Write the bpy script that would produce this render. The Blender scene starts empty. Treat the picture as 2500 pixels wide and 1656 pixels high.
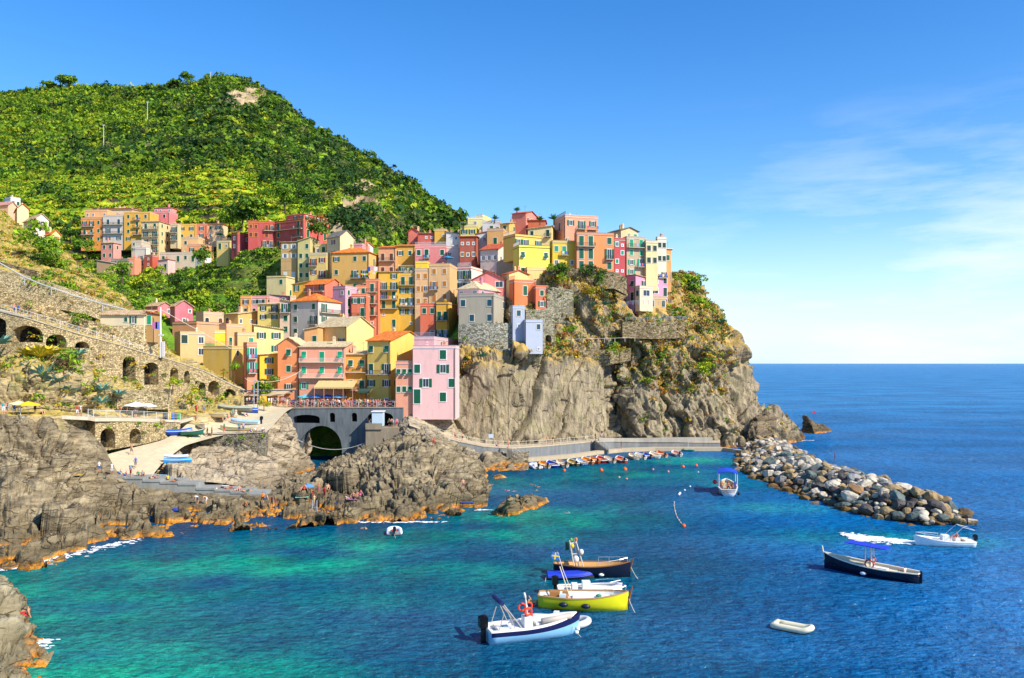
import bpy, math, random
import numpy as np
from mathutils import Vector, Matrix
random.seed(7); RNG = np.random.default_rng(11)
scene = bpy.context.scene
COL = scene.collection
F = 2000.0; HZ = 887.0; CX = 1250.0; H = 20.0
R = math.radians

def P(px, py, Y): return Vector(((px-CX)/F*Y, Y, H+(HZ-py)/F*Y))
def Wt(px, py):
    Y = F*H/(py-HZ); return Vector(((px-CX)/F*Y, Y, 0))
def Pz(px, py, z):
    Y = F*(H-z)/(py-HZ); return Vector(((px-CX)/F*Y, Y, z))

def lin(c):
    if isinstance(c, str):
        c = c.lstrip('#'); c = ''.join(x*2 for x in c) if len(c) == 3 else c; c = [int(c[i:i+2], 16)/255 for i in (0, 2, 4)]
        return tuple((x/12.92 if x <= .04045 else ((x+.055)/1.055)**2.4) for x in c)
    return tuple(c)

# ------------------------------------------------------------------ meshes
class MB:
    def __init__(s): s.v = []; s.f = []; s.m = []; s.cur = 0
    def add(s, vs, fs):
        o = len(s.v); s.v += [tuple(v) for v in vs]; s.f += [tuple(i+o for i in f) for f in fs]; s.m += [s.cur]*len(fs)
        return s
    def quad(s, a, b, c, d): return s.add([a, b, c, d], [(0, 1, 2, 3)])
    def box(s, x0, x1, y0, y1, z0, z1, M=None):
        vs = [(x, y, z) for z in (z0, z1) for y in (y0, y1) for x in (x0, x1)]
        if M is not None: vs = [M @ Vector(v) for v in vs]
        return s.add(vs, [(0, 2, 3, 1), (4, 5, 7, 6), (0, 1, 5, 4), (2, 6, 7, 3), (0, 4, 6, 2), (1, 3, 7, 5)])
    def tube(s, p, q, r, n=5, r2=None, cap=True):
        p = Vector(p); q = Vector(q); r2 = r if r2 is None else r2
        d = (q-p)
        if d.length < 1e-6: return s
        d.normalize(); u = d.orthogonal().normalized(); w = d.cross(u)
        vs = []
        for c, rr in ((p, r), (q, r2)):
            for i in range(n):
                a = 2*math.pi*i/n; vs.append(c+(u*math.cos(a)+w*math.sin(a))*rr)
        fs = [(i, (i+1) % n, n+(i+1) % n, n+i) for i in range(n)]
        if cap: fs += [tuple(range(n))[::-1], tuple(range(n, 2*n))]
        return s.add(vs, fs)
    def path(s, pts, r, n=5):
        for a, b in zip(pts[:-1], pts[1:]): s.tube(a, b, r, n)
        return s
    def loft(s, rings, closed=False, cap=False):
        n = len(rings[0]); vs = [p for r in rings for p in r]; fs = []
        for i in range(len(rings)-1):
            for j in range(n if closed else n-1):
                k = (j+1) % n
                fs.append((i*n+j, i*n+k, (i+1)*n+k, (i+1)*n+j))
        if cap: fs += [tuple(range(n))[::-1], tuple((len(rings)-1)*n+i for i in range(n))]
        return s.add(vs, fs)
    def ball(s, c, r, n=8, m=6, sq=(1, 1, 1)):
        rings = []
        for i in range(m+1):
            t = math.pi*i/m
            rings.append([(c[0]+r*sq[0]*math.sin(t)*math.cos(2*math.pi*j/n), c[1]+r*sq[1]*math.sin(t)*math.sin(2*math.pi*j/n), c[2]-r*sq[2]*math.cos(t)) for j in range(n)])
        return s.loft(rings, True)
    def prism(s, poly, z0, z1):
        n = len(poly)
        vs = [(x, y, z0) for x, y in poly]+[(x, y, z1) for x, y in poly]
        return s.add(vs, [(i, (i+1) % n, n+(i+1) % n, n+i) for i in range(n)]+[tuple(range(n))[::-1], tuple(range(n, 2*n))])
    def mesh(s, name, mats, smooth=False):
        me = bpy.data.meshes.new(name); me.from_pydata(s.v, [], s.f)
        for m in (mats if isinstance(mats, (list, tuple)) else [mats]): me.materials.append(m)
        if s.m and max(s.m) > 0: me.polygons.foreach_set('material_index', s.m)
        if smooth: me.polygons.foreach_set('use_smooth', [True]*len(s.f))
        me.update(); return me

def link(name, data, parent=None, loc=None, rz=0, rot=None, scale=None):
    o = bpy.data.objects.new(name, data); COL.objects.link(o)
    if parent is not None: o.parent = parent
    if loc is not None: o.location = loc
    if rot is not None: o.rotation_euler = rot
    elif rz: o.rotation_euler = (0, 0, rz)
    if scale is not None: o.scale = scale if isinstance(scale, (tuple, list)) else (scale,)*3
    return o
def obj(name, mb, mats, parent=None, smooth=False, **k):
    return link(name, mb.mesh(name, mats, smooth), parent, **k)
def tag(o, label=None, cat=None, group=None, kind=None):
    if label: o['label'] = label
    if cat: o['category'] = cat
    if group: o['group'] = group
    if kind: o['kind'] = kind
    return o
def thing(name, label, cat, loc=(0, 0, 0), rz=0, group=None, scale=None):
    o = link(name, None, loc=loc, rz=rz, scale=scale); o.empty_display_size = .3
    return tag(o, label, cat, group)
def kids(o): return KIDS.get(o.name, [])
def copy_tree(src, loc=None, rz=None, parent=None, scale=None):
    def rec(o, par):
        c = o.copy(); COL.objects.link(c); c.parent = par
        for ch in CH.get(o, []): rec(ch, c)
        return c
    CH = {}
    def gather(o):
        CH[o] = [x for x in o.children]
        for x in CH[o]: gather(x)
    gather(src)
    c = rec(src, parent)
    if loc is not None: c.location = loc
    if rz is not None: c.rotation_euler = (0, 0, rz)
    if scale is not None: c.scale = (scale,)*3
    return c

# ------------------------------------------------------------------ numpy noise
_perm = np.random.default_rng(3).permutation(256); _perm = np.concatenate([_perm, _perm, _perm])
_g = np.random.default_rng(5).normal(size=(256, 3)); _g /= np.linalg.norm(_g, axis=1)[:, None]
def _hash(i, j, k): return _perm[(_perm[(_perm[i & 255]+j) & 255]+k) & 255]
def perlin(p):
    p = np.asarray(p, float); i = np.floor(p).astype(int); f = p-i; u = f*f*f*(f*(f*6-15)+10)
    out = 0
    for a in (0, 1):
        for b in (0, 1):
            for c in (0, 1):
                g = _g[_hash(i[:, 0]+a, i[:, 1]+b, i[:, 2]+c)]
                d = (g*(f-np.array([a, b, c]))).sum(1)
                w = (u[:, 0] if a else 1-u[:, 0])*(u[:, 1] if b else 1-u[:, 1])*(u[:, 2] if c else 1-u[:, 2])
                out = out+w*d
    return out*1.6
def fbm(p, o=4, ridged=False):
    s = 0; a = 1; t = 0; p = np.asarray(p, float)
    for k in range(o):
        n = perlin(p*2**k+17.3*k); n = 1-2*np.abs(n) if ridged else n
        s = s+a*n; t += a; a *= .5
    return s/t
def cells(p, tilt=.9, seed=0):
    """fractured-block noise: a tilted flat facet per cell; also distance to the cell border"""
    i = np.floor(p).astype(int); best = np.full(len(p), 9.); sec = np.full(len(p), 9.); val = np.zeros(len(p))
    for a in (-1, 0, 1):
        for b in (-1, 0, 1):
            for c in (-1, 0, 1):
                q = i+np.array([a, b, c]); h = _hash(q[:, 0]+seed, q[:, 1], q[:, 2])
                ctr = q+.5+.42*_g[h]; d = p-ctr; dd = np.sqrt((d*d).sum(1))
                g = _g[(h*7+31) & 255]
                v = (d*g).sum(1)*tilt+(_perm[h]/255.-.5)
                m = dd < best
                sec = np.where(m, best, np.minimum(sec, dd)); val = np.where(m, v, val); best = np.where(m, dd, best)
    return val, sec-best

# ------------------------------------------------------------------ materials
def newmat(name):
    m = bpy.data.materials.new(name); m.use_nodes = True; nt = m.node_tree; b = nt.nodes['Principled BSDF']
    return m, nt, b
def N(nt, t, **kw):
    n = nt.nodes.new(t)
    for k, v in kw.items():
        if k == 'ins':
            for a, b in v.items(): n.inputs[a].default_value = b
        else: setattr(n, k, v)
    return n
def mix(nt, fac, a, b, mode='MIX'):
    n = nt.nodes.new('ShaderNodeMix'); n.data_type = 'RGBA'; n.blend_type = mode
    for sock, v in ((n.inputs[0], fac), (n.inputs[6], a), (n.inputs[7], b)):
        if hasattr(v, 'is_linked') or hasattr(v, 'links'): nt.links.new(v, sock)
        else: sock.default_value = (*v, 1) if isinstance(v, tuple) else v
    return n.outputs[2]
def noise(nt, vec, scale, detail=4, rough=.6, out='Fac'):
    n = N(nt, 'ShaderNodeTexNoise', ins={'Scale': scale, 'Detail': detail, 'Roughness': rough})
    if vec is not None: nt.links.new(vec, n.inputs['Vector'])
    return n.outputs[0 if out == 'Fac' else 1]
def ramp(nt, fac, stops):
    n = nt.nodes.new('ShaderNodeValToRGB'); e = n.color_ramp.elements
    while len(e) < len(stops): e.new(.5)
    for i, (p, c) in enumerate(stops):
        e[i].position = p; e[i].color = (*((c, c, c) if isinstance(c, (int, float)) else c), 1)
    nt.links.new(fac, n.inputs[0]); return n.outputs[0]
def bump(nt, b, hgt, strength=.5, dist=.1):
    n = N(nt, 'ShaderNodeBump', ins={'Strength': strength, 'Distance': dist}); nt.links.new(hgt, n.inputs['Height']); nt.links.new(n.outputs[0], b.inputs['Normal']); return n
def pos(nt): return nt.nodes.new('ShaderNodeNewGeometry').outputs['Position']
def mapv(nt, vec, scale=(1, 1, 1), rot=(0, 0, 0)):
    n = nt.nodes.new('ShaderNodeMapping'); n.inputs['Scale'].default_value = scale; n.inputs['Rotation'].default_value = rot
    nt.links.new(vec, n.inputs['Vector']); return n.outputs[0]
def mathn(nt, op, a, b=0, clamp=False):
    n = nt.nodes.new('ShaderNodeMath'); n.operation = op; n.use_clamp = clamp
    for s, v in ((n.inputs[0], a), (n.inputs[1], b)):
        if isinstance(v, (int, float)): s.default_value = v
        else: nt.links.new(v, s)
    return n.outputs[0]
def sepz(nt, vec, ax='Z'):
    n = nt.nodes.new('ShaderNodeSeparateXYZ'); nt.links.new(vec, n.inputs[0]); return n.outputs[ax]
def sc(c, k): return tuple(min(1, x*k) for x in c)

_mc = {}
def plain(c, rough=.6, metal=0, spec=.4):
    k = ('pl', c, rough, metal)
    if k not in _mc:
        m, nt, b = newmat('paint'); b.inputs['Base Color'].default_value = (*lin(c), 1)
        b.inputs['Roughness'].default_value = rough; b.inputs['Metallic'].default_value = metal; b.inputs['Specular IOR Level'].default_value = spec
        v = noise(nt, pos(nt), 3, 3)
        nt.links.new(mix(nt, mathn(nt, 'MULTIPLY', v, .35), lin(c), sc(lin(c), .6)), b.inputs['Base Color'])
        _mc[k] = m
    return _mc[k]
def plaster(c):
    k = ('ps', c)
    if k not in _mc:
        m, nt, b = newmat('plaster'); p = pos(nt); L = lin(c); L = tuple((x*.88+y*.12)**1.08 for x, y in zip(L, lin('#e6c594')))
        b.inputs['Roughness'].default_value = .92; b.inputs['Specular IOR Level'].default_value = .2
        n1 = noise(nt, mapv(nt, p, (.35, .35, .12)), 1.5, 6, .65)
        n2 = noise(nt, mapv(nt, p, (.9, .9, .3)), 1, 5, .7)
        f1 = ramp(nt, n1, [(.42, 0.), (.72, .5)]); f2 = ramp(nt, n2, [(.5, 0.), (.75, .5)])
        pale = tuple(min(1, x*.75+.13) for x in L)
        cc = mix(nt, f1, L, pale); cc = mix(nt, f2, cc, tuple(x*.62+.015 for x in L))
        nt.links.new(cc, b.inputs['Base Color']); bump(nt, b, noise(nt, p, 6, 4), .25, .05)
        _mc[k] = m
    return _mc[k]
def tiles(c='#f28a26', c2='#cf5f18'):
    k = ('ti', c)
    if k not in _mc:
        m, nt, b = newmat('roof_tiles'); tc = nt.nodes.new('ShaderNodeTexCoord').outputs['Object']
        b.inputs['Roughness'].default_value = .85
        w = N(nt, 'ShaderNodeTexWave', ins={'Scale': 1.6, 'Distortion': 1.2, 'Detail': 1.}); w.bands_direction = 'DIAGONAL'; nt.links.new(tc, w.inputs['Vector'])
        v = N(nt, 'ShaderNodeTexVoronoi', ins={'Scale': 2.4}); nt.links.new(tc, v.inputs['Vector'])
        L = lin(c); cc = mix(nt, ramp(nt, v.outputs['Color'], [(.25, 0.), (.8, 1.)]), L, lin(c2))
        cc = mix(nt, ramp(nt, noise(nt, tc, 1.2, 5), [(.58, 0.), (.72, .35)]), cc, tuple(x*.6+.2 for x in L))
        cc = mix(nt, mathn(nt, 'MULTIPLY', w.outputs['Fac'], .3), cc, sc(L, .45))
        nt.links.new(cc, b.inputs['Base Color']); bump(nt, b, w.outputs['Fac'], .8, .08)
        _mc[k] = m
    return _mc[k]
def stone(c='#b99f6c', c2='#6f6048', scale=1.7, gap='#4a4030'):
    k = ('st', c, scale)
    if k not in _mc:
        m, nt, b = newmat('stonework'); p = mapv(nt, pos(nt), (1, 1, 1.7))
        b.inputs['Roughness'].default_value = .95; b.inputs['Specular IOR Level'].default_value = .15
        pp = mix(nt, .12, p, noise(nt, p, 2, 3, out='Color'), 'ADD')
        v = N(nt, 'ShaderNodeTexVoronoi', ins={'Scale': scale}); nt.links.new(pp, v.inputs['Vector'])
        e = N(nt, 'ShaderNodeTexVoronoi', ins={'Scale': scale}); e.feature = 'DISTANCE_TO_EDGE'; nt.links.new(pp, e.inputs['Vector'])
        g = nt.nodes.new('ShaderNodeRGBToBW'); nt.links.new(v.outputs['Color'], g.inputs[0])
        cc = ramp(nt, g.outputs[0], [(.15, sc(lin(c2), 1.)), (.5, lin(c)), (.85, tuple(min(1, x*1.15+.05) for x in lin(c)))])
        cc = mix(nt, ramp(nt, noise(nt, pos(nt), .35, 5), [(.45, 0.), (.75, .6)]), cc, lin(c2))
        cc = mix(nt, ramp(nt, e.outputs['Distance'], [(.02, .6), (.09, 0.)]), cc, lin(gap))
        nt.links.new(cc, b.inputs['Base Color'])
        bump(nt, b, ramp(nt, e.outputs['Distance'], [(0., 0.), (.14, 1.)]), .8, .12)
        _mc[k] = m
    return _mc[k]
def concrete(c='#9b9284', stain=.5):
    k = ('co', c)
    if k not in _mc:
        m, nt, b = newmat('concrete'); p = pos(nt); b.inputs['Roughness'].default_value = .9
        f = ramp(nt, noise(nt, mapv(nt, p, (1.2, 1.2, .2)), 1, 6, .7), [(.4, 0.), (.7, stain)])
        cc = mix(nt, f, lin(c), sc(lin(c), .45)); cc = mix(nt, ramp(nt, noise(nt, p, .5, 4), [(.5, 0.), (.8, .5)]), cc, sc(lin(c), 1.3))
        nt.links.new(cc, b.inputs['Base Color']); bump(nt, b, noise(nt, p, 5, 4), .3, .05)
        _mc[k] = m
    return _mc[k]
def rock(c1='#8f8268', c2='#4b463c', c3='#b7a888', soil=None, tide=True, dip=(0.5, .35, .2), veg=0, zsoil=None, scl=(.5, .5, 2.2)):
    k = ('rk', c1, c2, soil, tide, veg, zsoil)
    if k not in _mc:
        m, nt, b = newmat('rock'); p = pos(nt)
        b.inputs['Roughness'].default_value = .9; b.inputs['Specular IOR Level'].default_value = .25
        st = mapv(nt, p, scl, dip)
        n1 = noise(nt, st, .55, 8, .65); n2 = noise(nt, p, .12, 5, .6); n3 = noise(nt, p, 3.5, 6, .7)
        cc = ramp(nt, n1, [(.3, lin(c2)), (.47, lin(c1)), (.62, lin(c3)), (.8, sc(lin(c3), 1.15))])
        cc = mix(nt, ramp(nt, n2, [(.42, 0.), (.62, .65)]), cc, lin(c1))
        cc = mix(nt, ramp(nt, n3, [(.3, .55), (.48, 0.)]), cc, sc(lin(c2), .6))
        cr = N(nt, 'ShaderNodeTexVoronoi', ins={'Scale': .45}); cr.feature = 'DISTANCE_TO_EDGE'; nt.links.new(mix(nt, .5, st, noise(nt, p, .8, 3, out='Color'), 'ADD'), cr.inputs['Vector'])
        crk = mathn(nt, 'MULTIPLY', ramp(nt, cr.outputs['Distance'], [(.0, .75), (.03, 0.)]), ramp(nt, noise(nt, p, .35, 4), [(.44, 0.), (.56, 1.)]))
        cc = mix(nt, crk, cc, sc(lin(c2), .35))
        z = sepz(nt, p)
        if veg:
            gm = ramp(nt, noise(nt, p, .3, 6, .7), [(.54, 0.), (.6, 1.)])
            cc = mix(nt, mathn(nt, 'MULTIPLY', gm, veg), cc, lin('#7d8a2a'))
        if soil:
            nz = sepz(nt, nt.nodes.new('ShaderNodeNewGeometry').outputs['Normal'])
            sm = mathn(nt, 'ADD', nz, mathn(nt, 'MULTIPLY', noise(nt, p, .5, 5), .5))
            sl = ramp(nt, noise(nt, p, .6, 6, .7), [(.3, sc(lin(soil), .55)), (.5, lin(soil)), (.68, sc(lin(soil), 1.5))])
            sf = ramp(nt, sm, [(.72, 0.), (.86, 1.)])
            if zsoil: sf = mathn(nt, 'MULTIPLY', ramp(nt, mathn(nt, 'ADD', sm, mathn(nt, 'MULTIPLY', noise(nt, p, .25, 3), .3)), [(.6, 0.), (.8, .9)]), ramp(nt, mathn(nt, 'MULTIPLY', mathn(nt, 'ADD', z, mathn(nt, 'MULTIPLY', noise(nt, p, .3, 3), 6)), 1/60), [((zsoil-1)/60, 0.), ((zsoil+3)/60, 1.)]))
            cc = mix(nt, sf, cc, sl)
        if tide:
            zz = mathn(nt, 'ADD', z, mathn(nt, 'MULTIPLY', noise(nt, p, .5, 4), 1.6))
            f = ramp(nt, mathn(nt, 'MULTIPLY', zz, .2), [(.18, 1.), (.30, 0.)])
            oc = ramp(nt, noise(nt, p, 1.1, 4), [(.35, lin('#6e4c18')), (.5, lin('#c07a20')), (.7, lin('#d8a040'))])
            cc = mix(nt, f, cc, oc)
            f2 = mathn(nt, 'MULTIPLY', ramp(nt, mathn(nt, 'MULTIPLY', zz, .1), [(.1, 0.), (.14, .75), (.4, 0.)]), .8)
            cc = mix(nt, f2, cc, lin('#4c4127'))
        nt.links.new(cc, b.inputs['Base Color'])
        hh = mathn(nt, 'SUBTRACT', mathn(nt, 'ADD', mathn(nt, 'MULTIPLY', n1, 1.2), mathn(nt, 'MULTIPLY', n3, .4)), crk)
        bump(nt, b, hh, .8, .5)
        _mc[k] = m
    return _mc[k]
def leafmat(name='foliage'):
    k = ('leaf', name)
    if k not in _mc:
        m, nt, b = newmat(name)
        a = nt.nodes.new('ShaderNodeAttribute'); a.attribute_name = 'tint'
        b.inputs['Roughness'].default_value = .75; b.inputs['Specular IOR Level'].default_value = .2
        nt.links.new(a.outputs['Color'], b.inputs['Base Color'])
        t = nt.nodes.new('ShaderNodeBsdfTranslucent'); nt.links.new(a.outputs['Color'], t.inputs['Color'])
        s = nt.nodes.new('ShaderNodeMixShader'); s.inputs[0].default_value = .3
        nt.links.new(b.outputs[0], s.inputs[1]); nt.links.new(t.outputs[0], s.inputs[2]); nt.links.new(s.outputs[0], nt.nodes['Material Output'].inputs['Surface'])
        _mc[k] = m
    return _mc[k]
GLASS = None
def glassm():
    global GLASS
    if not GLASS:
        GLASS, nt, b = newmat('window_glass'); b.inputs['Base Color'].default_value = (.03, .045, .06, 1); b.inputs['Roughness'].default_value = .12
    return GLASS
WOOD = lambda c='#8a5a2c': plain(c, .65)
WHITE = lambda: plain('#e8e6e0', .5)

# ------------------------------------------------------------------ foliage masses
GREENS = dict(bright=(.24, .38, .022), mid=(.12, .23, .02), dark=(.045, .10, .02), lime=(.40, .46, .025), dry=(.42, .26, .05),
              gold=(.50, .34, .03), olive=(.15, .17, .05), agave=(.10, .20, .13), rust=(.40, .15, .03), brown=(.16, .10, .04))
def leafmesh(name, C, Rr, K, leaf, T, squash=.8, flat=0., jitter=.25):
    """leaf clumps: C centres (n,3), Rr radii, K leaves each, T tint per clump"""
    C = np.asarray(C, float); n = len(C); Rr = np.asarray(Rr, float)*np.ones(n); T = np.asarray(T, float)*np.ones((n, 3))
    sq = np.asarray(squash)*np.ones(n)
    d = RNG.normal(size=(n, K, 3)); d /= np.linalg.norm(d, axis=2, keepdims=True); d[:, :, 2] = np.where(d[:, :, 2] < -.35, -d[:, :, 2], d[:, :, 2])
    lump = .75+.35*np.sin(d[:, :, 0]*5+RNG.random((n, 1))*6)*np.cos(d[:, :, 1]*4+RNG.random((n, 1))*6)+.2*RNG.random((n, K))
    pos_ = d*lump[:, :, None]*Rr[:, None, None]; pos_[:, :, 2] *= sq[:, None]
    pos_ += C[:, None, :]
    nn = d+.75*RNG.normal(size=(n, K, 3)); nn[:, :, 2] += .35; nn /= np.linalg.norm(nn, axis=2, keepdims=True)
    t = np.cross(nn, RNG.normal(size=(n, K, 3))); t /= np.linalg.norm(t, axis=2, keepdims=True); s = np.cross(nn, t)
    sz = (leaf*Rr[:, None, None]*(.6+.8*RNG.random((n, K, 1))))
    a = t*sz; b = s*sz*.7
    V = np.stack([pos_-a-b*.3, pos_+a*.2-b, pos_+a+b*.3, pos_-a*.2+b], 2).reshape(-1, 3)
    tint = T[:, None, :]*(1+jitter*RNG.normal(size=(n, K, 1)))+.02*RNG.normal(size=(n, K, 1))*np.array([1, .6, 0])
    tint = np.clip(tint, .004, .9); tint = np.repeat(tint.reshape(-1, 3), 4, 0)
    nf = n*K
    me = bpy.data.meshes.new(name); me.vertices.add(nf*4); me.vertices.foreach_set('co', V.ravel())
    me.loops.add(nf*4); me.loops.foreach_set('vertex_index', np.arange(nf*4)); me.polygons.add(nf); me.polygons.foreach_set('loop_start', np.arange(nf)*4)
    at = me.color_attributes.new('tint', 'FLOAT_COLOR', 'POINT'); at.data.foreach_set('color', np.c_[tint, np.ones(nf*4)].ravel())
    me.materials.append(leafmat()); me.update(); me.validate(); return me

# ------------------------------------------------------------------ nets (lofted ground sheets)
def catmull(A, n):
    A = np.asarray(A, float); m = len(A); t = np.linspace(0, m-1, n); i = np.clip(np.floor(t).astype(int), 0, m-2); f = (t-i)[:, None]
    sh = (-1,)+(1,)*(A.ndim-1); f = (t-i).reshape(sh)
    g = lambda k: A[np.clip(k, 0, m-1)]
    p0, p1, p2, p3 = g(i-1), g(i), g(i+1), g(i+2)
    c = .5*((2*p1)+(-p0+p2)*f+(2*p0-5*p1+4*p2-p3)*f*f+(-p0+3*p1-3*p2+p3)*f**3); l = p1*(1-f)+p2*f
    return .55*l+.45*c
def netgrid(rows, nu, nv):
    A = np.array([[tuple(P(*q)) for q in r] for r in rows]) ; A = catmull(A, nv); return catmull(A.transpose(1, 0, 2), nu).transpose(1, 0, 2)
def normals(G):
    du = np.gradient(G, axis=1); dv = np.gradient(G, axis=0); n = np.cross(du, dv); n /= np.linalg.norm(n, axis=2, keepdims=True)+1e-9
    return n
def sheet(name, G, mats, smooth=False, midx=None):
    nv, nu = G.shape[:2]; I = np.arange(nv*nu).reshape(nv, nu)
    q = np.stack([I[:-1, :-1], I[:-1, 1:], I[1:, 1:], I[1:, :-1]], -1).reshape(-1, 4)
    me = bpy.data.meshes.new(name); me.vertices.add(nv*nu); me.vertices.foreach_set('co', G.reshape(-1)); nf = len(q)
    me.loops.add(nf*4); me.loops.foreach_set('vertex_index', q.ravel()); me.polygons.add(nf); me.polygons.foreach_set('loop_start', np.arange(nf)*4)
    if smooth: me.polygons.foreach_set('use_smooth', np.ones(nf, bool))
    for m in (mats if isinstance(mats, list) else [mats]): me.materials.append(m)
    me.update(); me.validate()
    o = link(name, me); return o
def flipcam(n, G):
    """make normals face the camera side"""
    c = np.array([0, 0, H+40.])-G; s = np.sign((n*c).sum(2, keepdims=True)); s[s == 0] = 1
    return n*s
def rockify(G, big=6., amp=1.6, small=1.8, samp=.45, str_=(1, 1, 1), rotz=0., rotx=0., fine=.12, seed=0, mask=None, trench=1., steep=False):
    n = flipcam(normals(G), G); p = G.reshape(-1, 3).copy()
    M = np.array(Matrix.Rotation(rotx, 3, 'Y') @ Matrix.Rotation(rotz, 3, 'Z'))
    q = (p @ M.T)*np.array(str_); w = np.stack([perlin(p/4+9), perlin(p/4+31), perlin(p/4+77)], 1)*.8
    a, e = cells(q/big+w*.35, 1.1, seed); b, e2 = cells(q/small+w*.3, 1.2, seed+9); r = fbm(p/1.3+5, 3, True)
    c3, e3 = cells(q/(small*.42)+w*.2, 1.3, seed+5)
    lay = ((q[:, 2]*1.+q[:, 0]*.45+q[:, 1]*.15)/.9 if not steep else (q[:, 0]*1.+q[:, 2]*-.25+q[:, 1]*.5)/1.7)+fbm(p/5+3, 3)*1.6; fl = lay-np.floor(lay); saw = (fl**2.2)*(.35+.65*((np.sin(np.floor(lay)*12.9)*437.5) % 1.0))
    d = amp*a-amp*.55*trench*np.exp(-e*15)+samp*b-samp*.6*trench*np.exp(-e2*11)+fine*r+samp*.28*c3-samp*.15*np.exp(-e3*12)+samp*.5*saw
    d = d.reshape(G.shape[:2])
    if mask is not None: d = d*mask
    return G+n*d[:, :, None]
# ================================================================== camera, light, sky
cam = bpy.data.cameras.new('camera'); co = bpy.data.objects.new('camera', cam); COL.objects.link(co)
co.location = (0, 0, H); co.rotation_euler = (R(90), 0, 0); cam.sensor_width = 36; cam.lens = 36*F/2500
cam.shift_y = (HZ-828)/2500; cam.clip_end = 60000; cam.clip_start = 1; scene.camera = co
SUN = Vector((.77, -.56, .78)).normalized()
sl = bpy.data.lights.new('sun', 'SUN'); sl.energy = 5.; sl.angle = R(.5); sl.color = (1, .93, .82)
so = bpy.data.objects.new('sun', sl); COL.objects.link(so); so.rotation_euler = (-SUN).to_track_quat('-Z', 'Y').to_euler()
w = bpy.data.worlds.new('World'); scene.world = w; w.use_nodes = True; nt = w.node_tree; bg = nt.nodes['Background']
sky = N(nt, 'ShaderNodeTexSky'); sky.sky_type = 'NISHITA'; sky.sun_disc = False
sky.sun_elevation = math.asin(SUN.z); sky.sun_rotation = math.atan2(SUN.x, SUN.y); sky.air_density = 1.0; sky.dust_density = .3; sky.ozone_density = 3.
hs = N(nt, 'ShaderNodeHueSaturation', ins={'Saturation': 1.36, 'Value': 1.75, 'Hue': .507}); nt.links.new(sky.outputs[0], hs.inputs['Color'])
dirv = nt.nodes.new('ShaderNodeTexCoord').outputs['Generated']
sx = nt.nodes.new('ShaderNodeSeparateXYZ'); nt.links.new(dirv, sx.inputs[0])
# thin cloud veil low over the open sea on the right, wisps higher up
cn = noise(nt, mapv(nt, dirv, (1.2, 1.2, 7), (0, R(-14), 0)), 2.6, 9, .62)
lowm = ramp(nt, sx.outputs['Z'], [(.0, .8), (.09, .8), (.18, .5), (.3, 0.)])
rt = ramp(nt, sx.outputs['X'], [(.12, 0.), (.36, .75), (.55, 1.)])
cl = mathn(nt, 'MULTIPLY', mathn(nt, 'MULTIPLY', lowm, rt), ramp(nt, cn, [(.44, .03), (.54, .55), (.66, 1.)]))
hz = ramp(nt, sx.outputs['Z'], [(0., 1.), (.04, .6), (.17, 0.)])
rt2 = ramp(nt, sx.outputs['X'], [(-.2, 0.4), (.1, .7), (.5, 1.)])
tot = mathn(nt, 'MAXIMUM', cl, mathn(nt, 'MULTIPLY', hz, rt2), True)
skc = mix(nt, mathn(nt, 'MULTIPLY', hz, rt2), hs.outputs[0], (5.6, 7.2, 9.2)); skc = mix(nt, cl, skc, (8.3, 9.0, 9.8)); nt.links.new(skc, bg.inputs['Color']); bg.inputs['Strength'].default_value = .092
scene.view_settings.view_transform = 'Standard'; scene.view_settings.look = 'None'; scene.view_settings.exposure = .5; scene.view_settings.gamma = 1

# ================================================================== sea
def axis(lo, hi, dlo, dhi, step, g=1.18):
    a = list(np.arange(dlo, dhi, step)); s = step; x = dhi
    while x < hi: a.append(x); s *= g; x += s
    a.append(hi); s = step; x = dlo-s; b = []
    while x > lo: b.append(x); s *= g; x -= s
    b.append(lo); return np.array(b[::-1]+a)
X = axis(-25000, 25000, -110, 130, 1.6); Y = axis(-3000, 40000, 45, 260, 1.6)
XX, YY = np.meshgrid(X, Y); SG = np.stack([XX, YY, np.zeros_like(XX)], -1)
q = np.c_[XX.ravel(), YY.ravel(), np.zeros(XX.size)]
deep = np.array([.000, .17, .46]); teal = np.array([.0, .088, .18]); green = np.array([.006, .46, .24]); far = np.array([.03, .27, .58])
colr = np.ones((XX.size, 1))*deep
def sstep(x, a, b): t = np.clip((x-a)/(b-a), 0, 1); return t*t*(3-2*t)
# the bay between the rocks and the breakwater is shallower: teal, west of a line from the dock to the viewer
side = q[:, 0]-(18+(q[:, 1]-90)*.14)
bay = (1-sstep(side+8*fbm(q/30, 3), -8, 22))*(1-sstep(q[:, 1], 178, 200))
colr = colr*(1-bay[:, None])+teal*bay[:, None]
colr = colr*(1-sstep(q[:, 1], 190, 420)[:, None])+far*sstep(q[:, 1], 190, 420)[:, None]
SH = [(150, 1560, 16, 8, .95), (60, 1430, 10, 6, .7), (450, 1680, 9, 5, 1.), (620, 1380, 12, 6, .7), (330, 1450, 12, 6, .55), (250, 1380, 14, 5, .6), (820, 1330, 14, 4.5, .75),
      (1330, 1262, 10, 6, 1.), (1180, 1310, 12, 4, .55), (1100, 1400, 16, 5, .35), (1450, 1250, 7, 5, .5), (1560, 1160, 14, 9, .45), (1680, 1125, 11, 7, .7), (1250, 1180, 10, 9, .35),
      (1790, 1180, 5, 7, .35), (1900, 1240, 7, 4, .35), (2120, 1310, 11, 3.5, .4), (2330, 1320, 6, 3, .35), (180, 1640, 9, 5, .9), (700, 1480, 12, 5, .3)]
g = np.zeros(len(q))
for px, py, rx, ry, s in SH:
    c = Wt(px, py); d = ((q[:, 0]-c.x)/rx)**2+((q[:, 1]-c.y)/ry)**2
    g = np.maximum(g, s*np.exp(-d*.8))
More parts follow.
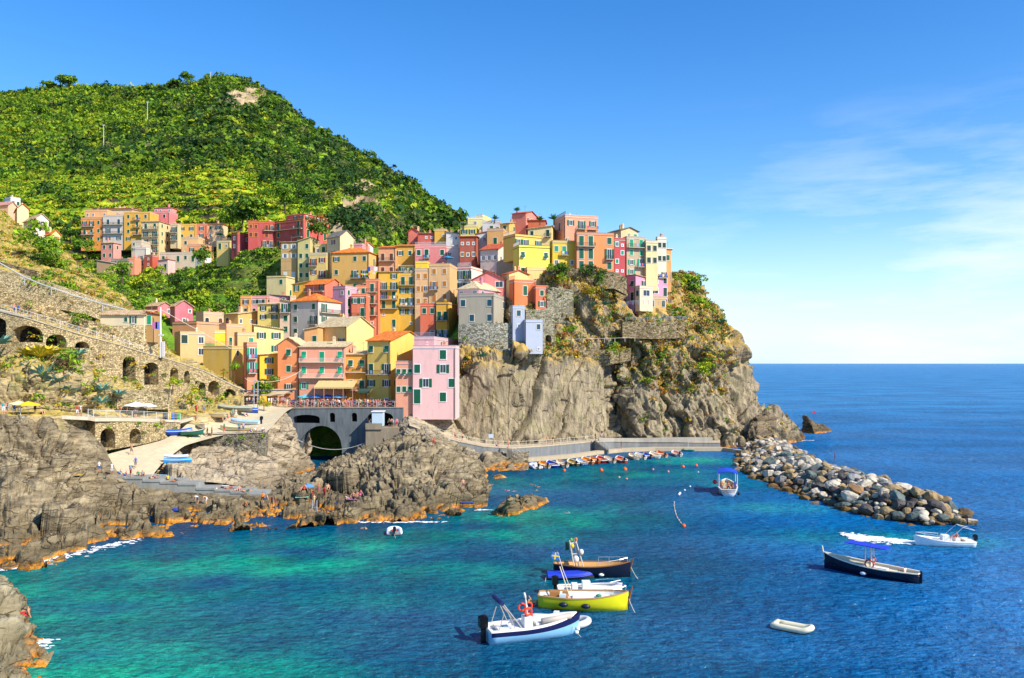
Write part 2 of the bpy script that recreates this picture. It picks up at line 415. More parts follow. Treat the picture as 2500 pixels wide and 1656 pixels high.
g = np.clip(g*(1.1+1.7*fbm(q/6+3, 5)), 0, 1)[:, None]
colr = colr*(1-g)+green*g
wd = np.clip(sstep(fbm(q/11+40, 4), .02, .22), 0, 1)[:, None]*.5*bay[:, None]
colr = colr*(1-wd)+np.array([.0, .045, .07])*wd
sea = sheet('sea', SG, [], True); tag(sea, kind='structure')
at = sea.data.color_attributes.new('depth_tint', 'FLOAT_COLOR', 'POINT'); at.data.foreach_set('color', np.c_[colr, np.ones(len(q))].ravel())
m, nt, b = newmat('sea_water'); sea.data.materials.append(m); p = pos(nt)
a = nt.nodes.new('ShaderNodeAttribute'); a.attribute_name = 'depth_tint'
blot = noise(nt, mapv(nt, p, (1, .8, 1)), .35, 6, .7); c2 = mix(nt, ramp(nt, blot, [(.36, .3), (.48, 0.)]), a.outputs['Color'], (0., .03, .06))
c2 = mix(nt, ramp(nt, noise(nt, mapv(nt, p, (.02, .035, 1)), 1.4, 4, .6), [(.42, .45), (.6, 0.)]), c2, (0., .05, .15)); c2 = mix(nt, ramp(nt, noise(nt, p, 1.3, 5, .75), [(.55, 0.), (.7, .25)]), c2, (.01, .30, .30))
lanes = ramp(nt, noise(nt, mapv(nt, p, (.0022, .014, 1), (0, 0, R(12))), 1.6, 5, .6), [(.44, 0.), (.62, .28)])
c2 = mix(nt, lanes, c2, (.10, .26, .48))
wvc = noise(nt, mapv(nt, p, (1, 2.2, 1), (0, 0, R(18))), .9, 5, .7); c2 = mix(nt, ramp(nt, wvc, [(.4, .5), (.52, 0.)]), c2, (0., .028, .09)); c2 = mix(nt, ramp(nt, wvc, [(.56, 0.), (.68, .22)]), c2, (.06, .30, .48))  # ripple light and shade painted into the colour: darker troughs, paler crests
nt.links.new(c2, b.inputs['Base Color']); b.inputs['Roughness'].default_value = .08; b.inputs['IOR'].default_value = 1.33; b.inputs['Specular IOR Level'].default_value = 0.
wv = noise(nt, mapv(nt, p, (1, 1.7, 1), (0, 0, R(18))), .55, 5, .62); wv2 = noise(nt, mapv(nt, p, (1, 1.5, 1), (0, 0, R(-15))), 2.2, 3, .6); wv3 = noise(nt, p, .09, 3)
bump(nt, b, mathn(nt, 'ADD', mathn(nt, 'ADD', wv, mathn(nt, 'MULTIPLY', wv2, .22)), mathn(nt, 'MULTIPLY', wv3, 1.5)), 1., 1.1)
gl = nt.nodes.new('ShaderNodeBsdfGlossy'); gl.inputs['Roughness'].default_value = .1; bn = b.inputs['Normal'].links[0].from_socket; nt.links.new(bn, gl.inputs['Normal'])
fr_ = nt.nodes.new('ShaderNodeFresnel'); fr_.inputs['IOR'].default_value = 1.33; nt.links.new(bn, fr_.inputs['Normal']); ms = nt.nodes.new('ShaderNodeMixShader'); nt.links.new(mathn(nt, 'MINIMUM', mathn(nt, 'MULTIPLY', fr_.outputs[0], .5), .24), ms.inputs[0]); nt.links.new(b.outputs[0], ms.inputs[1]); nt.links.new(gl.outputs[0], ms.inputs[2]); nt.links.new(ms.outputs[0], nt.nodes['Material Output'].inputs['Surface'])
def foam(name, pts, w, label, seed=0):
    """broken white water: small flecks lying on the surface"""
    mb = MB(); rr = random.Random(seed)
    for (x, y) in pts:
        for k in range(7):
            cx = x+rr.gauss(0, w*1.3); cy = y+rr.gauss(0, w*.8); s = rr.uniform(.05, .24)
            n = 6; mb.add([(cx+s*rr.uniform(.6, 1.3)*1.6*math.cos(i*2*math.pi/n), cy+s*rr.uniform(.6, 1.3)*math.sin(i*2*math.pi/n), .03+rr.random()*.05) for i in range(n)], [tuple(range(n))])
    o = obj(name, mb, FOAM); tag(o, label, 'foam', kind='stuff'); return o
FOAM = plain('#f2f6f6', .6)

# ================================================================== far mountain
MR = [  # rows from the skyline down, (px, py, depth)
 [(-850, 262, 860), (-260, 262, 860), (-60, 232, 800), (60, 228, 780), (130, 214, 770), (210, 216, 760), (330, 220, 735), (430, 214, 710), (505, 196, 690), (560, 190, 680), (640, 222, 660), (700, 270, 640), (760, 318, 625), (830, 345, 610), (900, 390, 600), (1000, 452, 580), (1060, 492, 570), (1120, 530, 560), (1200, 600, 560)],
 [(-850, 320, 760), (-260, 320, 760), (-60, 300, 700), (60, 300, 690), (130, 300, 680), (210, 300, 665), (330, 300, 640), (430, 300, 600), (505, 290, 585), (560, 290, 570), (640, 320, 560), (700, 350, 550), (760, 385, 540), (830, 410, 530), (900, 440, 540), (1000, 500, 545), (1060, 530, 545), (1120, 560, 545), (1200, 620, 545)],
 [(-850, 380, 640), (-260, 380, 640), (-60, 370, 600), (60, 370, 590), (130, 375, 580), (210, 380, 560), (330, 370, 530), (430, 370, 500), (505, 370, 490), (560, 370, 485), (640, 390, 480), (700, 415, 470), (760, 440, 455), (830, 465, 440), (900, 480, 470), (1000, 540, 520), (1060, 565, 530), (1120, 590, 530), (1200, 640, 530)],
 [(-850, 440, 540), (-260, 440, 540), (-60, 430, 500), (60, 430, 490), (130, 430, 480), (210, 430, 460), (330, 430, 445), (430, 430, 430), (505, 430, 425), (560, 430, 425), (640, 450, 420), (700, 470, 415), (760, 490, 395), (830, 510, 380), (900, 530, 395), (1000, 580, 490), (1060, 600, 510), (1120, 620, 515), (1200, 660, 515)],
 [(-850, 500, 440), (-260, 500, 440), (-60, 490, 420), (60, 490, 410), (130, 490, 400), (210, 490, 390), (330, 490, 385), (430, 490, 380), (505, 490, 378), (560, 490, 375), (640, 505, 370), (700, 520, 360), (760, 535, 345), (830, 560, 325), (900, 575, 335), (960, 600, 420), (1060, 640, 470), (1120, 660, 480), (1200, 700, 480)],
 [(-850, 600, 350), (-260, 600, 350), (-60, 560, 345), (60, 550, 345), (130, 545, 345), (210, 555, 345), (330, 560, 345), (430, 560, 342), (505, 560, 340), (560, 565, 335), (640, 580, 328), (700, 590, 318), (760, 600, 305), (830, 610, 290), (900, 620, 290), (960, 640, 380), (1060, 700, 430), (1120, 720, 440), (1200, 760, 440)],
 [(-850, 720, 320), (-260, 720, 320), (-60, 640, 325), (60, 640, 325), (130, 640, 325), (210, 640, 330), (330, 640, 330), (430, 640, 330), (505, 640, 328), (560, 640, 322), (640, 650, 315), (700, 660, 305), (760, 670, 295), (830, 680, 282), (900, 700, 275), (960, 720, 360), (1060, 760, 400), (1120, 800, 400), (1200, 840, 400)],
]
back = [(x, y, Yd+1) for x, y, Yd in MR[0]]
G = netgrid(MR, 480, 330)
bk = G[:1].copy(); bk = np.concatenate([bk+np.array([0, 260, -150.]), bk+np.array([0, 90, -28.])], 0)
G = np.concatenate([bk, G], 0)
n = flipcam(normals(G), G); p = G.reshape(-1, 3)
d = (fbm(p/90, 4)*16+fbm(p/22+7, 3, True)*5-2).reshape(G.shape[:2])
pxs = CX+F*G[..., 0]/G[..., 1]; pys = HZ-F*(G[..., 2]-H)/G[..., 1]
edge = np.clip((np.arange(G.shape[0])-1)/28., .12, 1)[:, None]
G = G+n*(d*edge*.55)[..., None]
# bare crags on the spur above the village
crag = .85*np.exp(-(((pxs-885)/60)**2+((pys-520)/85)**2))+.9*np.exp(-(((pxs-600)/60)**2+((pys-245)/35)**2))+.8*np.exp(-(((pxs-800)/50)**2+((pys-575)/30)**2))+.5*np.exp(-(((pxs-1010)/80)**2+((pys-560)/25)**2))
ca, ce = cells(p/np.array([14, 14, 30.]), 1.2); G = G+n*((ca*5).reshape(pxs.shape)*np.clip(crag*1.3, 0, 1))[..., None]
# dry-stone terraces on the lower slope
terr = np.clip((pys-400)/50, 0, 1)*(1-sstep(pxs, 640, 740))
tq = np.array([(G[..., 2]/4.2)])[0]+fbm(p/60, 2).reshape(pxs.shape)*1.2; fr = tq-np.floor(tq)
zt = (np.floor(tq)+np.clip((fr-.55)/.45, 0, 1)-fbm(p/60, 2).reshape(pxs.shape)*1.2)*4.2+.8
G[..., 2] = G[..., 2]*(1-terr)+zt*terr
MG, MCRAG, MPX, MPY, MTERR = G, crag, pxs, pys, terr
mount = sheet('mountain', G, []); tag(mount, kind='structure')
m, nt, b = newmat('hillside'); mount.data.materials.append(m); p_ = pos(nt); b.inputs['Roughness'].default_value = .95; b.inputs['Specular IOR Level'].default_value = .1
nz = sepz(nt, nt.nodes.new('ShaderNodeNewGeometry').outputs['Normal'])
cg = ramp(nt, noise(nt, p_, .06, 8, .7), [(.35, lin('#2f5a12')), (.48, lin('#7d9c1c')), (.58, lin('#b4b828')), (.75, lin('#c9a842'))])
cr = ramp(nt, noise(nt, mapv(nt, p_, (1, 1, .5)), .12, 8, .7), [(.35, lin('#5b5346')), (.5, lin('#a08c6c')), (.68, lin('#d6bd92'))])
a = nt.nodes.new('ShaderNodeAttribute'); a.attribute_name = 'crag'
cc = mix(nt, ramp(nt, mathn(nt, 'ADD', a.outputs['Fac'], mathn(nt, 'MULTIPLY', noise(nt, p_, .09, 5), .5)), [(.55, 0.), (.72, 1.)]), cg, cr)
a2 = nt.nodes.new('ShaderNodeAttribute'); a2.attribute_name = 'terrace'
wall = mathn(nt, 'MULTIPLY', a2.outputs['Fac'], ramp(nt, mathn(nt, 'ABSOLUTE', nz), [(.45, 1.), (.7, 0.)]))
cc = mix(nt, wall, cc, lin('#4c4636')); nt.links.new(cc, b.inputs['Base Color']); bump(nt, b, noise(nt, p_, .5, 6, .7), .8, 1.)
for nm, arr in (('crag', crag), ('terrace', terr)):
    t = mount.data.attributes.new(nm, 'FLOAT', 'POINT'); t.data.foreach_set('value', np.clip(arr, 0, 1).ravel().astype(np.float32))

def scatter(G, n, wfun=None, jit=1.):
    """random points on a sheet, weighted by true area"""
    a = np.linalg.norm(np.cross(G[1:, :-1]-G[:-1, :-1], G[:-1, 1:]-G[:-1, :-1]), axis=2)
    px = CX+F*G[..., 0]/G[..., 1]; py = HZ-F*(G[..., 2]-H)/G[..., 1]
    if wfun is not None: a = a*wfun(px[:-1, :-1], py[:-1, :-1], G[:-1, :-1])
    a = a.ravel()/a.sum(); i = RNG.choice(len(a), n, p=a); r, c = np.divmod(i, G.shape[1]-1)
    u = RNG.random((n, 1)); v = RNG.random((n, 1))
    p = G[r, c]*(1-u)*(1-v)+G[r, c+1]*u*(1-v)+G[r+1, c]*(1-u)*v+G[r+1, c+1]*u*v
    return p, np.c_[px[r, c], py[r, c]], (r, c)
def pick(keys, w, n):
    i = RNG.choice(len(keys), n, p=np.array(w)/sum(w)); return np.array([GREENS[k] for k in keys])[i], i
def mw(px, py, g):
    ok = (px > -800)*(px < 1180)*(py < 700)*(1-np.clip(crag[:-1, :-1]*1.25, 0, .97))
    t = MTERR[:-1, :-1]; patch = .06+2.*(fbm(g.reshape(-1, 3)/30, 3).reshape(px.shape) > .08)
    return ok*(1-t+t*.16*patch)
C_, pp, rc = scatter(G, 38000, mw)
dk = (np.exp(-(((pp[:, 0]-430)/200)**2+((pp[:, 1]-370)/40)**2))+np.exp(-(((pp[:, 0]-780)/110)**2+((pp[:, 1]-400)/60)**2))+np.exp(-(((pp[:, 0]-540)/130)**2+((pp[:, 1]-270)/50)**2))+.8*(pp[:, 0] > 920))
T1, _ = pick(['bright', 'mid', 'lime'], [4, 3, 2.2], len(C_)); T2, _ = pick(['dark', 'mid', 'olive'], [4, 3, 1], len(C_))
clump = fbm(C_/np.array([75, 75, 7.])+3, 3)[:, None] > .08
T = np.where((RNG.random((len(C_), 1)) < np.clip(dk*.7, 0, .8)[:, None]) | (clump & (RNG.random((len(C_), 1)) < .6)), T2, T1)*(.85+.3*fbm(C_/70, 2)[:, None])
rad = (1.0+4.*RNG.random(len(C_))**3.2)*(1+.5*np.clip(dk, 0, 1))*np.where(C_[:, 1] < 450, .8, 1.05)
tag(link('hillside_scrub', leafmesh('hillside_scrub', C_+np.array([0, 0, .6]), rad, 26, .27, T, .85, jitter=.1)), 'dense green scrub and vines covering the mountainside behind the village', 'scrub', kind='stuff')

# vine rows and low greenery along the terraces
tf = (MG[..., 2]/4.2+fbm(MG.reshape(-1, 3)/60, 2).reshape(MPX.shape)*1.2); tf = tf-np.floor(tf)
tread = (np.abs(tf-.05) < .12)|(np.abs(tf-.98) < .05)
C_, pp, rc = scatter(MG, 15000, lambda a, b, g: MTERR[:-1, :-1]*(a > -200)*(a < 720)*(b < 640)*tread[:-1, :-1]*(.25+(fbm(g.reshape(-1, 3)/26+9, 3).reshape(a.shape) > -.12)))
T, _ = pick(['lime', 'bright', 'gold', 'mid'], [5, 5, 1.2, 1], len(C_))
tag(link('vine_terraces', leafmesh('vine_terraces', C_+np.array([0, 0, .3]), .7+.5*RNG.random(len(C_)), 12, .5, T, .6)), 'rows of yellow green vines along the dry stone terraces on the lower mountainside', 'vines', kind='stuff')

C_, pp, rc = scatter(MG, 900, lambda a, b, g: (a > -200)*(a < 1120)*(b < 600)*(.04+np.exp(-(((a-430)/190)**2+((b-365)/30)**2))+np.exp(-(((a-790)/90)**2+((b-410)/50)**2))+.7*np.exp(-(((a-560)/120)**2+((b-290)/35)**2))+.35*(a > 640)))
T, _ = pick(['dark', 'mid', 'olive'], [5, 3, 1], len(C_))
tag(link('oak_scrub', leafmesh('oak_scrub', C_+np.array([0, 0, 2.]), 3.2+3.4*RNG.random(len(C_))**1.5, 130, .15, T*.9, .9, jitter=.14)), 'darker evergreen oaks growing in clumps across the mountainside', 'oak wood', kind='stuff')
# ================================================================== village slope, headland, left hillside, shore rocks
def py_of(G): return CX+F*G[..., 0]/G[..., 1], HZ-F*(G[..., 2]-H)/G[..., 1]
EARTH = rock('#8d7d5c', '#51483a', '#b3a078', soil='#b98f3c', tide=False)
GREENE = rock('#6d7a30', '#3c4a20', '#7d8440', soil='#5f8420', tide=False)
# village slope (only glimpsed between the houses, and open as green terraces on the left)
cx = [60, 220, 380, 480, 600, 720, 850, 950, 1060, 1150, 1300]
CR = [
 [(1100, 172), (1100, 172), (1150, 172), (1180, 171), (1195, 171), (1200, 171), (1200, 171), (1200, 171), (1150, 173), (1000, 180), (1000, 186)],
 [(900, 178), (900, 178), (960, 178), (985, 182), (1000, 184), (1000, 184), (1000, 184), (1000, 184), (990, 182), (900, 186), (900, 192)],
 [(800, 200), (800, 200), (800, 198), (860, 192), (895, 192), (900, 192), (905, 192), (905, 192), (900, 192), (800, 200), (800, 208)],
 [(750, 225), (750, 225), (765, 218), (805, 212), (805, 212), (830, 211), (840, 214), (830, 218), (840, 218), (745, 214), (745, 216)],
 [(720, 250), (720, 250), (742, 238), (760, 234), (745, 238), (735, 240), (735, 242), (780, 232), (750, 232), (705, 225), (705, 226)],
 [(690, 270), (690, 270), (712, 262), (722, 256), (708, 256), (694, 258), (690, 256), (700, 248), (670, 246), (655, 238), (655, 232)],
 [(665, 300), (665, 300), (690, 285), (690, 278), (622, 264), (604, 264), (620, 272), (635, 262), (632, 255), (612, 248), (612, 240)],
 [(645, 325), (645, 325), (655, 310), (655, 305), (615, 290), (600, 290), (600, 290), (605, 280), (590, 272), (590, 262), (590, 256)],
 [(640, 350), (640, 350), (640, 345), (640, 340), (632, 338), (600, 335), (600, 325), (620, 305), (620, 300), (650, 300), (650, 300)]]
G = netgrid([[(x, y, d) for x, (y, d) in zip(cx, r)] for r in CR], 260, 220)
p = G.reshape(-1, 3); n = flipcam(normals(G), G)
G = G+n*(fbm(p/14, 4)*1.6).reshape(G.shape[:2])[..., None]
px_, py_ = py_of(G)
tm = (1-sstep(px_, 640, 700)); tq = G[..., 2]/4.6+fbm(p/50+5, 2).reshape(px_.shape); fr = tq-np.floor(tq)
zt = (np.floor(tq)+np.clip((fr-.6)/.4, 0, 1)-fbm(p/50+5, 2).reshape(px_.shape))*4.6+.5; G[..., 2] = G[..., 2]*(1-tm)+zt*tm
CG = G; vs = sheet('village_slope', G, GREENE); tag(vs, kind='structure')
C_, pp, _ = scatter(CG, 6500, lambda a, b, g: (a > 200)*(a < 700)*(b < 775)*(b > 570)*(.7+1.*(fbm(g.reshape(-1, 3)/12, 3).reshape(a.shape) > -.05)))
T, _ = pick(['bright', 'mid', 'dark', 'lime', 'olive'], [4, 4, 2, 1.5, 1], len(C_))
tag(link('terrace_greenery', leafmesh('terrace_greenery', C_, .5+1.3*RNG.random(len(C_))**2.4, 30, .27, T)), 'green vines and shrubs on the stone terraces below the far houses', 'shrubs', kind='stuff')

# headland with the quarried slab, terraces and scrub
DR = [
 # water, path level, lower, mid, slab top, ledge, upper wall, scrub, crest, behind
 [(1040,1075,170),(1090,1110,170),(1180,1115,173),(1260,1120,175),(1340,1115,180),(1420,1112,185),(1480,1110,189),(1520,1110,196),(1570,1108,193),(1650,1106,193),(1730,1104,194),(1800,1100,196),(1870,1095,200),(1920,1090,206),(1935,1085,215),(1890,1085,250)],
 [(1050,1035,171),(1085,1065,171),(1170,1080,173.5),(1250,1085,175.5),(1335,1080,181),(1420,1075,186),(1478,1070,190),(1512,1070,199),(1560,1070,194),(1650,1070,194),(1725,1070,195),(1800,1060,198),(1860,1045,203),(1905,1030,209),(1918,1025,216),(1850,1040,250)],
 [(1068,985,173),(1100,1000,173),(1175,1000,175),(1255,1000,177),(1335,1000,182),(1420,1000,187),(1470,1000,191),(1502,1000,201),(1545,1000,196),(1640,1000,196),(1715,1000,197),(1770,1000,200),(1805,995,205),(1826,990,212),(1830,985,220),(1800,990,255)],
 [(1080,940,175),(1120,935,175),(1185,930,175.5),(1258,930,177.5),(1338,930,182.5),(1420,930,187.5),(1474,940,192.5),(1502,940,202),(1540,940,198),(1635,940,199),(1705,940,200),(1755,940,203),(1790,935,208),(1808,930,214),(1812,925,222),(1780,930,258)],
 [(1100,900,177),(1145,892,176),(1205,870,177),(1262,864,178.5),(1340,868,184),(1420,876,188.5),(1470,890,192),(1505,890,203),(1540,885,200),(1630,890,201),(1700,890,203),(1745,880,206),(1780,872,211),(1799,865,217),(1801,855,225),(1770,860,260)],
 [(1120,866,184),(1160,850,185),(1210,856,184),(1265,856,184),(1340,848,188),(1420,848,192),(1465,850,195),(1510,845,200),(1545,840,199),(1625,840,202),(1690,840,208),(1735,830,211),(1768,825,216),(1787,825,222),(1785,815,230),(1750,820,262)],
 [(1120,790,196),(1160,790,196),(1210,790,196),(1265,785,190),(1340,780,191.5),(1420,775,194.5),(1460,775,196.5),(1510,775,199),(1545,790,200),(1615,790,203),(1670,775,212),(1705,772,215),(1730,775,220),(1742,780,226),(1740,775,234),(1700,780,262)],
 [(1120,740,200),(1160,740,200),(1210,740,200),(1265,750,192),(1340,718,193.5),(1420,705,196),(1460,712,197.5),(1505,745,200),(1545,768,203),(1610,768,206),(1655,740,216),(1680,735,219),(1697,735,224),(1712,738,229),(1712,735,236),(1670,740,262)],
 [(1120,745,208),(1160,745,208),(1210,742,208),(1265,738,204),(1340,668,197),(1420,665,198.5),(1460,672,199.5),(1505,715,203),(1545,758,212),(1600,758,215),(1635,685,221),(1655,680,225),(1668,680,229),(1680,688,233),(1682,690,240),(1650,700,262)],
 [(1120,730,225),(1160,730,225),(1210,725,225),(1265,715,222),(1340,655,212),(1420,662,214),(1460,665,214),(1500,675,216),(1540,690,224),(1590,695,228),(1620,675,232),(1635,675,235),(1645,675,238),(1655,680,241),(1658,685,246),(1630,700,266)],
 [(1120,700,260),(1160,700,260),(1210,700,260),(1265,700,260),(1340,700,250),(1420,700,250),(1460,700,250),(1500,720,250),(1540,730,255),(1590,740,260),(1620,740,262),(1635,740,264),(1640,740,266),(1645,745,268),(1648,745,270),(1625,745,280)]]
G = netgrid(DR, 560, 400); px_, py_ = py_of(G); p = G.reshape(-1, 3)
slab = np.clip(sstep(px_, 1085, 1150), 0, 1)*(1-sstep(px_, 1475, 1500))*sstep(py_, 855, 900)*(1-sstep(py_, 1060, 1090)*.4)
up = 1-sstep(py_, 830, 870)
rough = 1-.85*slab-.35*up*(1-slab)
n = flipcam(normals(G), G)
Gr = rockify(G, 9, 3.2, 2.4, .9, (1.25, 1, .42), 0, R(22), .25, 3, np.clip(rough, .1, 1), .5, True)
# the slab: flat sheets with steep leaning seams
u_ = (p[:, 0]-(p[:, 2]-14)*.38)/np.array(4.6)+fbm(p/12, 2)*.9; k = np.floor(u_); fu = u_-k
step_ = (np.sin(k*12.9898)*43758.5453 % 1.0)*3.-1.5+(fu-.5)*1.8
seam = -4.2*np.exp(-((fu-.04)/.06)**2)*((np.sin(k*7.13)*971.3 % 1.0) > .3)
v_ = p[:, 2]/8.+fbm(p/9+8, 2)*.8+k*.37; kv = np.floor(v_); blk = ((np.sin(kv*3.7+k*5.1)*917.1) % 1.0)*1.1-.5
Gr = Gr+n*((step_+seam+blk+.15*fbm(p/2, 3)).reshape(px_.shape)*slab)[..., None]
D0 = Gr; DG = Gr; DPX, DPY = px_, py_
ROCKC = rock('#8f8168', '#484036', '#b09f7e', soil='#a98c48', tide=True, veg=.15, zsoil=22, scl=(1.7, .7, .42), dip=(0, R(-21), 0))
hl = sheet('headland', Gr, ROCKC); tag(hl, kind='structure')
def dw(a, b, g):
    w1 = (b < 872)*(a > 1290)*1.0; w2 = (a > 1500)*(b < 960)*.6; w3 = (a < 1180)*(b < 1040)*(b > 880)*(a-1085 < (960-b)*.9)*1.2; w4 = (b > 950)*(b < 1060)*(a > 1520)*.06
    side = (a < 1770)*(1-((a > 1505)*(a < 1635)*(b > 690)*(b < 785))*.93)
    return np.maximum(np.maximum(w1, w2)*side, np.maximum(w3, w4))*(.3+1.*(fbm(g.reshape(-1, 3)/6+2, 3).reshape(a.shape) > .02))
C_, pp, _ = scatter(DG, 13000, dw)
T, ki = pick(['dry', 'gold', 'olive', 'bright', 'mid', 'rust', 'agave', 'dark', 'brown'], [5, 3, 3, 2, 2, 1.3, .7, 1, 2], len(C_))
tag(link('headland_scrub', leafmesh('headland_scrub', C_, .25+.95*RNG.random(len(C_))**2.6, 34, .24, T, .7)), 'orange dry grass and green scrub on the headland terraces above the slab', 'scrub', kind='stuff')

# left hillside: grass crest, wall strip, viaduct shelf, walkway
ex = [-600, -60, 60, 150, 215, 290, 350, 420, 500, 590]
ER = [
 [(500,290),(520,280),(590,270),(650,255),(692,240),(740,220),(800,205),(868,200),(900,192),(950,182)],
 [(460,242),(492,236),(562,228),(616,212),(668,196),(722,182),(790,178),(870,190),(901,186),(948,178)],
 [(570,192),(590,186),(625,182),(655,178),(690,174),(738,171),(795,170),(872,180),(902,179),(948,175)],
 [(640,165),(652,162),(680,160),(712,160),(735,160),(758,160),(805,161),(874,169),(903,172),(949,173)],
 [(700,160),(712,157),(735,156),(765,156),(785,156),(800,157),(835,157.5),(876,160),(904,166),(949,171)],
 [(725,132),(735,131),(768,131),(797,134),(817,138),(837,143),(857,148),(878,153),(905,160),(950,168)],
 [(738,130.1),(745,129.6),(776,129.6),(804,132.6),(823,136.6),(843,141.6),(862,146.6),(882,152.1),(908,159.6),(952,167.6)],
 [(850,129.6),(855,129.1),(850,129.1),(868,132.1),(880,136.1),(930,141.1),(950,146.1),(958,151.6),(978,158.6),(985,166.6)],
 [(900,120),(930,120),(940,121),(945,123),(950,131),(960,137),(968,142),(972,147),(985,153),(990,160)],
 [(990,116),(1000,117),(1008,118),(1008,120.5),(1008,129),(1008,134),(1008,139),(1005,144),(1000,149),(995,157)],
 [(1002,112),(1012,113),(1017,114.5),(1017,117.5),(1017,126),(1017,131.5),(1017,136),(1015,141),(1010,144),(1003,152)],
 [(1100,111),(1110,112),(1110,113.5),(1110,117),(1100,126),(1100,131.5),(1090,136),(1070,141),(1060,143),(1060,151)]]
G = netgrid([[(x, y, d) for x, (y, d) in zip(ex, r)] for r in ER], 420, 420); px_, py_ = py_of(G); p = G.reshape(-1, 3)
v = np.linspace(0, len(ER)-1, 420)[:, None]*np.ones((1, 420))
mask = np.where(v < 4.6, 1., np.where(v < 7.2, .12, np.where(v < 8.8, 1., .12)))
bump_ = np.exp(-((px_-120)/150)**2)*np.exp(-((v-8)/.8)**2)*3
Gr = rockify(G, 5, 1.5, 1.8, .6, (1, 1, 1.6), 0, R(15), .25, 5, mask*np.where(v < 4.6, .6, 1.)); Gr = Gr+flipcam(normals(G), G)*(bump_)[..., None]
EG = Gr; es = sheet('left_hillside', Gr, rock('#a8946c', '#6b5c42', '#cdb98a', soil='#a8934a', tide=False, veg=.35)); tag(es, kind='structure')
def ew(a, b, g): return (((b < 930)*(a < 585)*(v[:-1, :-1] < 2.6)*(v[:-1, :-1] > .7)*1.)+((v[:-1, :-1] > 6.9)*(v[:-1, :-1] < 8.9)*.9)+((v[:-1, :-1] > 2.9)*(v[:-1, :-1] < 4.6)*.45)*(a < 330))*(.25+(fbm(g.reshape(-1, 3)/7+22, 3).reshape(a.shape) > 0.))*(a < 560)
C_, pp, _ = scatter(EG, 8000, ew)
T, ki = pick(['dry', 'gold', 'olive', 'bright', 'mid', 'rust', 'lime', 'dark'], [2.5, 3.5, 2, 4, 3, .7, 3, 1.2], len(C_))
tag(link('slope_scrub', leafmesh('slope_scrub', C_, .22+.75*RNG.random(len(C_))**2.6, 36, .23, T, .7)), 'golden dry grass and green scrub on the sunlit left hillside', 'scrub', kind='stuff')

# shore rocks
fx = [-600, -60, 60, 150, 230, 320, 420, 520, 620, 700, 780, 860, 960, 1060, 1140, 1190]
FR = [
 [(1000,116),(1010,116),(1016,116),(1022,121),(1060,126),(1185,125),(1185,125),(1185,125),(1190,128),(1175,145),(1170,149),(1170,152),(1165,158),(1160,163),(1150,158),(1150,158)],
 [(1010,113),(1015,113),(1020,114),(1026,118),(1085,121),(1190,117.5),(1190,117.5),(1200,117.5),(1212,117),(1190,124),(1140,133),(1110,142),(1078,147),(1072,147),(1110,146),(1163,145)],
 [(1080,107),(1085,108),(1090,109),(1100,111),(1165,115),(1215,112),(1220,112),(1225,112),(1228,113),(1205,117),(1168,124),(1140,129),(1098,133),(1096,137),(1135,138),(1175,138)],
 [(1180,100),(1185,101),(1190,102),(1200,104),(1225,107),(1245,107),(1250,107),(1250,108),(1245,110),(1228,113),(1215,116),(1195,119),(1160,120),(1150,122),(1175,124),(1205,124)],
 [(1290,88),(1290,90),(1292,91),(1292,92.5),(1290,97),(1285,99),(1270,103),(1268,104.5),(1262,106),(1262,107.5),(1248,109.5),(1235,112),(1222,112),(1225,112),(1228,114),(1233,114.5)],
 [(1400,78),(1392,79.2),(1378,81.5),(1362,84.2),(1342,88),(1322,92),(1305,95.7),(1296,97.8),(1288,99.8),(1286,100.3),(1280,101.8),(1272,103.9),(1270,104.4),(1262,106.7),(1250,110.2),(1242,112.7)],
 [(1470,74),(1450,76),(1430,79),(1400,82),(1375,86),(1350,90),(1325,94.5),(1315,96.5),(1305,98.5),(1303,99),(1297,100.4),(1290,102),(1288,103),(1280,105),(1268,109),(1262,111)]]
rows = [[(x, y, d) for x, (y, d) in zip(fx, r)] for r in FR]
G = netgrid(rows, 760, 300); 
v = np.linspace(0, len(FR)-1, 300)[:, None]*np.ones((1, 760)); px_, py_ = py_of(G)
mask = np.clip((v-.9)*2.2, .0, 1)*np.where((px_ > 250)*(px_ < 690)*(v < 2.3), .25, 1)*np.where(px_ < 250, 1.25, 1)
mask = np.where((px_ > 690)*(v < 1.6), .6, mask)
Gr = rockify(G, 5.5, 1.9, 1.7, .72, (.8, 1, 1.7), R(10), R(-20), .36, 11, mask)
FG = Gr; sr = sheet('shore_rocks', Gr, rock('#84765c', '#3a332a', '#b09f7c', tide=True, veg=0)); tag(sr, kind='structure')

# rocks between the swimming terrace and the boat plateau, and up against the bridge
gx = [380, 450, 520, 600, 660, 700, 735, 760]
GR = [
 [(1175,119),(1175,119),(1178,119),(1190,120),(1215,122),(1225,124),(1222,126),(1222,126)],
 [(1160,121),(1160,121),(1165,122),(1170,124),(1178,128),(1178,132),(1180,134),(1185,136)],
 [(1125,127),(1130,127),(1138,129),(1140,131),(1145,137),(1155,142),(1165,145),(1175,148)],
 [(1100,133),(1105,135),(1118,136.5),(1115,137.5),(1095,142),(1105,147),(1150,150),(1160,154)],
 [(1066,137),(1075,139),(1085,140),(1080,141),(1050,146),(1040,150.5),(1110,155),(1100,158)],
 [(1058,142),(1060,145),(1062,148),(1055,150),(1015,154),(1008,158),(1095,162),(1040,164)]]
G = netgrid([[(x, y, d) for x, (y, d) in zip(gx, r)] for r in GR], 260, 220); v = np.linspace(0, 5, 220)[:, None]*np.ones((1, 260))
Gr = rockify(G, 4.5, 1.1, 1.4, .4, (.8, 1, 1.5), 0, R(-25), .2, 17, np.clip(v*2, 0, 1)*np.clip((5-v)*1.2, 0, 1))
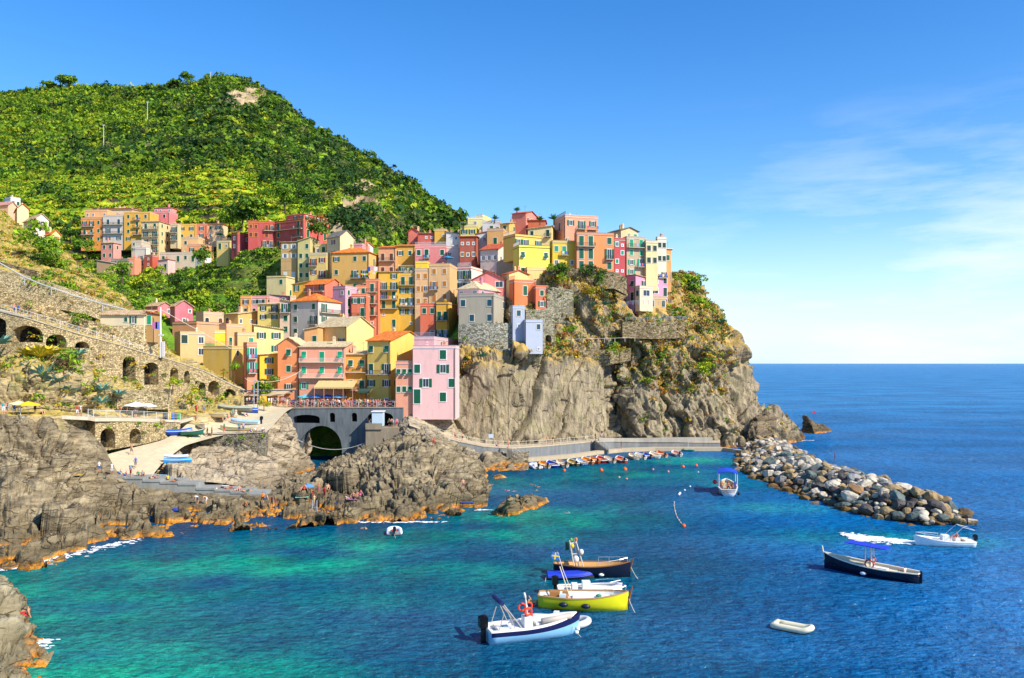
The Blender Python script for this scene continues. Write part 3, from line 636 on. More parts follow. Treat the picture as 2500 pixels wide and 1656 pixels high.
gr = sheet('creek_rocks', Gr, rock('#a3937a', '#5a5043', '#c2b08e', tide=True)); tag(gr, kind='structure')
# creek side rocks below the right end of the bridge and left foot of the cliff
hx = [925, 960, 1000, 1040, 1080, 1120, 1190, 1290]
HR = [
 [(1180,136),(1175,139),(1160,142),(1150,146),(1145,150),(1150,152),(1152,151),(1150,153)],
 [(1140,143),(1130,145),(1110,147),(1085,150),(1095,153),(1115,155),(1128,157),(1135,160)],
 [(1110,150),(1095,152),(1070,154),(1055,157),(1070,159),(1100,160),(1112,162),(1122,164)],
 [(1090,158),(1065,159),(1035,161),(1035,163),(1062,165),(1085,166),(1098,167),(1110,169)],
 [(1080,163),(1055,163.5),(995,168),(988,171),(985,173),(1040,174),(1095,174),(1105,176)]]
G = netgrid([[(x, y, d) for x, (y, d) in zip(hx, r)] for r in HR], 240, 200); v = np.linspace(0, 4, 200)[:, None]*np.ones((1, 240))
Gr = rockify(G, 4.5, 1.2, 1.4, .45, (.8, 1, 1.5), 0, R(-25), .2, 23, np.clip(v*2+.2, 0, 1)*np.where(v > 2.7, .3, 1))
hr = sheet('cove_rocks', Gr, rock('#9b8d74', '#4d463b', '#bdac8b', tide=True)); tag(hr, kind='structure')
# near rocks at the lower left corner
jx = [-400, -120, 0, 50, 90, 112]
JR = [[(1390,78),(1395,79),(1410,78),(1480,68),(1545,61.5),(1560,60)],
      [(1400,70),(1405,70),(1425,69),(1490,64),(1555,58),(1600,56)],
      [(1500,58),(1500,58),(1510,58),(1550,56.5),(1600,55),(1620,54.5)],
      [(1640,49),(1640,49),(1640,50),(1650,50),(1660,51),(1665,51.5)],
      [(1850,42),(1850,42),(1850,42),(1850,42),(1850,42),(1850,43)]]
G = netgrid([[(x, y, d) for x, (y, d) in zip(jx, r)] for r in JR], 160, 200)
G[..., 2] += 0
n = flipcam(normals(G), G); Gr = rockify(G, 3.2, 1.2, .9, .3, (1, 1, 1.3), 0, R(20), .15, 29)
jr = sheet('corner_rocks', Gr, rock('#a89c7c', '#6d6046', '#c9bd98', tide=True)); tag(jr, kind='structure')

def islet(name, label, pts, top, seed, mat, kind='structure', lab=True):
    """a sea rock as a skirted mound: outline at the water, ridge heights inside"""
    pts = [Wt(*q) for q in pts]; c = sum(pts, Vector())/len(pts); rings = []; NS = 22; M_ = 64
    out = []
    for i in range(M_):
        t = i/M_*len(pts); a = int(t); f = t-a; out.append(pts[a % len(pts)].lerp(pts[(a+1) % len(pts)], f))
    tp = [Vector(q) for q in top]
    Gd = np.zeros((NS, M_+1, 3))
    for j in range(NS):
        s = j/(NS-1)
        for i in range(M_+1):
            o = out[i % M_]; t = min(tp, key=lambda q: (q.xy-o.xy).length)
            hgt = -1.+(t.z+1)*math.sin(min(1, s*1.15)*math.pi/2)**.9
            q = o.lerp(Vector((t.x, t.y, 0)), s**1.1*.97); Gd[j, i] = (q.x, q.y, hgt)
    Gd = catmull(Gd, 90); Gd = catmull(Gd.transpose(1, 0, 2), 160).transpose(1, 0, 2)
    c3 = np.array([c.x, c.y, 0]); nn = normals(Gd); s = np.sign((nn*(Gd-c3)).sum(2, keepdims=True)); nn = nn*s
    p = Gd.reshape(-1, 3); a, e = cells(p/1.7+seed, 1.1); b_, e2 = cells(p/.7+seed, 1.1)
    Gd = Gd+nn*((a*.55-np.exp(-e*20)*.2+b_*.18).reshape(Gd.shape[:2]))[..., None]
    o = sheet(name, Gd, mat); tag(o, kind=kind) if kind else None
    return tag(o, label, 'rock')
RK = rock('#84765c', '#3a332a', '#b09f7c', tide=True, veg=0); RKD = rock('#6a5c48', '#332d27', '#8c7a5c', tide=True)
islet('sea_rock', 'twin humped brown rock awash with orange weed beside the swimmers', [(1195,1258),(1230,1228),(1270,1210),(1320,1210),(1345,1220),(1335,1235),(1290,1248),(1240,1262)],
      [Pz(1245, 1218, 2.4), Pz(1262, 1216, 2.1), Pz(1285, 1228, .9), Pz(1318, 1222, 1.5), Pz(1222, 1250, .5)], 3, RK, kind=None)
islet('sea_rock', 'dark wedge shaped rock standing alone in the open sea', [(1960,1055),(1962,1048),(1990,1046),(2030,1048),(2032,1055),(1990,1060)],
      [Vector((Wt(1968,1055).x, Wt(1968,1055).y+2, 4.6)), Vector((Wt(1985,1055).x, Wt(1985,1055).y+2, 3.)), Vector((Wt(2005,1055).x, Wt(2005,1055).y+1.5, 1.7))], 8, RKD, kind=None)
islet('sea_rock', 'low dark rock with foam between the headland and the breakwater', [(1935,1070),(1945,1063),(1962,1065),(1968,1072),(1950,1075)], [Vector((Wt(1948,1068).x, Wt(1948,1068).y, 1.3))], 12, RKD, kind=None)
islet('sea_rock', 'half sunken brown rock off the grey outcrop', [(1185,1168),(1215,1160),(1245,1164),(1225,1172)], [Vector((Wt(1222,1166).x, Wt(1222,1166).y, .3))], 15, RK, kind=None)
for nm, pts, w_, lb, sd in (('sea_foam', [Wt(x, 1392-.24*(x-20)) for x in range(20, 330, 9)], .5, 'white foam along the orange shore rocks at left', 1),
                            ('sea_foam', [Wt(1275+i*5, 1243-i*1.5) for i in range(12)], .35, 'white foam washing over the twin humped rock', 2),
                            ('sea_foam', [Wt(85+i*4, 1600-i*5) for i in range(8)], .3, 'white foam at the foot of the near corner rocks', 3),
                            ('sea_foam', [Wt(1930+i*8, 1076) for i in range(8)], .7, 'white foam beyond the breakwater root', 4),
                            ('sea_foam', [Wt(x, 1246) for x in range(1170, 1190, 5)]+[Wt(x, 1276) for x in range(880, 1090, 14)], .3, 'thin white foam along the swimming rocks', 5)):
    foam(nm, [(q.x, q.y) for q in pts], w_, lb, sd)
# ================================================================== houses
SHC = {'g': '#0f5a3c', 'G': '#16966a', 'b': '#6a3a20', 'r': '#8c3326', 'o': '#c07a2a', 't': '#1f4f5c', 'd': '#1d3a30', 'u': '#2a62b8', 'w': '#d9d9d2', 'k': '#3a2a20'}
_wc = {}
def cached(key, fn):
    if key not in _wc: _wc[key] = fn()
    return _wc[key]
def shutter_mesh(w, h, c, slats=True):
    def mk():
        mb = MB(); mb.box(0, w, -.05, 0, 0, h)
        n = max(2, int(h/.3))
        for i in range(n): mb.box(.07, w-.07, -.07, -.04, .08+i*(h-.1)/n, .08+i*(h-.1)/n+(h-.1)/n*.55)
        return mb.mesh('shutter', plain(SHC[c], .6))
    return cached(('sh', w, h, c), mk)
def frame_mesh(w, h, fc):
    def mk():
        mb = MB(); t = .13
        mb.box(-w/2-t, w/2+t, -.05, .02, h, h+t); mb.box(-w/2-t, w/2+t, -.09, .02, -t, 0)
        mb.box(-w/2-t, -w/2, -.05, .02, 0, h); mb.box(w/2, w/2+t, -.05, .02, 0, h)
        return mb.mesh('window', plain(fc, .8))
    return cached(('fr', w, h, fc), mk)
def pane_mesh(w, h, case='#dfe0dc'):
    def mk():
        mb = MB(); mb.box(-w/2, w/2, -.015, .01, 0, h); mb.cur = 1; t = .06
        mb.box(-w/2, -w/2+t, -.045, 0, 0, h); mb.box(w/2-t, w/2, -.045, 0, 0, h); mb.box(-t/2, t/2, -.045, 0, 0, h); mb.box(-w/2+t, w/2-t, -.04, 0, h-t, h); mb.box(-w/2+t, w/2-t, -.04, 0, 0, t)
        return mb.mesh('pane', [glassm(), plain(case, .5)])
    return cached(('pn', w, h, case), mk)
def arch_mesh(w, h, c):
    def mk():
        mb = MB(); pts = [(-w/2, 0), (w/2, 0)]+[(w/2*math.cos(a), h-w/2+w/2*math.sin(a)) for a in [i*math.pi/8 for i in range(9)]]
        n = len(pts); mb.add([(x, 0, z) for x, z in pts]+[(x, -.06, z) for x, z in pts], [tuple(range(n, 2*n))]+[(i, n+i, n+(i+1) % n, (i+1) % n) for i in range(n)])
        return mb.mesh('pane', plain(SHC[c], .6) if c else glassm())
    return cached(('ar', w, h, c), mk)
def window(par, kind, x, y, z, rz, sh, fc, s=1.):
    """one window with its shutters; kinds: s closed shutters, o open, d tall closed, D tall open, h tilted, p bare, w small, a arched, A wide"""
    tall = kind in 'dD'; w, h = (.95, 1.35) if not tall else (1.0, 2.15)
    if kind == 'w': w, h = .6, .7
    if kind == 'A': w, h = 2.0, 1.5
    if kind == 'a': w, h = 1.0, 1.9
    if kind == 'p': w, h = .85, 1.1
    w *= s; h *= s
    w = round(w, 2); h = round(h, 2)
    fw = link('window', frame_mesh(w, h, fc), par, loc=(x, y, z), rz=rz)
    if kind == 'a': link('pane', arch_mesh(w, h, sh if random.random() < .5 else None), fw, loc=(0, -.01, 0)); return
    if kind in 'oDpwA': link('pane', pane_mesh(w, h), fw, loc=(0, -.012, 0))
    if kind in 'sd':
        m = shutter_mesh(w/2-.01, h, sh); link('shutter', m, fw, loc=(-w/2, -.01, 0)); link('shutter', m, fw, loc=(.01, -.01, 0))
    if kind in 'oD':
        m = shutter_mesh(w/2, h, sh); link('shutter', m, fw, loc=(-w-.04, -.02, 0)); link('shutter', m, fw, loc=(w/2+.04, -.02, 0))
    if kind == 'h':
        m = shutter_mesh(w, h*.52, sh); link('shutter', m, fw, loc=(-w/2, -.02, h*.48))
        link('pane', pane_mesh(w, h), fw, loc=(0, -.012, 0)); link('shutter', m, fw, loc=(-w/2, -.62, .08), rot=(R(-38), 0, 0))
def rail_mesh(w, c='#3c3f42', dep=.85, hgt=.95, sides=True, gap=.16):
    def mk():
        mb = MB(); z0 = .14; n = max(3, int(w/gap))
        mb.box(-w/2, w/2, -dep, -dep+.05, hgt, hgt+.05); mb.box(-w/2, w/2, -dep, -dep+.04, z0, z0+.03)
        for i in range(n+1): x = -w/2+w*i/n; mb.box(x-.016, x+.016, -dep+.005, -dep+.035, z0+.03, hgt)
        if sides:
            for x in (-w/2, w/2-.04):
                mb.box(x, x+.04, -dep+.05, 0, hgt, hgt+.04)
                k = int(dep/.2)
                for i in range(k): mb.box(x, x+.03, -dep+.06+i*.2, -dep+.085+i*.2, z0, hgt)
        return mb.mesh('railing', plain(c, .5))
    return cached(('ra', w, c, dep), mk)
def balcony(par, x0, x1, y, z, rz, rc='#3c3f42', sc_='#c9bca4', dep=.85):
    w = round(x1-x0, 1); mb = MB(); mb.box(-w/2, w/2, -dep-.03, -.002, 0, .13)
    for i in range(3): mb.box(-w/2+.1+(w-.35)*i/2, -w/2+.25+(w-.35)*i/2, -dep+.15, -.002, -.16, 0)
    c, s = math.cos(rz), math.sin(rz)
    o = obj('balcony', mb, plain(sc_, .85), par, loc=(x if False else (x0+x1)/2*c, (x0+x1)/2*s, z) if rz == 0 else None)
    if rz: o.location = (y, (x0+x1)/2, z); o.rotation_euler = (0, 0, rz)
    else: o.location = ((x0+x1)/2, y, z)
    link('railing', rail_mesh(w, rc, dep), o)
    if random.random() < .45:
        rr = random.Random(int(w*100+z*10)); n_ = rr.randint(1, 3)
        for k in range(n_):
            mb = MB(); q = -w/2+(k+.5)/n_*w; mb.box(q-.25, q+.25, -dep-.07, -dep-.04, rr.uniform(.2, .4), .97)
            obj('drying_cloth', mb, plain(rr.choice(['#e8e6e0', '#4a6fb0', '#c75a6a', '#d9c7b0', '#8fb0cc']), .9), o)
    elif random.random() < .4:
        link('potted_plant', leafmesh('potted_plant', [(random.uniform(-w/2+.3, w/2-.3), -dep+.15, .5)], .33, 60, .3, [GREENS[random.choice(['mid', 'bright', 'rust'])]]), o)
    return o
NH = 0
def house(label, xa, xb, xc, yt, yb, Yd, a, col, roof='flat', rh=1.6, L='', Rr='', sh='g', depth=7., rc='tile', ext=3., group=None, cat='house', name='house', mat=None, fc='#d8d0bc', ws=1., railtop=None, trim=None, chim=None, band=None, rcol='#3c3f42', ovh=.35):
    global NH; NH += 1; rr = random.Random(NH*13)
    B = P(xb, yb, Yd); zb = B.z; hgt = (yb-yt)*Yd/F; a = R(a); e1 = (-math.cos(a), math.sin(a)); e2 = (math.sin(a), math.cos(a))
    def solve(px, e):
        k = (px-CX)/F; return (k*B.y-B.x)/(e[0]-k*e[1])
    w = solve(xa, e1) if xa < xb else depth
    d = solve(xc, e2) if xc > xb else depth
    if not (.5 < w < 60): print('BAD w', label, w); w = depth
    if not (.5 < d < 60): print('BAD d', label, d); d = depth if d < 60 else 14
    w = min(w, 60); d = min(d, 26)
    root = thing(name, label, cat, loc=B, rz=-a, group=group)
    M = mat or plaster(col)
    mb = MB(); mb.box(-w, 0, 0, d, -ext, hgt)
    RM = {'tile': tiles(), 'beige': tiles('#d9b98a', '#b08a5a'), 'grey': tiles('#8c8478', '#6a645c'), 'red': tiles('#d9683a', '#a8482a'), 'pale': tiles('#e0cda0', '#c2a676'), 'pink': tiles('#d8a08c', '#b87a68')}[rc] if rc in ('tile', 'beige', 'grey', 'red', 'pale', 'pink') else plain(rc, .85)
    o_ = ovh; t = .14; rb = MB()
    def slabq(p):  # thick roof plane from 4 corners
        n = (Vector(p[1])-Vector(p[0])).cross(Vector(p[3])-Vector(p[0])).normalized()
        if n.z < 0: n = -n
        lo = [Vector(q)+n*.01 for q in p]; hi = [q+n*t for q in lo]
        rb.add(lo+hi, [(4, 5, 6, 7), (3, 2, 1, 0), (0, 1, 5, 4), (1, 2, 6, 5), (2, 3, 7, 6), (3, 0, 4, 7)])
    if roof == 'gx':    # ridge runs along the left face; gable on the right face
        mb.add([(-w, 0, hgt), (0, 0, hgt), (-w, d, hgt), (0, d, hgt), (-w, d/2, hgt+rh), (0, d/2, hgt+rh)], [(0, 4, 2), (1, 3, 5), (0, 1, 5, 4), (2, 4, 5, 3)])
        k = rh/(d/2); slabq([(-w-o_, -o_, hgt-k*o_), (o_, -o_, hgt-k*o_), (o_, d/2, hgt+rh), (-w-o_, d/2, hgt+rh)]); slabq([(-w-o_, d/2, hgt+rh), (o_, d/2, hgt+rh), (o_, d+o_, hgt-k*o_), (-w-o_, d+o_, hgt-k*o_)])
    elif roof == 'gy':  # ridge runs along the right face; gable on the left face
        mb.add([(-w, 0, hgt), (0, 0, hgt), (-w/2, 0, hgt+rh), (-w, d, hgt), (0, d, hgt), (-w/2, d, hgt+rh)], [(0, 1, 2), (4, 3, 5), (1, 4, 5, 2), (3, 0, 2, 5)])
        k = rh/(w/2); slabq([(-w-o_, -o_, hgt-k*o_), (-w/2, -o_, hgt+rh), (-w/2, d+o_, hgt+rh), (-w-o_, d+o_, hgt-k*o_)]); slabq([(-w/2, -o_, hgt+rh), (o_, -o_, hgt-k*o_), (o_, d+o_, hgt-k*o_), (-w/2, d+o_, hgt+rh)])
    elif roof == 'hip':
        i = min(w, d)/2*.98; k = rh/i; x0, x1, y0, y1 = -w-o_, o_, -o_, d+o_; zl = hgt-k*o_*.5
        p0, p1, p2, p3 = (x0, y0, zl), (x1, y0, zl), (x1, y1, zl), (x0, y1, zl)
        r0, r1 = ((x0+i+o_, d/2, hgt+rh), (x1-i-o_, d/2, hgt+rh)) if w >= d else ((-w/2, y0+i+o_, hgt+rh), (-w/2, y1-i-o_, hgt+rh))
        lo = [p0, p1, p2, p3]; up_ = [(x, y, z+t) for x, y, z in lo]; rb.add(lo+up_, [(3, 2, 1, 0), (0, 1, 5, 4), (1, 2, 6, 5), (2, 3, 7, 6), (3, 0, 4, 7)])
        q0, q1, q2, q3 = up_
        if w >= d: rb.add([q0, q1, q2, q3, r0, r1], [(0, 1, 5, 4), (1, 2, 5), (2, 3, 4, 5), (3, 0, 4)])
        else: rb.add([q0, q1, q2, q3, r0, r1], [(0, 1, 4), (1, 2, 5, 4), (2, 3, 5), (3, 0, 4, 5)])
    elif roof in ('sx', 'sy', 'sb', 'sr'):  # single slope
        if roof == 'sx': zz = [hgt+rh, hgt, hgt, hgt+rh]      # high on the left
        elif roof == 'sr': zz = [hgt, hgt+rh, hgt+rh, hgt]    # high on the right
        elif roof == 'sy': zz = [hgt, hgt, hgt+rh, hgt+rh]    # high at the back
        else: zz = [hgt+rh, hgt+rh, hgt, hgt]
        c4 = [(-w, 0), (0, 0), (0, d), (-w, d)]
        mb.add([(x, y, hgt) for x, y in c4]+[(x, y, z) for (x, y), z in zip(c4, zz)], [(0, 1, 5, 4), (1, 2, 6, 5), (2, 3, 7, 6), (3, 0, 4, 7), (4, 5, 6, 7)])
        cx_ = [(-w-o_, -o_), (o_, -o_), (o_, d+o_), (-w-o_, d+o_)]; slabq([(x, y, z) for (x, y), z in zip(cx_, zz)])
    else:
        ph = .5; tt = .22
        for bx in ((-w, 0, 0, tt), (-w, 0, d-tt, d), (-w, -w+tt, tt, d-tt), (-tt, 0, tt, d-tt)): mb.box(bx[0], bx[1], bx[2], bx[3], hgt+.003, hgt+ph)
        rb.box(-w-.08, .08, -.08, d+.08, hgt-.12, hgt+.002)
        for bx in ((-w-.05, .05, -.05, tt+.03), (-w-.05, -w+tt+.03, tt+.04, d+.05), (-tt-.03, .05, tt+.04, d+.05)): rb.box(bx[0], bx[1], bx[2], bx[3], hgt+ph+.002, hgt+ph+.07)
        RM = plain(trim or '#c9bfae', .85)
    if band:
        nb = max(1, int(hgt/3.2))
        for i in range(1, nb+1): mb.box(-w-.04, .04, -.05, d, hgt*i/(nb+1)-.07, hgt*i/(nb+1)+.07)
    obj('wall', mb, M, root)
    ro = obj('roof', rb, RM, root)
    if roof == 'flat' and railtop: 
        tr = link('railing', rail_mesh(round(w, 1), railtop, .1), root, loc=(-w/2, .15, hgt+.45)); 
    nch = chim if chim is not None else (rr.choice([0, 1, 1, 2]))
    for k in range(nch):
        x = -w*rr.uniform(.15, .85); y = d*rr.uniform(.25, .7); c = MB(); zt = hgt+(rh*.8 if roof != 'flat' else .1)
        c.box(x-.28, x+.28, y-.25, y+.25, hgt-.1, zt+1.); c.box(x-.36, x+.36, y-.33, y+.33, zt+1.003, zt+1.12); c.box(x-.2, x+.2, y-.18, y+.18, zt+1.123, zt+1.4)
        obj('chimney', c, plaster(rr.choice([col, '#c98a6a', '#d8c4a4'])), ro)
    if rr.random() < .45:
        x = -w*rr.uniform(.2, .8); y = d*.5; c = MB(); z0_ = hgt+(rh if roof != 'flat' else 0); c.tube((x, y, hgt), (x, y, z0_+1.9), .035, 4)
        for q in (1.5, 1.8): c.tube((x-.45, y, z0_+q), (x+.45, y, z0_+q), .022, 3)
        obj('antenna', c, plain('#8a8a88', .5), ro)
    for face, spec, fw, rz in (('L', L, w, 0), ('R', Rr, d, R(90))):
        if not spec: continue
        rows = spec.split('|'); fh = hgt/len(rows)
        for i, row in enumerate(rows):
            bal = [];
            if ':' in row: row, bb = row.split(':'); bal = [tuple(int(q) for q in z.split('-')) for z in bb.split(',')]
            n = len(row); z0 = hgt-(i+1)*fh; sc_ = min(1., fh/2.7, (fw/n)/(1.9 if any(c in 'oD' for c in row) else 1.35))*ws
            sc_ = max(.4, round(sc_*12)/12)
            for j, ch in enumerate(row):
                if ch == '.': continue
                u = (j+.5)/n*fw; zz = z0+.18 if ch in 'dDa' else z0+fh*.5-.6*sc_
                if face == 'L': window(root, ch, -w+u, -.004, zz, 0, sh, fc, sc_)
                else: window(root, ch, .004, u, zz, rz, sh, fc, sc_)
            for (b0, b1) in bal:
                u0 = max(.1, (b0+.08)/n*fw); u1 = min(fw-.1, (b1+.92)/n*fw)
                if face == 'L': balcony(root, -w+u0, -w+u1, -.004, z0+.02, 0, rcol)
                else: balcony(root, u0, u1, .004, z0+.02, rz, rcol)
    if hgt > 5 and rr.random() < .75:
        c = MB(); x = -.25; c.tube((x, -.1, -ext+.2), (x, -.1, hgt-.15), .06, 6); c.tube((x, -.1, hgt-.15), (x, .05, hgt), .06, 6)
        obj('drainpipe', c, plain('#5b4a3c', .5), root)
    return root
CROP = 'tall houses stacked on the cliff village'
H_ = house
# --- far cluster on the left terraces
gA = 'distant houses at the head of the valley'
H_('orange five storey house at the left end of the far terrace row', 198, 249, 249, 534, 594, 332, 4, '#e08a2c', L='DDs:0-1|dds:0-1|sss', group=gA, rcol='#35302c')
H_('small orange penthouse with green awning on the leftmost far house', 207, 262, 262, 515, 533, 336, 4, '#e0a468', L='pp.p', group=gA, railtop='#555555')
H_('pale lilac tall house between the orange and yellow far houses', 251, 303, 303, 528, 593, 331, 4, '#c9bdb4', L='dd:0-1|Dd:0-1|oo', group=gA, sh='t')
H_('cream attic house with flat roof behind the pale lilac house', 262, 322, 322, 512, 530, 345, 4, '#dcc09a', roof='sy', rh=.8, rc='pink', L='.p.p', group=gA)
H_('long low cream house with terracotta edge at the back of the far row', 226, 330, 330, 509, 520, 356, 4, '#d8b494', roof='sy', rh=.6, rc='red', L='....p', group=gA)
H_('golden yellow house with three balconies in the far row', 303, 366, 366, 520, 592, 330, 4, '#dda52a', L='sds:1-1|sds:1-1|sd.:1-1|o..', group=gA)
H_('tall beige corner house with four floors facing the valley', 345, 389, 415, 541, 618, 322, 8, '#d9bf8a', L='dd:0-1|DD:0-1|oD:1-1|.D:1-1', Rr='ss|ss|ss|..', group=gA, roof='hip', rh=1.2, rc='beige')
H_('rose pink house above the tall beige corner house', 366, 413, 434, 519, 556, 338, 6, '#d8707a', L='ds|..', Rr='.|s', group=gA, sh='d')
H_('narrow pink rooftop storey with orange eaves', 376, 419, 435, 507, 521, 346, 6, '#dc8a90', L='pp.p', roof='hip', rh=.7, group=gA)
H_('unplastered tan tower house at the top right of the far row', 436, 449, 464, 505, 548, 360, 20, '#b8a488', L='p|w', group=gA)
H_('narrow house front hung with laundry beside the tall beige house', 416, 434, 434, 550, 588, 324, 5, '#cfb890', L='D:0-0|D:0-0', group=gA)
H_('sunny yellow house with open green shutters at the end of the far terrace', 434, 478, 478, 550, 586, 326, 5, '#e2b23a', L='oo|ss', group=gA)
H_('coral red house between the yellow and beige far houses', 478, 505, 505, 550, 584, 326, 5, '#dc7a5c', L='o|o', group=gA)
H_('peach beige house under a green parasol at the right end of the far row', 505, 541, 556, 547, 584, 326, 8, '#e0bd94', L='so|p.', Rr='..|..', roof='hip', rh=.7, rc='red', group=gA)
H_('small peach box house with rooftop pots below the yellow far house', 443, 484, 484, 582, 604, 316, 5, '#dcae78', L='s.', group=gA)
H_('orange house with two dark windows in the lower far cluster', 457, 502, 502, 600, 620, 311, 5, '#dc8a54', L='os', group=gA)
H_('long low whitish house with green doors in the lower far cluster', 390, 480, 480, 619, 640, 305, 5, '#cdbda4', L='s.dsd', group=gA)
H_('plain white triangular walled house at the right of the lower cluster', 476, 500, 516, 616, 640, 303, 25, '#dcd8d0', L='.', Rr='.', roof='sx', rh=.6, rc='grey', group=gA)
H_('pale pink hut with one dark door below the long whitish house', 386, 410, 428, 636, 660, 300, 15, '#e0b0ac', L='pd', Rr='.', group=gA, roof='sr', rh=.4, rc='pink')
H_('small crimson house with an orange side in the lower far cluster', 352, 372, 388, 625, 652, 303, 20, '#b03a30', L='p|p', Rr='.|.', group=gA)
H_('white house with glazed terrace above the crimson house', 330, 357, 367, 608, 652, 306, 12, '#d8cfbf', L='.|D:0-0|D:0-0', Rr='.|.', group=gA, railtop='#d8d8d8')
H_('little salmon hut between the stone and white far houses', 311, 329, 329, 633, 655, 301, 5, '#e08c6c', L='p', group=gA)
H_('low grey stone house with two green windows in the far cluster', 271, 311, 311, 635, 662, 300, 5, '#8a8070', mat=stone('#8f8674', '#5c564a', 2.), L='ss', group=gA)
H_('salmon pink two storey house with green windows near the far trees', 247, 277, 296, 593, 634, 306, 12, '#dc8e84', L='ss|ss', Rr='s|.', roof='hip', rh=.9, rc='beige', group=gA)
H_('lilac grey annex beside the tall beige corner house', 321, 345, 345, 590, 616, 315, 5, '#c4b49c', L='s.|o.', group=gA)
H_('low shed under a broad white awning below the salmon house', 236, 272, 272, 642, 660, 298, 5, '#a88c6c', roof='sx', rh=1.1, rc='#d8d0c0', L='', group=gA)
# --- houses on the left hillside crest
gB = 'houses on the near left crest'
H_('white box house high on the left crest', 11, 26, 50, 484, 506, 292, 30, '#dcdcd8', L='.', Rr='ss', group=gB)
H_('long salmon roofed house at the left edge of the crest', -22, 20, 40, 500, 520, 262, 15, '#e0b090', roof='gx', rh=1.2, rc='pink', group=gB)
H_('pale yellow gabled house on the left crest', 36, 42, 70, 508, 532, 252, 55, '#e6cf9a', roof='gx', rh=1.4, group=gB, rc='red')
H_('white chalet with gabled front and balcony on the crest', 57, 84, 119, 534, 570, 240, 42, '#dcd2c4', roof='gx', rh=1.7, rc='beige', L='s|.', Rr='sD.:1-2|..d', sh='r', group=gB)
H_('little cream cottage with orange roof below the chalet', 110, 126, 147, 571, 592, 230, 40, '#dfc78c', roof='gx', rh=1.1, L='s', Rr='.s', sh='o', group=gB)
# --- mid village, left side
gC = 'houses on the lower village slope'
H_('ochre and mauve house with pale hipped roof beyond the lamp post', 357, 385, 420, 747, 792, 216, 30, '#c8707c', roof='gx', rh=1.1, rc='beige', L='.|.', Rr='.p|..', group=gC)
H_('mauve pink gabled house beside the tree', 415, 427, 471, 747, 792, 210, 52, '#bc6076', roof='gx', rh=1.5, rc='beige', Rr='..p|.p.', sh='b', group=gC)
H_('peach flat house with parapet and brown arched windows', 478, 497, 546, 766, 796, 205, 40, '#e2aa86', L='.', Rr='a.a', sh='b', group=gC)
H_('peach house with long cream awning roof and chimneys', 547, 581, 633, 767, 800, 203, 28, '#dca860', roof='sy', rh=1.1, rc='pale', L='s.', Rr='p.pp', sh='b', chim=3, group=gC)
H_('low salmon terrace house in front of the peach flat house', 421, 480, 541, 790, 815, 197, 22, '#dc9870', trim='#3f7a6a', group=gC, chim=1)
H_('salmon house with grey shed roof and rooftop tank', 535, 553, 592, 796, 845, 188, 35, '#dca270', L='.|.', Rr='..|dd', group=gC)
H_('beige house with one large barred window above the ramp', 426, 440, 501, 815, 872, 179, 58, '#c9b078', L='.', Rr='s.p|..p', sh='d', group=gC, ws=1.4, trim='#bcb8b0')
H_('bright yellow rooftop cube above the long beige wall', 519, 524, 550, 812, 840, 183, 70, '#f0cc20', Rr='.', group=gC, trim='#d8d8e0', chim=0)
H_('blank olive yellow house above the arcade ramp', 496, 566, 593, 851, 925, 171, 18, '#c6a84c', L='.|.', Rr='s|.|.', group=gC, railtop='#b8a48c')
H_('peach terrace house with teal window', 572, 580, 624, 817, 850, 177, 60, '#e2b070', Rr='.s', group=gC, sh='G')
H_('narrow coral house with tall green shutters by the arcade', 594, 603, 628, 842, 948, 168, 62, '#dc8260', Rr='D:0-0|D:0-0|.', sh='G', group=gC)
H_('pale yellow house with sloping parapet and open green shutters', 612, 620, 692, 804, 868, 180, 72, '#ecd88c', roof='sb', rh=1., rc='pale', Rr='oo|.o', group=gC)
H_('lemon yellow house below the pale one, half hidden by a tree', 627, 634, 680, 867, 950, 176, 72, '#ecc430', roof='sy', rh=.3, rc='beige', Rr='o|o|.', group=gC)
H_('orange house with dark shutters in the middle terrace row', 587, 613, 613, 727, 770, 216, 5, '#e8a050', L='o|s', sh='d', group=gC)
H_('rose house with three dark windows in the middle terrace row', 613, 658, 658, 727, 770, 216, 5, '#dc9296', L='ooo|s..', sh='d', group=gC)
H_('mauve house end behind the middle terrace row', 658, 704, 704, 724, 760, 226, 5, '#b87ca0', L='.s|..', group=gC, roof='sx', rh=.5, rc='grey')
H_('butter yellow house with a tiled porch and terrace', 629, 684, 684, 743, 806, 205, 6, '#e4cb6c', roof='sy', rh=.9, rc='pale', L='oD:1-1|oo|..', sh='d', group=gC)
H_('cream narrow house squeezed beside the white house', 683, 712, 712, 738, 818, 203, 5, '#e0c0a4', L='D:0-0|s|s', roof='sx', rh=.8, rc='pale', group=gC)
H_('white house with a bright orange hipped roof and green shutters', 711, 777, 832, 734, 824, 199, 27, '#c9c0b8', roof='hip', rh=2.3, L='s.s|s.D:2-2|s..', Rr='D.:0-1|os|..', group=gC, rcol='#555')
H_('golden house with slanting beige roof in the upper lane', 714, 775, 790, 694, 730, 223, 12, '#e0a91c', roof='sr', rh=1.2, rc='beige', L='D..|..', group=gC)
H_('coral fronted house with pink gable side', 745, 793, 839, 694, 730, 217, 26, '#dc6a5a', roof='gx', rh=1.7, L='w.D:0-2|.w', Rr='.|.', group=gC)
H_('lilac pink flat house stepping down the slope', 812, 843, 875, 703, 772, 213, 28, '#cf94ac', L='.p|..|..', Rr='s.|d.|s.', group=gC)
H_('cream house with arched doors under the stone patterned house', 651, 698, 720, 677, 724, 240, 12, '#cfc08c', L='.s|..', Rr='.|a', group=gC, trim='#5c5850')
H_('weathered ochre house with grey windows, leftmost of the tall row', 686, 727, 727, 591, 682, 250, 8, '#bf9c62', L='oo|oo|..|ss', sh='w', roof='sy', rh=.5, rc='beige', group=gC, band=1)
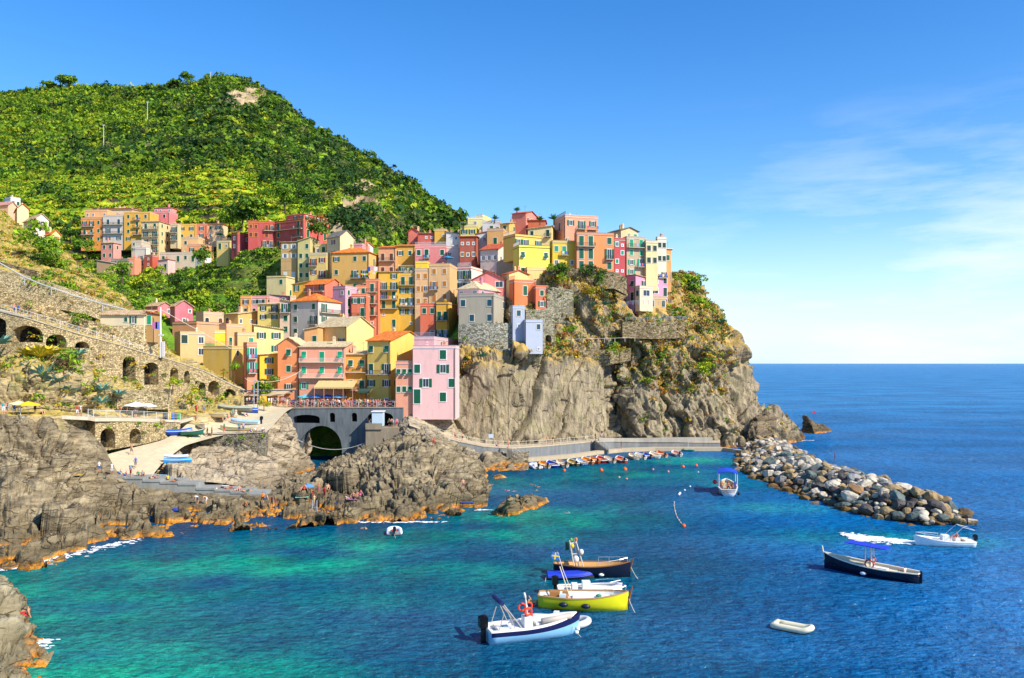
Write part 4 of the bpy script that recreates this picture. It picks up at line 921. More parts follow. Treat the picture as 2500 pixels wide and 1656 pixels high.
H_('pale green house with dark green shutters in the tall row', 727, 757, 757, 590, 684, 248, 8, '#c2b878', L='.s|ss|ss|ss', roof='sr', rh=1.4, rc='pale', group=gC)
H_('cream house with red brown shutters and a small balcony', 755, 797, 797, 621, 680, 245, 8, '#d2ba74', L='Do:0-0|oD:1-1', sh='r', group=gC, chim=0)
H_('yellow attic box on the cream house with red brown shutters', 769, 797, 797, 600, 622, 249, 8, '#d8c070', L='pd', group=gC, chim=1)
H_('tall cream tower house with a blank sunlit gable', 798, 830, 863, 576, 684, 243, 44, '#d6c29a', roof='gx', rh=1.9, rc='grey', L='o|o|s|o', Rr='.', sh='r', group=gC)
H_('pink house with flat roof and air conditioner behind the tower house', 828, 884, 884, 598, 622, 256, 10, '#dc9098', L='.D.p', group=gC)
H_('small white pink gable with orange verge behind the ochre house', 880, 886, 911, 600, 620, 262, 50, '#ecc4c0', roof='gx', rh=1.2, Rr='.', group=gC)
H_('large ochre house with orange hipped roof', 810, 901, 924, 616, 712, 235, 10, '#d6a856', roof='hip', rh=1.9, L='o.ss|s.DD:2-3|..dD:2-3', Rr='d|.|.', group=gC, ws=1.)
# big crimson palace
gD = 'wings of the big crimson palazzo'
H_('right wing of the crimson palazzo with sunlit side', 668, 741, 803, 537, 600, 262, 30, '#b8343e', L='d.d:0-2|s.d:2-2|s.o', Rr='s.s|d.d|.d.', group=gD, fc='#e0b070', trim='#dc9a4a', ws=1.15)
H_('penthouse of the crimson palazzo with turquoise framed windows', 700, 742, 797, 522, 540, 268, 30, '#c44850', roof='hip', rh=.8, rc='beige', L='.oo', Rr='o.oo', group=gD)
H_('middle wing of the crimson palazzo with stacked balconies', 606, 670, 670, 545, 606, 268, -12, '#b02c3e', L='ss.dD:3-4|ss.s.|..DD:2-3', group=gD, fc='#d88a4a', trim='#dc8a3a', sh='b', chim=3)
H_('low crimson end wing with two pale windows', 565, 580, 611, 571, 610, 268, 30, '#a82a44', L='p|p', Rr='.p|..', group=gD, trim='#dc8a3a')
H_('small yellow terrace house in front of the crimson palazzo', 529, 561, 565, 591, 628, 275, 10, '#dcc06a', L='dp|.', group=gD, railtop='#888')
# --- tall yellow row
gE = 'tall narrow houses in the middle of the village'
H_('narrow salmon tower with three small balconies', 893, 924, 924, 686, 800, 217, 4, '#d67a5a', L='d:0-0|d:0-0|d:0-0|w', group=gE, trim='#d8b494')
H_('tall yellow house with four balcony floors, left of the pair', 924, 974, 974, 664, 800, 219, 4, '#e6b428', L='.o|DD:0-1|Dd:0-1|dd:0-1|w.|.d', roof='sy', rh=.8, rc='pale', group=gE)
H_('tall yellow house with shaded roof terrace, right of the pair', 974, 1013, 1013, 672, 800, 219, 4, '#e2ae2c', L='dd:0-1|oo|oD:0-1|oo|.w', group=gE, railtop='#2c3a3a')
H_('cream awninged penthouse on the tall yellow pair', 976, 1012, 1012, 650, 673, 223, 4, '#c8b070', L='Dd', roof='sy', rh=.3, rc='pale', group=gE, chim=0)
H_('beige house with orange shutters joined to the tall yellow pair', 1013, 1047, 1047, 660, 812, 218, 4, '#dcb284', L='ss|so|ss|..|..', sh='o', group=gE, chim=0)
H_('bright yellow roof wall above the beige house', 1014, 1043, 1043, 642, 664, 222, 4, '#f0c818', L='', group=gE, chim=0)
H_('wide beige house with orange shutters and an iron balcony', 1047, 1098, 1117, 648, 770, 217, 8, '#dab07c', L='ss|Ds:0-0|ds|..', Rr='.|s|.', sh='o', group=gE)
H_('coral orange house with roof terrace left of the salmon tower', 858, 894, 894, 722, 800, 213, 5, '#dc6c4c', L='oo|.d:0-1|..', group=gE, trim='#ddd0b8')
H_('coral attic behind the narrow salmon tower', 868, 893, 893, 702, 724, 217, 5, '#dc8058', L='sd', group=gE, railtop='#4a4038')
H_('long peach and ochre house with upper balconies under an orange roof', 924, 966, 966, 605, 672, 240, 4, '#d89870', L='dd:0-1|dd:0-1', roof='sy', rh=1.4, sh='b', group=gE)
H_('mustard house with white framed windows under an orange roof', 965, 1013, 1013, 601, 672, 241, 4, '#d0a43c', L='os|ss', roof='sy', rh=1.4, group=gE, fc='#f0ece0')
H_('rose pink house with white parapet terrace', 1013, 1089, 1089, 603, 660, 235, 4, '#d87c80', L='sd.s:1-1|....', group=gE, trim='#e8e4e0', fc='#f0ece0', ws=1.2, railtop='#d8d0d0')
H_('pinkish red gabled attic on the skyline', 997, 1022, 1032, 566, 584, 256, 6, '#d86c60', roof='gy', rh=1.1, rc='red', group=gE)
H_('low red house with white framed windows on the skyline', 1020, 1061, 1061, 570, 604, 252, 4, '#c85048', L='.ww|...', roof='sy', rh=.5, rc='pink', group=gE, fc='#f0ece0')
H_('mustard flat house next to the low red house', 1061, 1089, 1089, 563, 604, 251, 4, '#dca82c', L='.w|..', group=gE)
H_('white walled terrace house with grey lean-to on the skyline', 1089, 1122, 1122, 572, 608, 248, 4, '#d6d2ce', L='.p|..', roof='sx', rh=.8, rc='grey', group=gE)
H_('white house with glazed terrace between pink and dark red houses', 1089, 1123, 1123, 606, 665, 236, 4, '#d2cccc', L='p.|..', group=gE)
H_('dark red house with yellow shutters', 1122, 1163, 1163, 578, 665, 230, 4, '#9c3a30', L='www|opo|...', sh='o', roof='sy', rh=.6, rc='red', group=gE, fc='#e8e0d0')
H_('pale blue grey house with plants beside the dark red house', 1162, 1190, 1190, 572, 620, 236, 4, '#b8ccc8', L='.p|..', roof='sr', rh=.8, rc='red', group=gE)
H_('pale yellow house with two shuttered windows at the crest', 1124, 1162, 1162, 553, 580, 246, 4, '#dccc60', L='oo', group=gE, railtop='#aaa')
H_('cream penthouse with white pergola frame on the crest', 1142, 1179, 1179, 534, 554, 252, 4, '#dcd08c', L='.p.', group=gE, trim='#e8e8e4', chim=0)
H_('white and yellow cube on the crest behind the pergola', 1160, 1178, 1199, 528, 572, 256, 20, '#ead878', L='.', Rr='.', group=gE, chim=0)
H_('grey white house with laundry terrace on the crest', 1178, 1222, 1222, 543, 572, 246, 4, '#c6c4c4', L='.sp', group=gE, chim=0)
H_('ochre house with a dark garage door below the crest', 1189, 1229, 1292, 562, 600, 232, 10, '#d0a060', L='.d.', Rr='s.', group=gE)
H_('small arched yellow house with a green window on the crest', 1221, 1243, 1266, 546, 566, 240, 25, '#dcae58', roof='gx', rh=.8, rc='beige', L='s', Rr='.s.', group=gE)
H_('salmon chapel like house with side gable at the skyline', 1250, 1284, 1311, 520, 552, 242, 25, '#dc7c6c', roof='gx', rh=1.1, rc='red', L='.', Rr='sss', sh='d', group=gE)
H_('squat red orange house beside the palms on the skyline', 1289, 1331, 1331, 538, 562, 236, 5, '#c85a34', roof='hip', rh=.7, rc='red', group=gE)
H_('pale cream lean to house with balcony near the skyline palms', 1289, 1347, 1362, 559, 600, 215, 8, '#e0cc8c', L='s.d:2-2|...', Rr='.|.', roof='sr', rh=.8, rc='beige', group=gE, sh='d')
H_('white gabled house with blue windows', 1173, 1216, 1256, 608, 735, 222, 26, '#d8ccc0', roof='gx', rh=2.1, rc='red', L='ooo|...|...', Rr='p.p|...|...', sh='w', group=gE)
# --- right part of the village
gF = 'houses on the seaward edge of the village'
H_('yellow terrace pavilion above the lemon house', 1229, 1258, 1322, 576, 606, 207, 60, '#e4bc50', L='.', Rr='DD.o', group=gF, railtop='#c0b8a8', trim='#6a5c4c')
H_('tall lemon yellow house with white edged windows', 1253, 1267, 1342, 603, 680, 200, 74, '#e4d850', L='.|.', Rr='h..h|hspw', group=gF, fc='#f0f0e8', railtop='#b8b0a0', trim='#6a5c4c')
H_('cream windowless house below the lemon house', 1270, 1287, 1338, 658, 760, 198, 72, '#dcc27c', Rr='', group=gF, trim='#d8c8a8', chim=0)
H_('salmon penthouse with corner balcony at the top right of the village', 1353, 1380, 1460, 529, 590, 216, 74, '#e29a7c', L='d|.', Rr='oDo:1-2|...', group=gF, trim='#e8dcd0', railtop='#555')
H_('canary yellow house with turquoise balcony door', 1342, 1349, 1406, 592, 656, 202, 80, '#dcb81c', Rr='sd.:1-1|p.p', sh='G', group=gF, trim='#a8a098')
H_('large orange house with two columns of tall green shutters', 1402, 1408, 1499, 572, 664, 201, 80, '#de8a52', Rr='dd.s:0-1|dd.D:3-3|dd.s', group=gF, trim='#a8a098', ws=1.15)
H_('narrow crimson house with white framed windows', 1495, 1500, 1526, 586, 670, 203, 78, '#bc2c48', Rr='ow|.s|s.|ww', group=gF, fc='#ecece8', sh='G')
H_('taupe house under a turquoise awning with laundry', 1520, 1530, 1577, 582, 676, 205, 76, '#b8a488', L='.', Rr='dd:0-1|ss|oD:1-1|o.', sh='G', group=gF)
H_('sandy attic house with metal roof on the right skyline', 1479, 1516, 1558, 562, 590, 209, 60, '#cdb88c', roof='gx', rh=.9, rc='grey', Rr='.ss', sh='G', group=gF)
H_('cream house with diagonal shadows near the right end', 1573, 1577, 1606, 592, 680, 205, 78, '#e0cc94', Rr='ss|ss|..', group=gF, sh='d')
H_('white and cream stepped house at the right end of the village', 1601, 1605, 1627, 583, 680, 208, 78, '#e0d4bc', Rr='ss|ss|.D:0-1', group=gF, sh='d')
H_('narrow orange house at the very right end of the village', 1619, 1622, 1639, 612, 684, 210, 78, '#ea9858', Rr='s|.', group=gF, roof='sr', rh=.4, rc='pale')
H_('pink villa wing with covered balcony on the cliff edge', 1519, 1552, 1594, 679, 736, 203, 50, '#d88ca8', L='hh|hd', Rr='.DD:0-2|h..', roof='sb', rh=.8, rc='beige', sh='d', group=gF)
H_('pink villa main block with green louvred windows on the cliff edge', 1566, 1592, 1630, 673, 750, 207, 72, '#d894b8', Rr='A.s|A.d|a.a', roof='hip', rh=.9, rc='beige', sh='d', group=gF)
H_('cream bay of the pink villa', 1551, 1562, 1594, 703, 730, 201, 62, '#e0c8a8', Rr='.A.', L='s', group=gF, sh='t', chim=0)
H_('ochre arched basement of the pink villa', 1545, 1560, 1626, 728, 750, 202.3, 74, '#c8a060', Rr='a.a.a', group=gF, sh='d', chim=0)
H_('white house with orange fascia and roof terrace', 1117, 1150, 1226, 655, 740, 206, 20, '#dcd4cc', L='DD:1-1|oo|..', Rr='.|.|.', group=gE, trim='#dc6a34', railtop='#e8e8e8', chim=0)
H_('pink gabled house with two big green attic windows', 1153, 1232, 1232, 683, 735, 196, 3, '#dc7c80', roof='gy', rh=1.9, rc='red', L='A.A|..', sh='g', group=gE)
H_('pink house with cream hipped roof and drying racks', 1118, 1168, 1245, 704, 735, 187, 28, '#d88496', roof='hip', rh=2.0, rc='pale', L='d.d', Rr='d..d', group=gE, sh='d')
H_('grey tower house on the stone bastion above the slab', 1120, 1206, 1250, 722, 795, 182, 12, '#a09c8c', L='s..s|.s.s', Rr='.A.|.d.', sh='t', group=gE, trim='#b0aca4', railtop='#ccc', chim=0, ws=1.1)
H_('narrow periwinkle blue house stepping down from the grey tower', 1247, 1252, 1281, 752, 806, 180, 76, '#a2b0c4', Rr='s|w', sh='t', group=gE, trim='#c8ccd0', chim=0)
H_('lower periwinkle blue house standing on the cliff top', 1276, 1284, 1325, 786, 862, 178.5, 78, '#aab6c8', Rr='.s|..|.w', sh='t', group=gE, trim='#b0b4bc', chim=0, ext=.2)
H_('orange terrace house below the cream windowless house', 1243, 1256, 1308, 688, 756, 190, 66, '#e07038', Rr='.d.|...', group=gE, railtop='#c86a4a', chim=0)
H_('coral annex with green windows right of the orange terrace house', 1300, 1308, 1338, 703, 756, 190, 76, '#dc6844', Rr='s|o', group=gE, railtop='#b85a3a', chim=0)
H_('yellow cream house with arched gable above the orange terrace house', 1226, 1243, 1290, 668, 700, 195, 60, '#e0c480', roof='gx', rh=.9, rc='red', Rr='...', group=gE, sh='g')
H_('salmon red house with green shutters left half of the joined pair', 1026, 1065, 1065, 746, 830, 206, 5, '#dc6448', L='ss|..|.d:0-1', group=gE, trim='#c8b8a0')
H_('yellow balcony house right half of the joined pair', 1065, 1095, 1121, 742, 825, 205, 10, '#e0aa34', L='dd:0-1|DD:0-1', Rr='.|.', group=gE, trim='#5a6470')
# --- harbour front
gG = 'harbour front houses'
H_('orange side house by the square with tilted green shutters', 678, 731, 731, 842, 1000, 174, 3, '#e28a54', roof='gy', rh=1.6, rc='pale', L='.h.|.s.|.D.:1-1|...', group=gG)
H_('peach harbour house with two long balconies and awning', 731, 841, 841, 848, 1000, 173, 3, '#e29a80', roof='sy', rh=1.3, rc='pale', L='h.d.h:0-4|h.h.h:0-4|o..oo|s....', sh='G', group=gG, rcol='#d8d4c8')
H_('orange and cream house with a great blank yellow gable', 774, 846, 912, 797, 905, 187, 34, '#e0c880', roof='gx', rh=2.4, rc='pale', L='s.D:0-2|..D', Rr='.|.', group=gG)
H_('small orange side annex of the blank gabled house', 743, 776, 776, 806, 850, 187, 5, '#e0a468', roof='sr', rh=.7, rc='pale', L='.s', group=gG)
H_('amber house with long shared balcony on the square', 842, 897, 897, 866, 1000, 174, 3, '#eaa01c', L='hh:0-1|dd:0-1|..', roof='sy', rh=.9, rc='pale', group=gG)
H_('yellow house with glowing orange tiled roof on the square', 897, 953, 1040, 832, 1000, 171, 22, '#dfbf5a', roof='gx', rh=2.2, L='h.h|d.D:0-2|o.o|p.p', Rr='..s|.A.|o..|..', group=gG, fc='#e8e0d0')
H_('salmon front house with small tilted shutters at the cliff foot', 966, 1008, 1008, 888, 1015, 165, 3, '#e0987c', L='hhh|ssh|...', group=gG, trim='#b8b8bc', ext=1.)
H_('blush pink house with peeling plaster against the cliff', 1008, 1113, 1113, 850, 988, 164, 2, '#e6b8b6', ws=1.35, L='...s.|s..o.|.o..s|d..s.', group=gG, fc='#eceae4', trim='#b8bcc4', ext=3)
H_('pink rooftop storey stepped back above the blush pink house', 1011, 1060, 1120, 828, 860, 170, 8, '#d8a4a8', L='...', Rr='d.', group=gG, trim='#b8b8bc', railtop='#99a')
def Q(px, Y, py): return P(px, py, Y)
# ================================================================== walls, viaduct, bridge, quay
def wall_mesh(path, thick, mats, opens=(), step=.4, cop=.0):
    """path: (px, depth, py_top, py_bottom); opens: (px_centre, width, z_crown_py, z_sill_py, rise, through)"""
    P3 = [(P(a, 0, y).x, y, H+(HZ-t)/F*y, H+(HZ-b_)/F*y) for a, y, t, b_ in path]; P3 = np.array(P3)
    sg = np.hypot(np.diff(P3[:, 0]), np.diff(P3[:, 1])); S = np.r_[0, np.cumsum(sg)]; Ltot = S[-1]
    ev = lambda s: np.array([np.interp(s, S, P3[:, k]) for k in range(4)])
    def s_of_px(px):
        ss = np.linspace(0, Ltot, 800); q = np.array([ev(s) for s in ss]); return ss[np.argmin(abs(CX+F*q[:, 0]/q[:, 1]-px))]
    ops = []
    for (px, w_, pyc, pys, rise, thr) in opens:
        s = s_of_px(px); q = ev(s); ops.append((s-w_/2, s+w_/2, H+(HZ-pyc)/F*q[1], H+(HZ-pys)/F*q[1], rise, thr))
    ss = sorted(set(list(np.linspace(0, Ltot, max(2, int(Ltot/step))))+[x for o in ops for x in np.linspace(o[0], o[1], 13)]))
    ss = [s for s in ss if 0 <= s <= Ltot]
    d = np.array([P3[-1, 0]-P3[0, 0], P3[-1, 1]-P3[0, 1]]); 
    mb = MB()
    def nrm(s):
        a, b_ = ev(max(0, s-.5)), ev(min(Ltot, s+.5)); t = np.array([b_[0]-a[0], b_[1]-a[1]]); t /= np.linalg.norm(t)+1e-9; n = np.array([t[1], -t[0]])
        return n if n @ np.array([-a[0], -a[1]]) > 0 else -n
    def ztop(o, s):
        u = abs((s-(o[0]+o[1])/2)/((o[1]-o[0])/2)); return o[2]-o[4]*(1-math.sqrt(max(0, 1-min(1, u)**2)))
    for a, c in zip(ss[:-1], ss[1:]):
        if c-a < 1e-6: continue
        qa, qc = ev(a), ev(c); na, nc = nrm(a), nrm(c); m_ = (a+c)/2
        def F_(q, z): return (q[0], q[1], z)
        def B_(q, n, z, t=thick): return (q[0]-n[0]*t, q[1]-n[1]*t, z)
        inner = [o for o in ops if o[0] < m_ < o[1]]; mb.cur = 0
        inner.sort(key=lambda o: o[3]); la, lc = qa[3], qc[3]
        for o in inner:
            if o[3] > min(la, lc): mb.quad(F_(qa, la), F_(qc, lc), F_(qc, o[3]), F_(qa, o[3]))
            la, lc = ztop(o, a), ztop(o, c)
        mb.quad(F_(qa, la), F_(qc, lc), F_(qc, qc[2]), F_(qa, qa[2]))
        for o in inner:
            za, zc = ztop(o, a), ztop(o, c)
            dd = thick*(1 if o[5] else .75)
            mb.quad(F_(qa, za), B_(qa, na, za, dd), B_(qc, nc, zc, dd), F_(qc, zc)); mb.quad(F_(qa, o[3]), F_(qc, o[3]), B_(qc, nc, o[3], dd), B_(qa, na, o[3], dd))
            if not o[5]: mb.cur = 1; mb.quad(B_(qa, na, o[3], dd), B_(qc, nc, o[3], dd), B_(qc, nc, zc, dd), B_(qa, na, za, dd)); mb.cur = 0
        if not any(o[5] for o in inner): mb.quad(B_(qa, na, qa[3]), B_(qc, nc, qc[3]), B_(qc, nc, qc[2]), B_(qa, na, qa[2]))
        else:
            for o in [o for o in inner if o[5]][-1:]:
                mb.quad(B_(qa, na, ztop(o, a)), B_(qc, nc, ztop(o, c)), B_(qc, nc, qc[2]), B_(qa, na, qa[2]))
        mb.cur = 2 if cop else 0
        e = cop; T = lambda q, n, k: (q[0]+n[0]*k, q[1]+n[1]*k)
        if cop:
            for z0, z1 in ((.003, .16),):
                A0, C0, A1, C1 = T(qa, na, .12), T(qc, nc, .12), T(qa, na, -thick), T(qc, nc, -thick)
                mb.add([(*A0, qa[2]+z0), (*C0, qc[2]+z0), (*C1, qc[2]+z0), (*A1, qa[2]+z0), (*A0, qa[2]+z1), (*C0, qc[2]+z1), (*C1, qc[2]+z1), (*A1, qa[2]+z1)], [(0, 1, 5, 4), (4, 5, 6, 7), (0, 3, 2, 1), (2, 3, 7, 6)])
        else: mb.quad(F_(qa, qa[2]), F_(qc, qc[2]), B_(qc, nc, qc[2]), B_(qa, na, qa[2]))
        mb.cur = 0
    for o in ops:
        for s in (o[0], o[1]):
            if 0 <= s <= Ltot:
                q = ev(s); n = nrm(s); zt = ztop(o, s); mb.quad((q[0], q[1], o[3]), (q[0], q[1], zt), (q[0]-n[0]*thick, q[1]-n[1]*thick, zt), (q[0]-n[0]*thick, q[1]-n[1]*thick, o[3]))
    for s in (0, Ltot):
        q = ev(s); n = nrm(s); mb.quad((q[0], q[1], q[3]), (q[0], q[1], q[2]), (q[0]-n[0]*thick, q[1]-n[1]*thick, q[2]), (q[0]-n[0]*thick, q[1]-n[1]*thick, q[3]))
    return mb
STW = stone('#c8b080', '#8c7a56', 2.6); STH = stone('#968562', '#5e4f38', 1.9, '#3c3224'); STD = stone('#94907c', '#5c5a4c', 2.4); STK = stone('#332e25', '#1e1c18', 2.8); STG = stone('#9f977c', '#68614c', 2.0)  # STK backs the blind arches: their shade put into a near-black stone
def wall(name, label, path, thick=1., mat=None, opens=(), back=None, cop=False, capm=None, cat='wall', **k):
    mb = wall_mesh(path, thick, None, opens, cop=cop, **k)
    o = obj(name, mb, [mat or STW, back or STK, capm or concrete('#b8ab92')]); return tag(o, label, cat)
def curve_rail(name, label, path, hgt=1., color='#d8d8d4', post=2.4, bars=3, balusters=0, cross=False, off=0, cat='railing'):
    """railing following (px, depth, py_of_ground); real posts and rails"""
    pts = [P(a, b_, y) for a, y, b_ in path]; mb = MB(); root = thing(name, label, cat, loc=pts[0]); o0 = pts[0]
    L = [0]; 
    for a, b_ in zip(pts[:-1], pts[1:]): L.append(L[-1]+(b_-a).length)
    def at(s):
        for i in range(len(L)-1):
            if s <= L[i+1]+1e-6: return pts[i].lerp(pts[i+1], (s-L[i])/(L[i+1]-L[i]+1e-9))
        return pts[-1]
    n = max(2, int(L[-1]/post)); P_ = [at(L[-1]*i/n)-o0 for i in range(n+1)]; up_ = Vector((0, 0, 1)); m = plain(color, .5)
    for q in P_:
        c = MB(); c.tube(q, q+up_*hgt, .05, 5); obj('post', c, m, root)
    c = MB()
    for k in range(bars):
        z = hgt*(1-k/bars*.85)
        c.path([q+up_*z for q in P_], .035 if k == 0 else .02, 4)
    if balusters:
        for a, b_ in zip(P_[:-1], P_[1:]):
            k = int((b_-a).length/balusters)
            for i in range(1, k): q = a.lerp(b_, i/k); c.tube(q+up_*.1, q+up_*hgt, .014, 3, cap=False)
    if cross:
        for a, b_ in zip(P_[:-1], P_[1:]): c.tube(a+up_*.12, b_+up_*(hgt-.08), .03, 4); c.tube(b_+up_*.12, a+up_*(hgt-.08), .03, 4)
    obj('rails', c, m, root); return root
# viaduct carrying the lane down the left side
VIA = [(-580, 126.6, 740, 900), (-60, 126.2, 746, 880), (60, 126.2, 776, 890), (150, 129.2, 804, 900), (215, 133.2, 823, 905), (290, 138.2, 843, 955), (350, 143.2, 862, 975), (420, 148.7, 881, 985), (500, 156.2, 908, 1000), (560, 161.5, 938, 1005), (596, 164, 954, 1005)]
wall('viaduct', 'long stone viaduct with blind arches carrying the lane down the hillside', VIA, 3., STW,
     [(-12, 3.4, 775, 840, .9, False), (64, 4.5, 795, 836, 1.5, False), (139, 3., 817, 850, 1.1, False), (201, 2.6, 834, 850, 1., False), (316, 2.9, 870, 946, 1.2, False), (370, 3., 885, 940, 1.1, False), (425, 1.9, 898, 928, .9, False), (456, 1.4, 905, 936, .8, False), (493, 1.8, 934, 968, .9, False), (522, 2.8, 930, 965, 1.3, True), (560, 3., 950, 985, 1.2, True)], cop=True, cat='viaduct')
curve_rail('lane_railing', 'white mesh railing along the top of the viaduct lane', [(a, y, t-2) for a, y, t, b_ in VIA[1:7]], 1.1, '#cfcfc8', 3.1, 2, .45)
lane = MB()
pa = [(Q(a, y+.1, t-1), Q(a+3, y+4.2, t-2+4)) for a, y, t, b_ in VIA]
for (a, b_), (c, d_) in zip(pa[:-1], pa[1:]): lane.quad(a, c, Vector((d_.x, d_.y, c.z)), Vector((b_.x, b_.y, a.z)))
tag(obj('lane', lane, concrete('#b8a888')), kind='structure')
# dry stone terrace walls on the hillside above the lane
wall('terrace_wall', 'rough dry stone wall rising directly behind the white lane railing', [(-240, 130.5, 668, 745), (-60, 130.8, 682, 748), (60, 131.6, 728, 778), (120, 133.5, 740, 792), (160, 135.5, 765, 808), (215, 138.5, 782, 828), (290, 143.5, 800, 848), (352, 148.5, 820, 866), (380, 151, 840, 873)], .9, stone('#b8a070', '#75644a', 2.2))
wall('terrace_wall', 'upper retaining wall of pale stones climbing the left hillside', [(-240, 160, 640, 705), (-60, 157, 645, 712), (60, 156.5, 672, 738), (120, 156, 690, 750), (215, 156.3, 722, 770), (290, 157.3, 748, 800), (345, 158, 772, 822), (365, 158.5, 785, 830)], .9, stone('#d0bc90', '#97845c', 2.5))
wall('terrace_wall', 'crumbling stone wall in the dry grass at the upper left', [(-240, 168, 618, 650), (-40, 166, 628, 655), (40, 165, 650, 668), (90, 164, 662, 680)], .8, stone('#9c8a64', '#54472f', 2.3))
curve_rail('hill_fence', 'rusty wire fence with thin posts along the top of the pale wall', [(130, 165, 690), (160, 164, 703), (215, 163.5, 722), (250, 163, 735), (290, 162.5, 750), (320, 162, 762)], 1.6, '#7a4a2c', 1.6, 2)
c = MB(); pts = [Q(-5, 150, 640), Q(30, 150, 660), Q(60, 150, 677), Q(100, 150, 694), Q(125, 150, 702), Q(180, 152, 722), Q(250, 153, 742), Q(312, 154, 758)]; c.path(pts, .14, 6)
for q in pts[::2]: c.tube(q, q-Vector((0, 0, 1.4)), .08, 5)
tag(obj('handrail_pipe', c, plain('#c4c4c0', .4, .3)), 'pale metal pipe slanting across the grassy left hillside', 'pipe')
# low house with vine terrace built into the hillside
H_('low cream cottage with long grey roof and vine terrace on the stone wall', 245, 352, 352, 770, 792, 146.5, 2, '#dccfae', roof='sy', rh=1.1, rc='beige', L='...sD.', depth=4, ext=3, chim=0, name='cottage', cat='cottage')
H_('small shack with green door at the end of the vine terrace', 356, 372, 372, 766, 795, 147, 2, '#a8834c', roof='sx', rh=.4, rc='red', L='d', sh='G', depth=3, ext=3, chim=0, name='shack', cat='shack')
wall('terrace_wall', 'tall stone retaining wall beneath the vine terrace cottage', [(215, 139.5, 800, 860), (270, 142.5, 796, 872), (345, 146, 794, 890), (385, 149.5, 800, 897)], 1., stone('#c4b084', '#7d6a48', 2.5))
# walkway wall with boat shed arches
WKW = [(232, 124.5, 1026, 1105), (290, 127.8, 1026, 1095), (350, 132.5, 1027, 1085), (400, 136, 1030, 1072), (440, 139, 1032, 1060)]
wall('arcade_wall', 'stone wall with two vaulted boat stores under the seaside walkway', WKW, 3.2, STW, [(263, 2.4, 1046, 1096, 1.1, False), (330, 2.3, 1046, 1084, 1.1, False)], cop=True)
wlk = MB(); WK = [(-580, 112.5, 1010), (-60, 113.2, 1012), (60, 114.6, 1017), (150, 117.6, 1017), (215, 121, 1020), (232, 124, 1023), (290, 127.6, 1023), (350, 132.3, 1024), (400, 136, 1027), (440, 139, 1029), (480, 143.5, 1018)]
q = [(Q(a, y, b_)+Vector((0, 0, .12)), y) for a, y, b_ in WK]
for (a, ya), (c, yc) in zip(q[:-1], q[1:]):
    k = 5; wlk.quad(a, c, Vector((c.x*(yc+k)/yc, c.y+k, c.z+.05)), Vector((a.x*(ya+k)/ya, a.y+k, a.z+.05))); wlk.quad(a, c, c-Vector((0, 0, .5)), a-Vector((0, 0, .5)))
tag(obj('walkway', wlk, concrete('#c4b69c')), kind='structure')
curve_rail('walkway_railing', 'white mesh railing along the seaside walkway on the left', [(a, y, b_-3) for a, y, b_ in WK[4:-1]], 1.1, '#d4d4cc', 2.2, 4)
curve_rail('walkway_railing', 'white railing at the far left end of the walkway among the rocks', [(-60, 113.3, 1009), (0, 113.8, 1012), (50, 114.4, 1014)], 1.1, '#d4d4cc', 2.2, 3)
wall('garden_wall', 'square stone retaining wall with brush on top below the tall arches', [(286, 133, 955, 1000), (340, 137, 953, 1000), (424, 142.5, 950, 1000)], 1.2, stone('#b8a67c', '#786848', 2.8))
wall('rubble_wall', 'short dark rubble wall below the walkway at the far left', [(48, 113.8, 1014, 1062), (112, 116.4, 1016, 1062)], 1.2, STD)

# plateau where boats are pulled up, slipway, swimming terrace
sg_ = [[(200, 118.5, 1160), (262, 124.5, 1112), (395, 134.5, 1077), (440, 139.3, 1052), (478, 146, 1018), (540, 153, 1003), (600, 160, 990), (640, 165, 988)],
       [(300, 118.5, 1163), (345, 125, 1117), (420, 133, 1082), (470, 139, 1057), (520, 146, 1030), (580, 152, 1012), (630, 160, 998), (670, 166, 992)],
       [(352, 118.5, 1165), (372, 124, 1125), (445, 133, 1088), (520, 139.5, 1062), (580, 143, 1048), (620, 150, 1024), (660, 159, 1004), (700, 167, 995)],
       [(370, 118.5, 1166), (395, 123, 1135), (452, 133, 1090), (560, 139.2, 1061), (648, 139.2, 1057), (680, 148, 1026), (700, 157, 1006), (720, 167, 995)]]
G = netgrid([[ (a, b_, y) for a, y, b_ in r] for r in sg_], 90, 50); G[..., 2] += .12+.03*fbm(G.reshape(-1, 3)/2, 3).reshape(G.shape[:2])
tag(sheet('slipway', G, concrete('#c8b894', .35)), kind='structure')
wall('plateau_wall', 'rough stone retaining wall holding up the boat plateau', [(448, 138.6, 1058, 1100), (480, 138.8, 1060, 1140), (560, 138.8, 1060, 1170), (648, 138.8, 1056, 1180), (655, 142, 1050, 1180)], 2., stone('#948b74', '#4c473c', 2.4), cop=True)
stp = [(180, 1160), (303, 1164), (349, 1166), (391, 1173), (435, 1177), (479, 1181), (524, 1192), (563, 1196), (604, 1201), (640, 1206)]
mb = MB()
for (x0, _), (x1, y) in zip(stp[:-1], stp[1:]):
    A = Q(x0, 116, y); B_ = Q(x1, 116, y); mb.box(A.x, B_.x-.005, 116, 120.5, A.z-7, A.z); mb.box(A.x+.01, B_.x-.012, 115.9, 116, A.z-.25, A.z+.01)
tag(obj('bathing_terrace', mb, concrete('#8f9088', .5)), 'long stepped concrete bathing terrace above the shore rocks', 'terrace')
curve_rail('rope_rail', 'long slanting metal handrail above the bathing steps', [(430, 122, 1156), (480, 122.5, 1162), (560, 123, 1175), (620, 123.5, 1184)], 1., '#a8a49c', 5, 1)
c = MB(); r0 = Q(768, 108.5, 1231); r1 = Vector((r0.x+.2, r0.y-.8, -.3))
lad = thing('ladder', 'steel swimming ladder fixed to the rock edge', 'ladder', loc=r0)
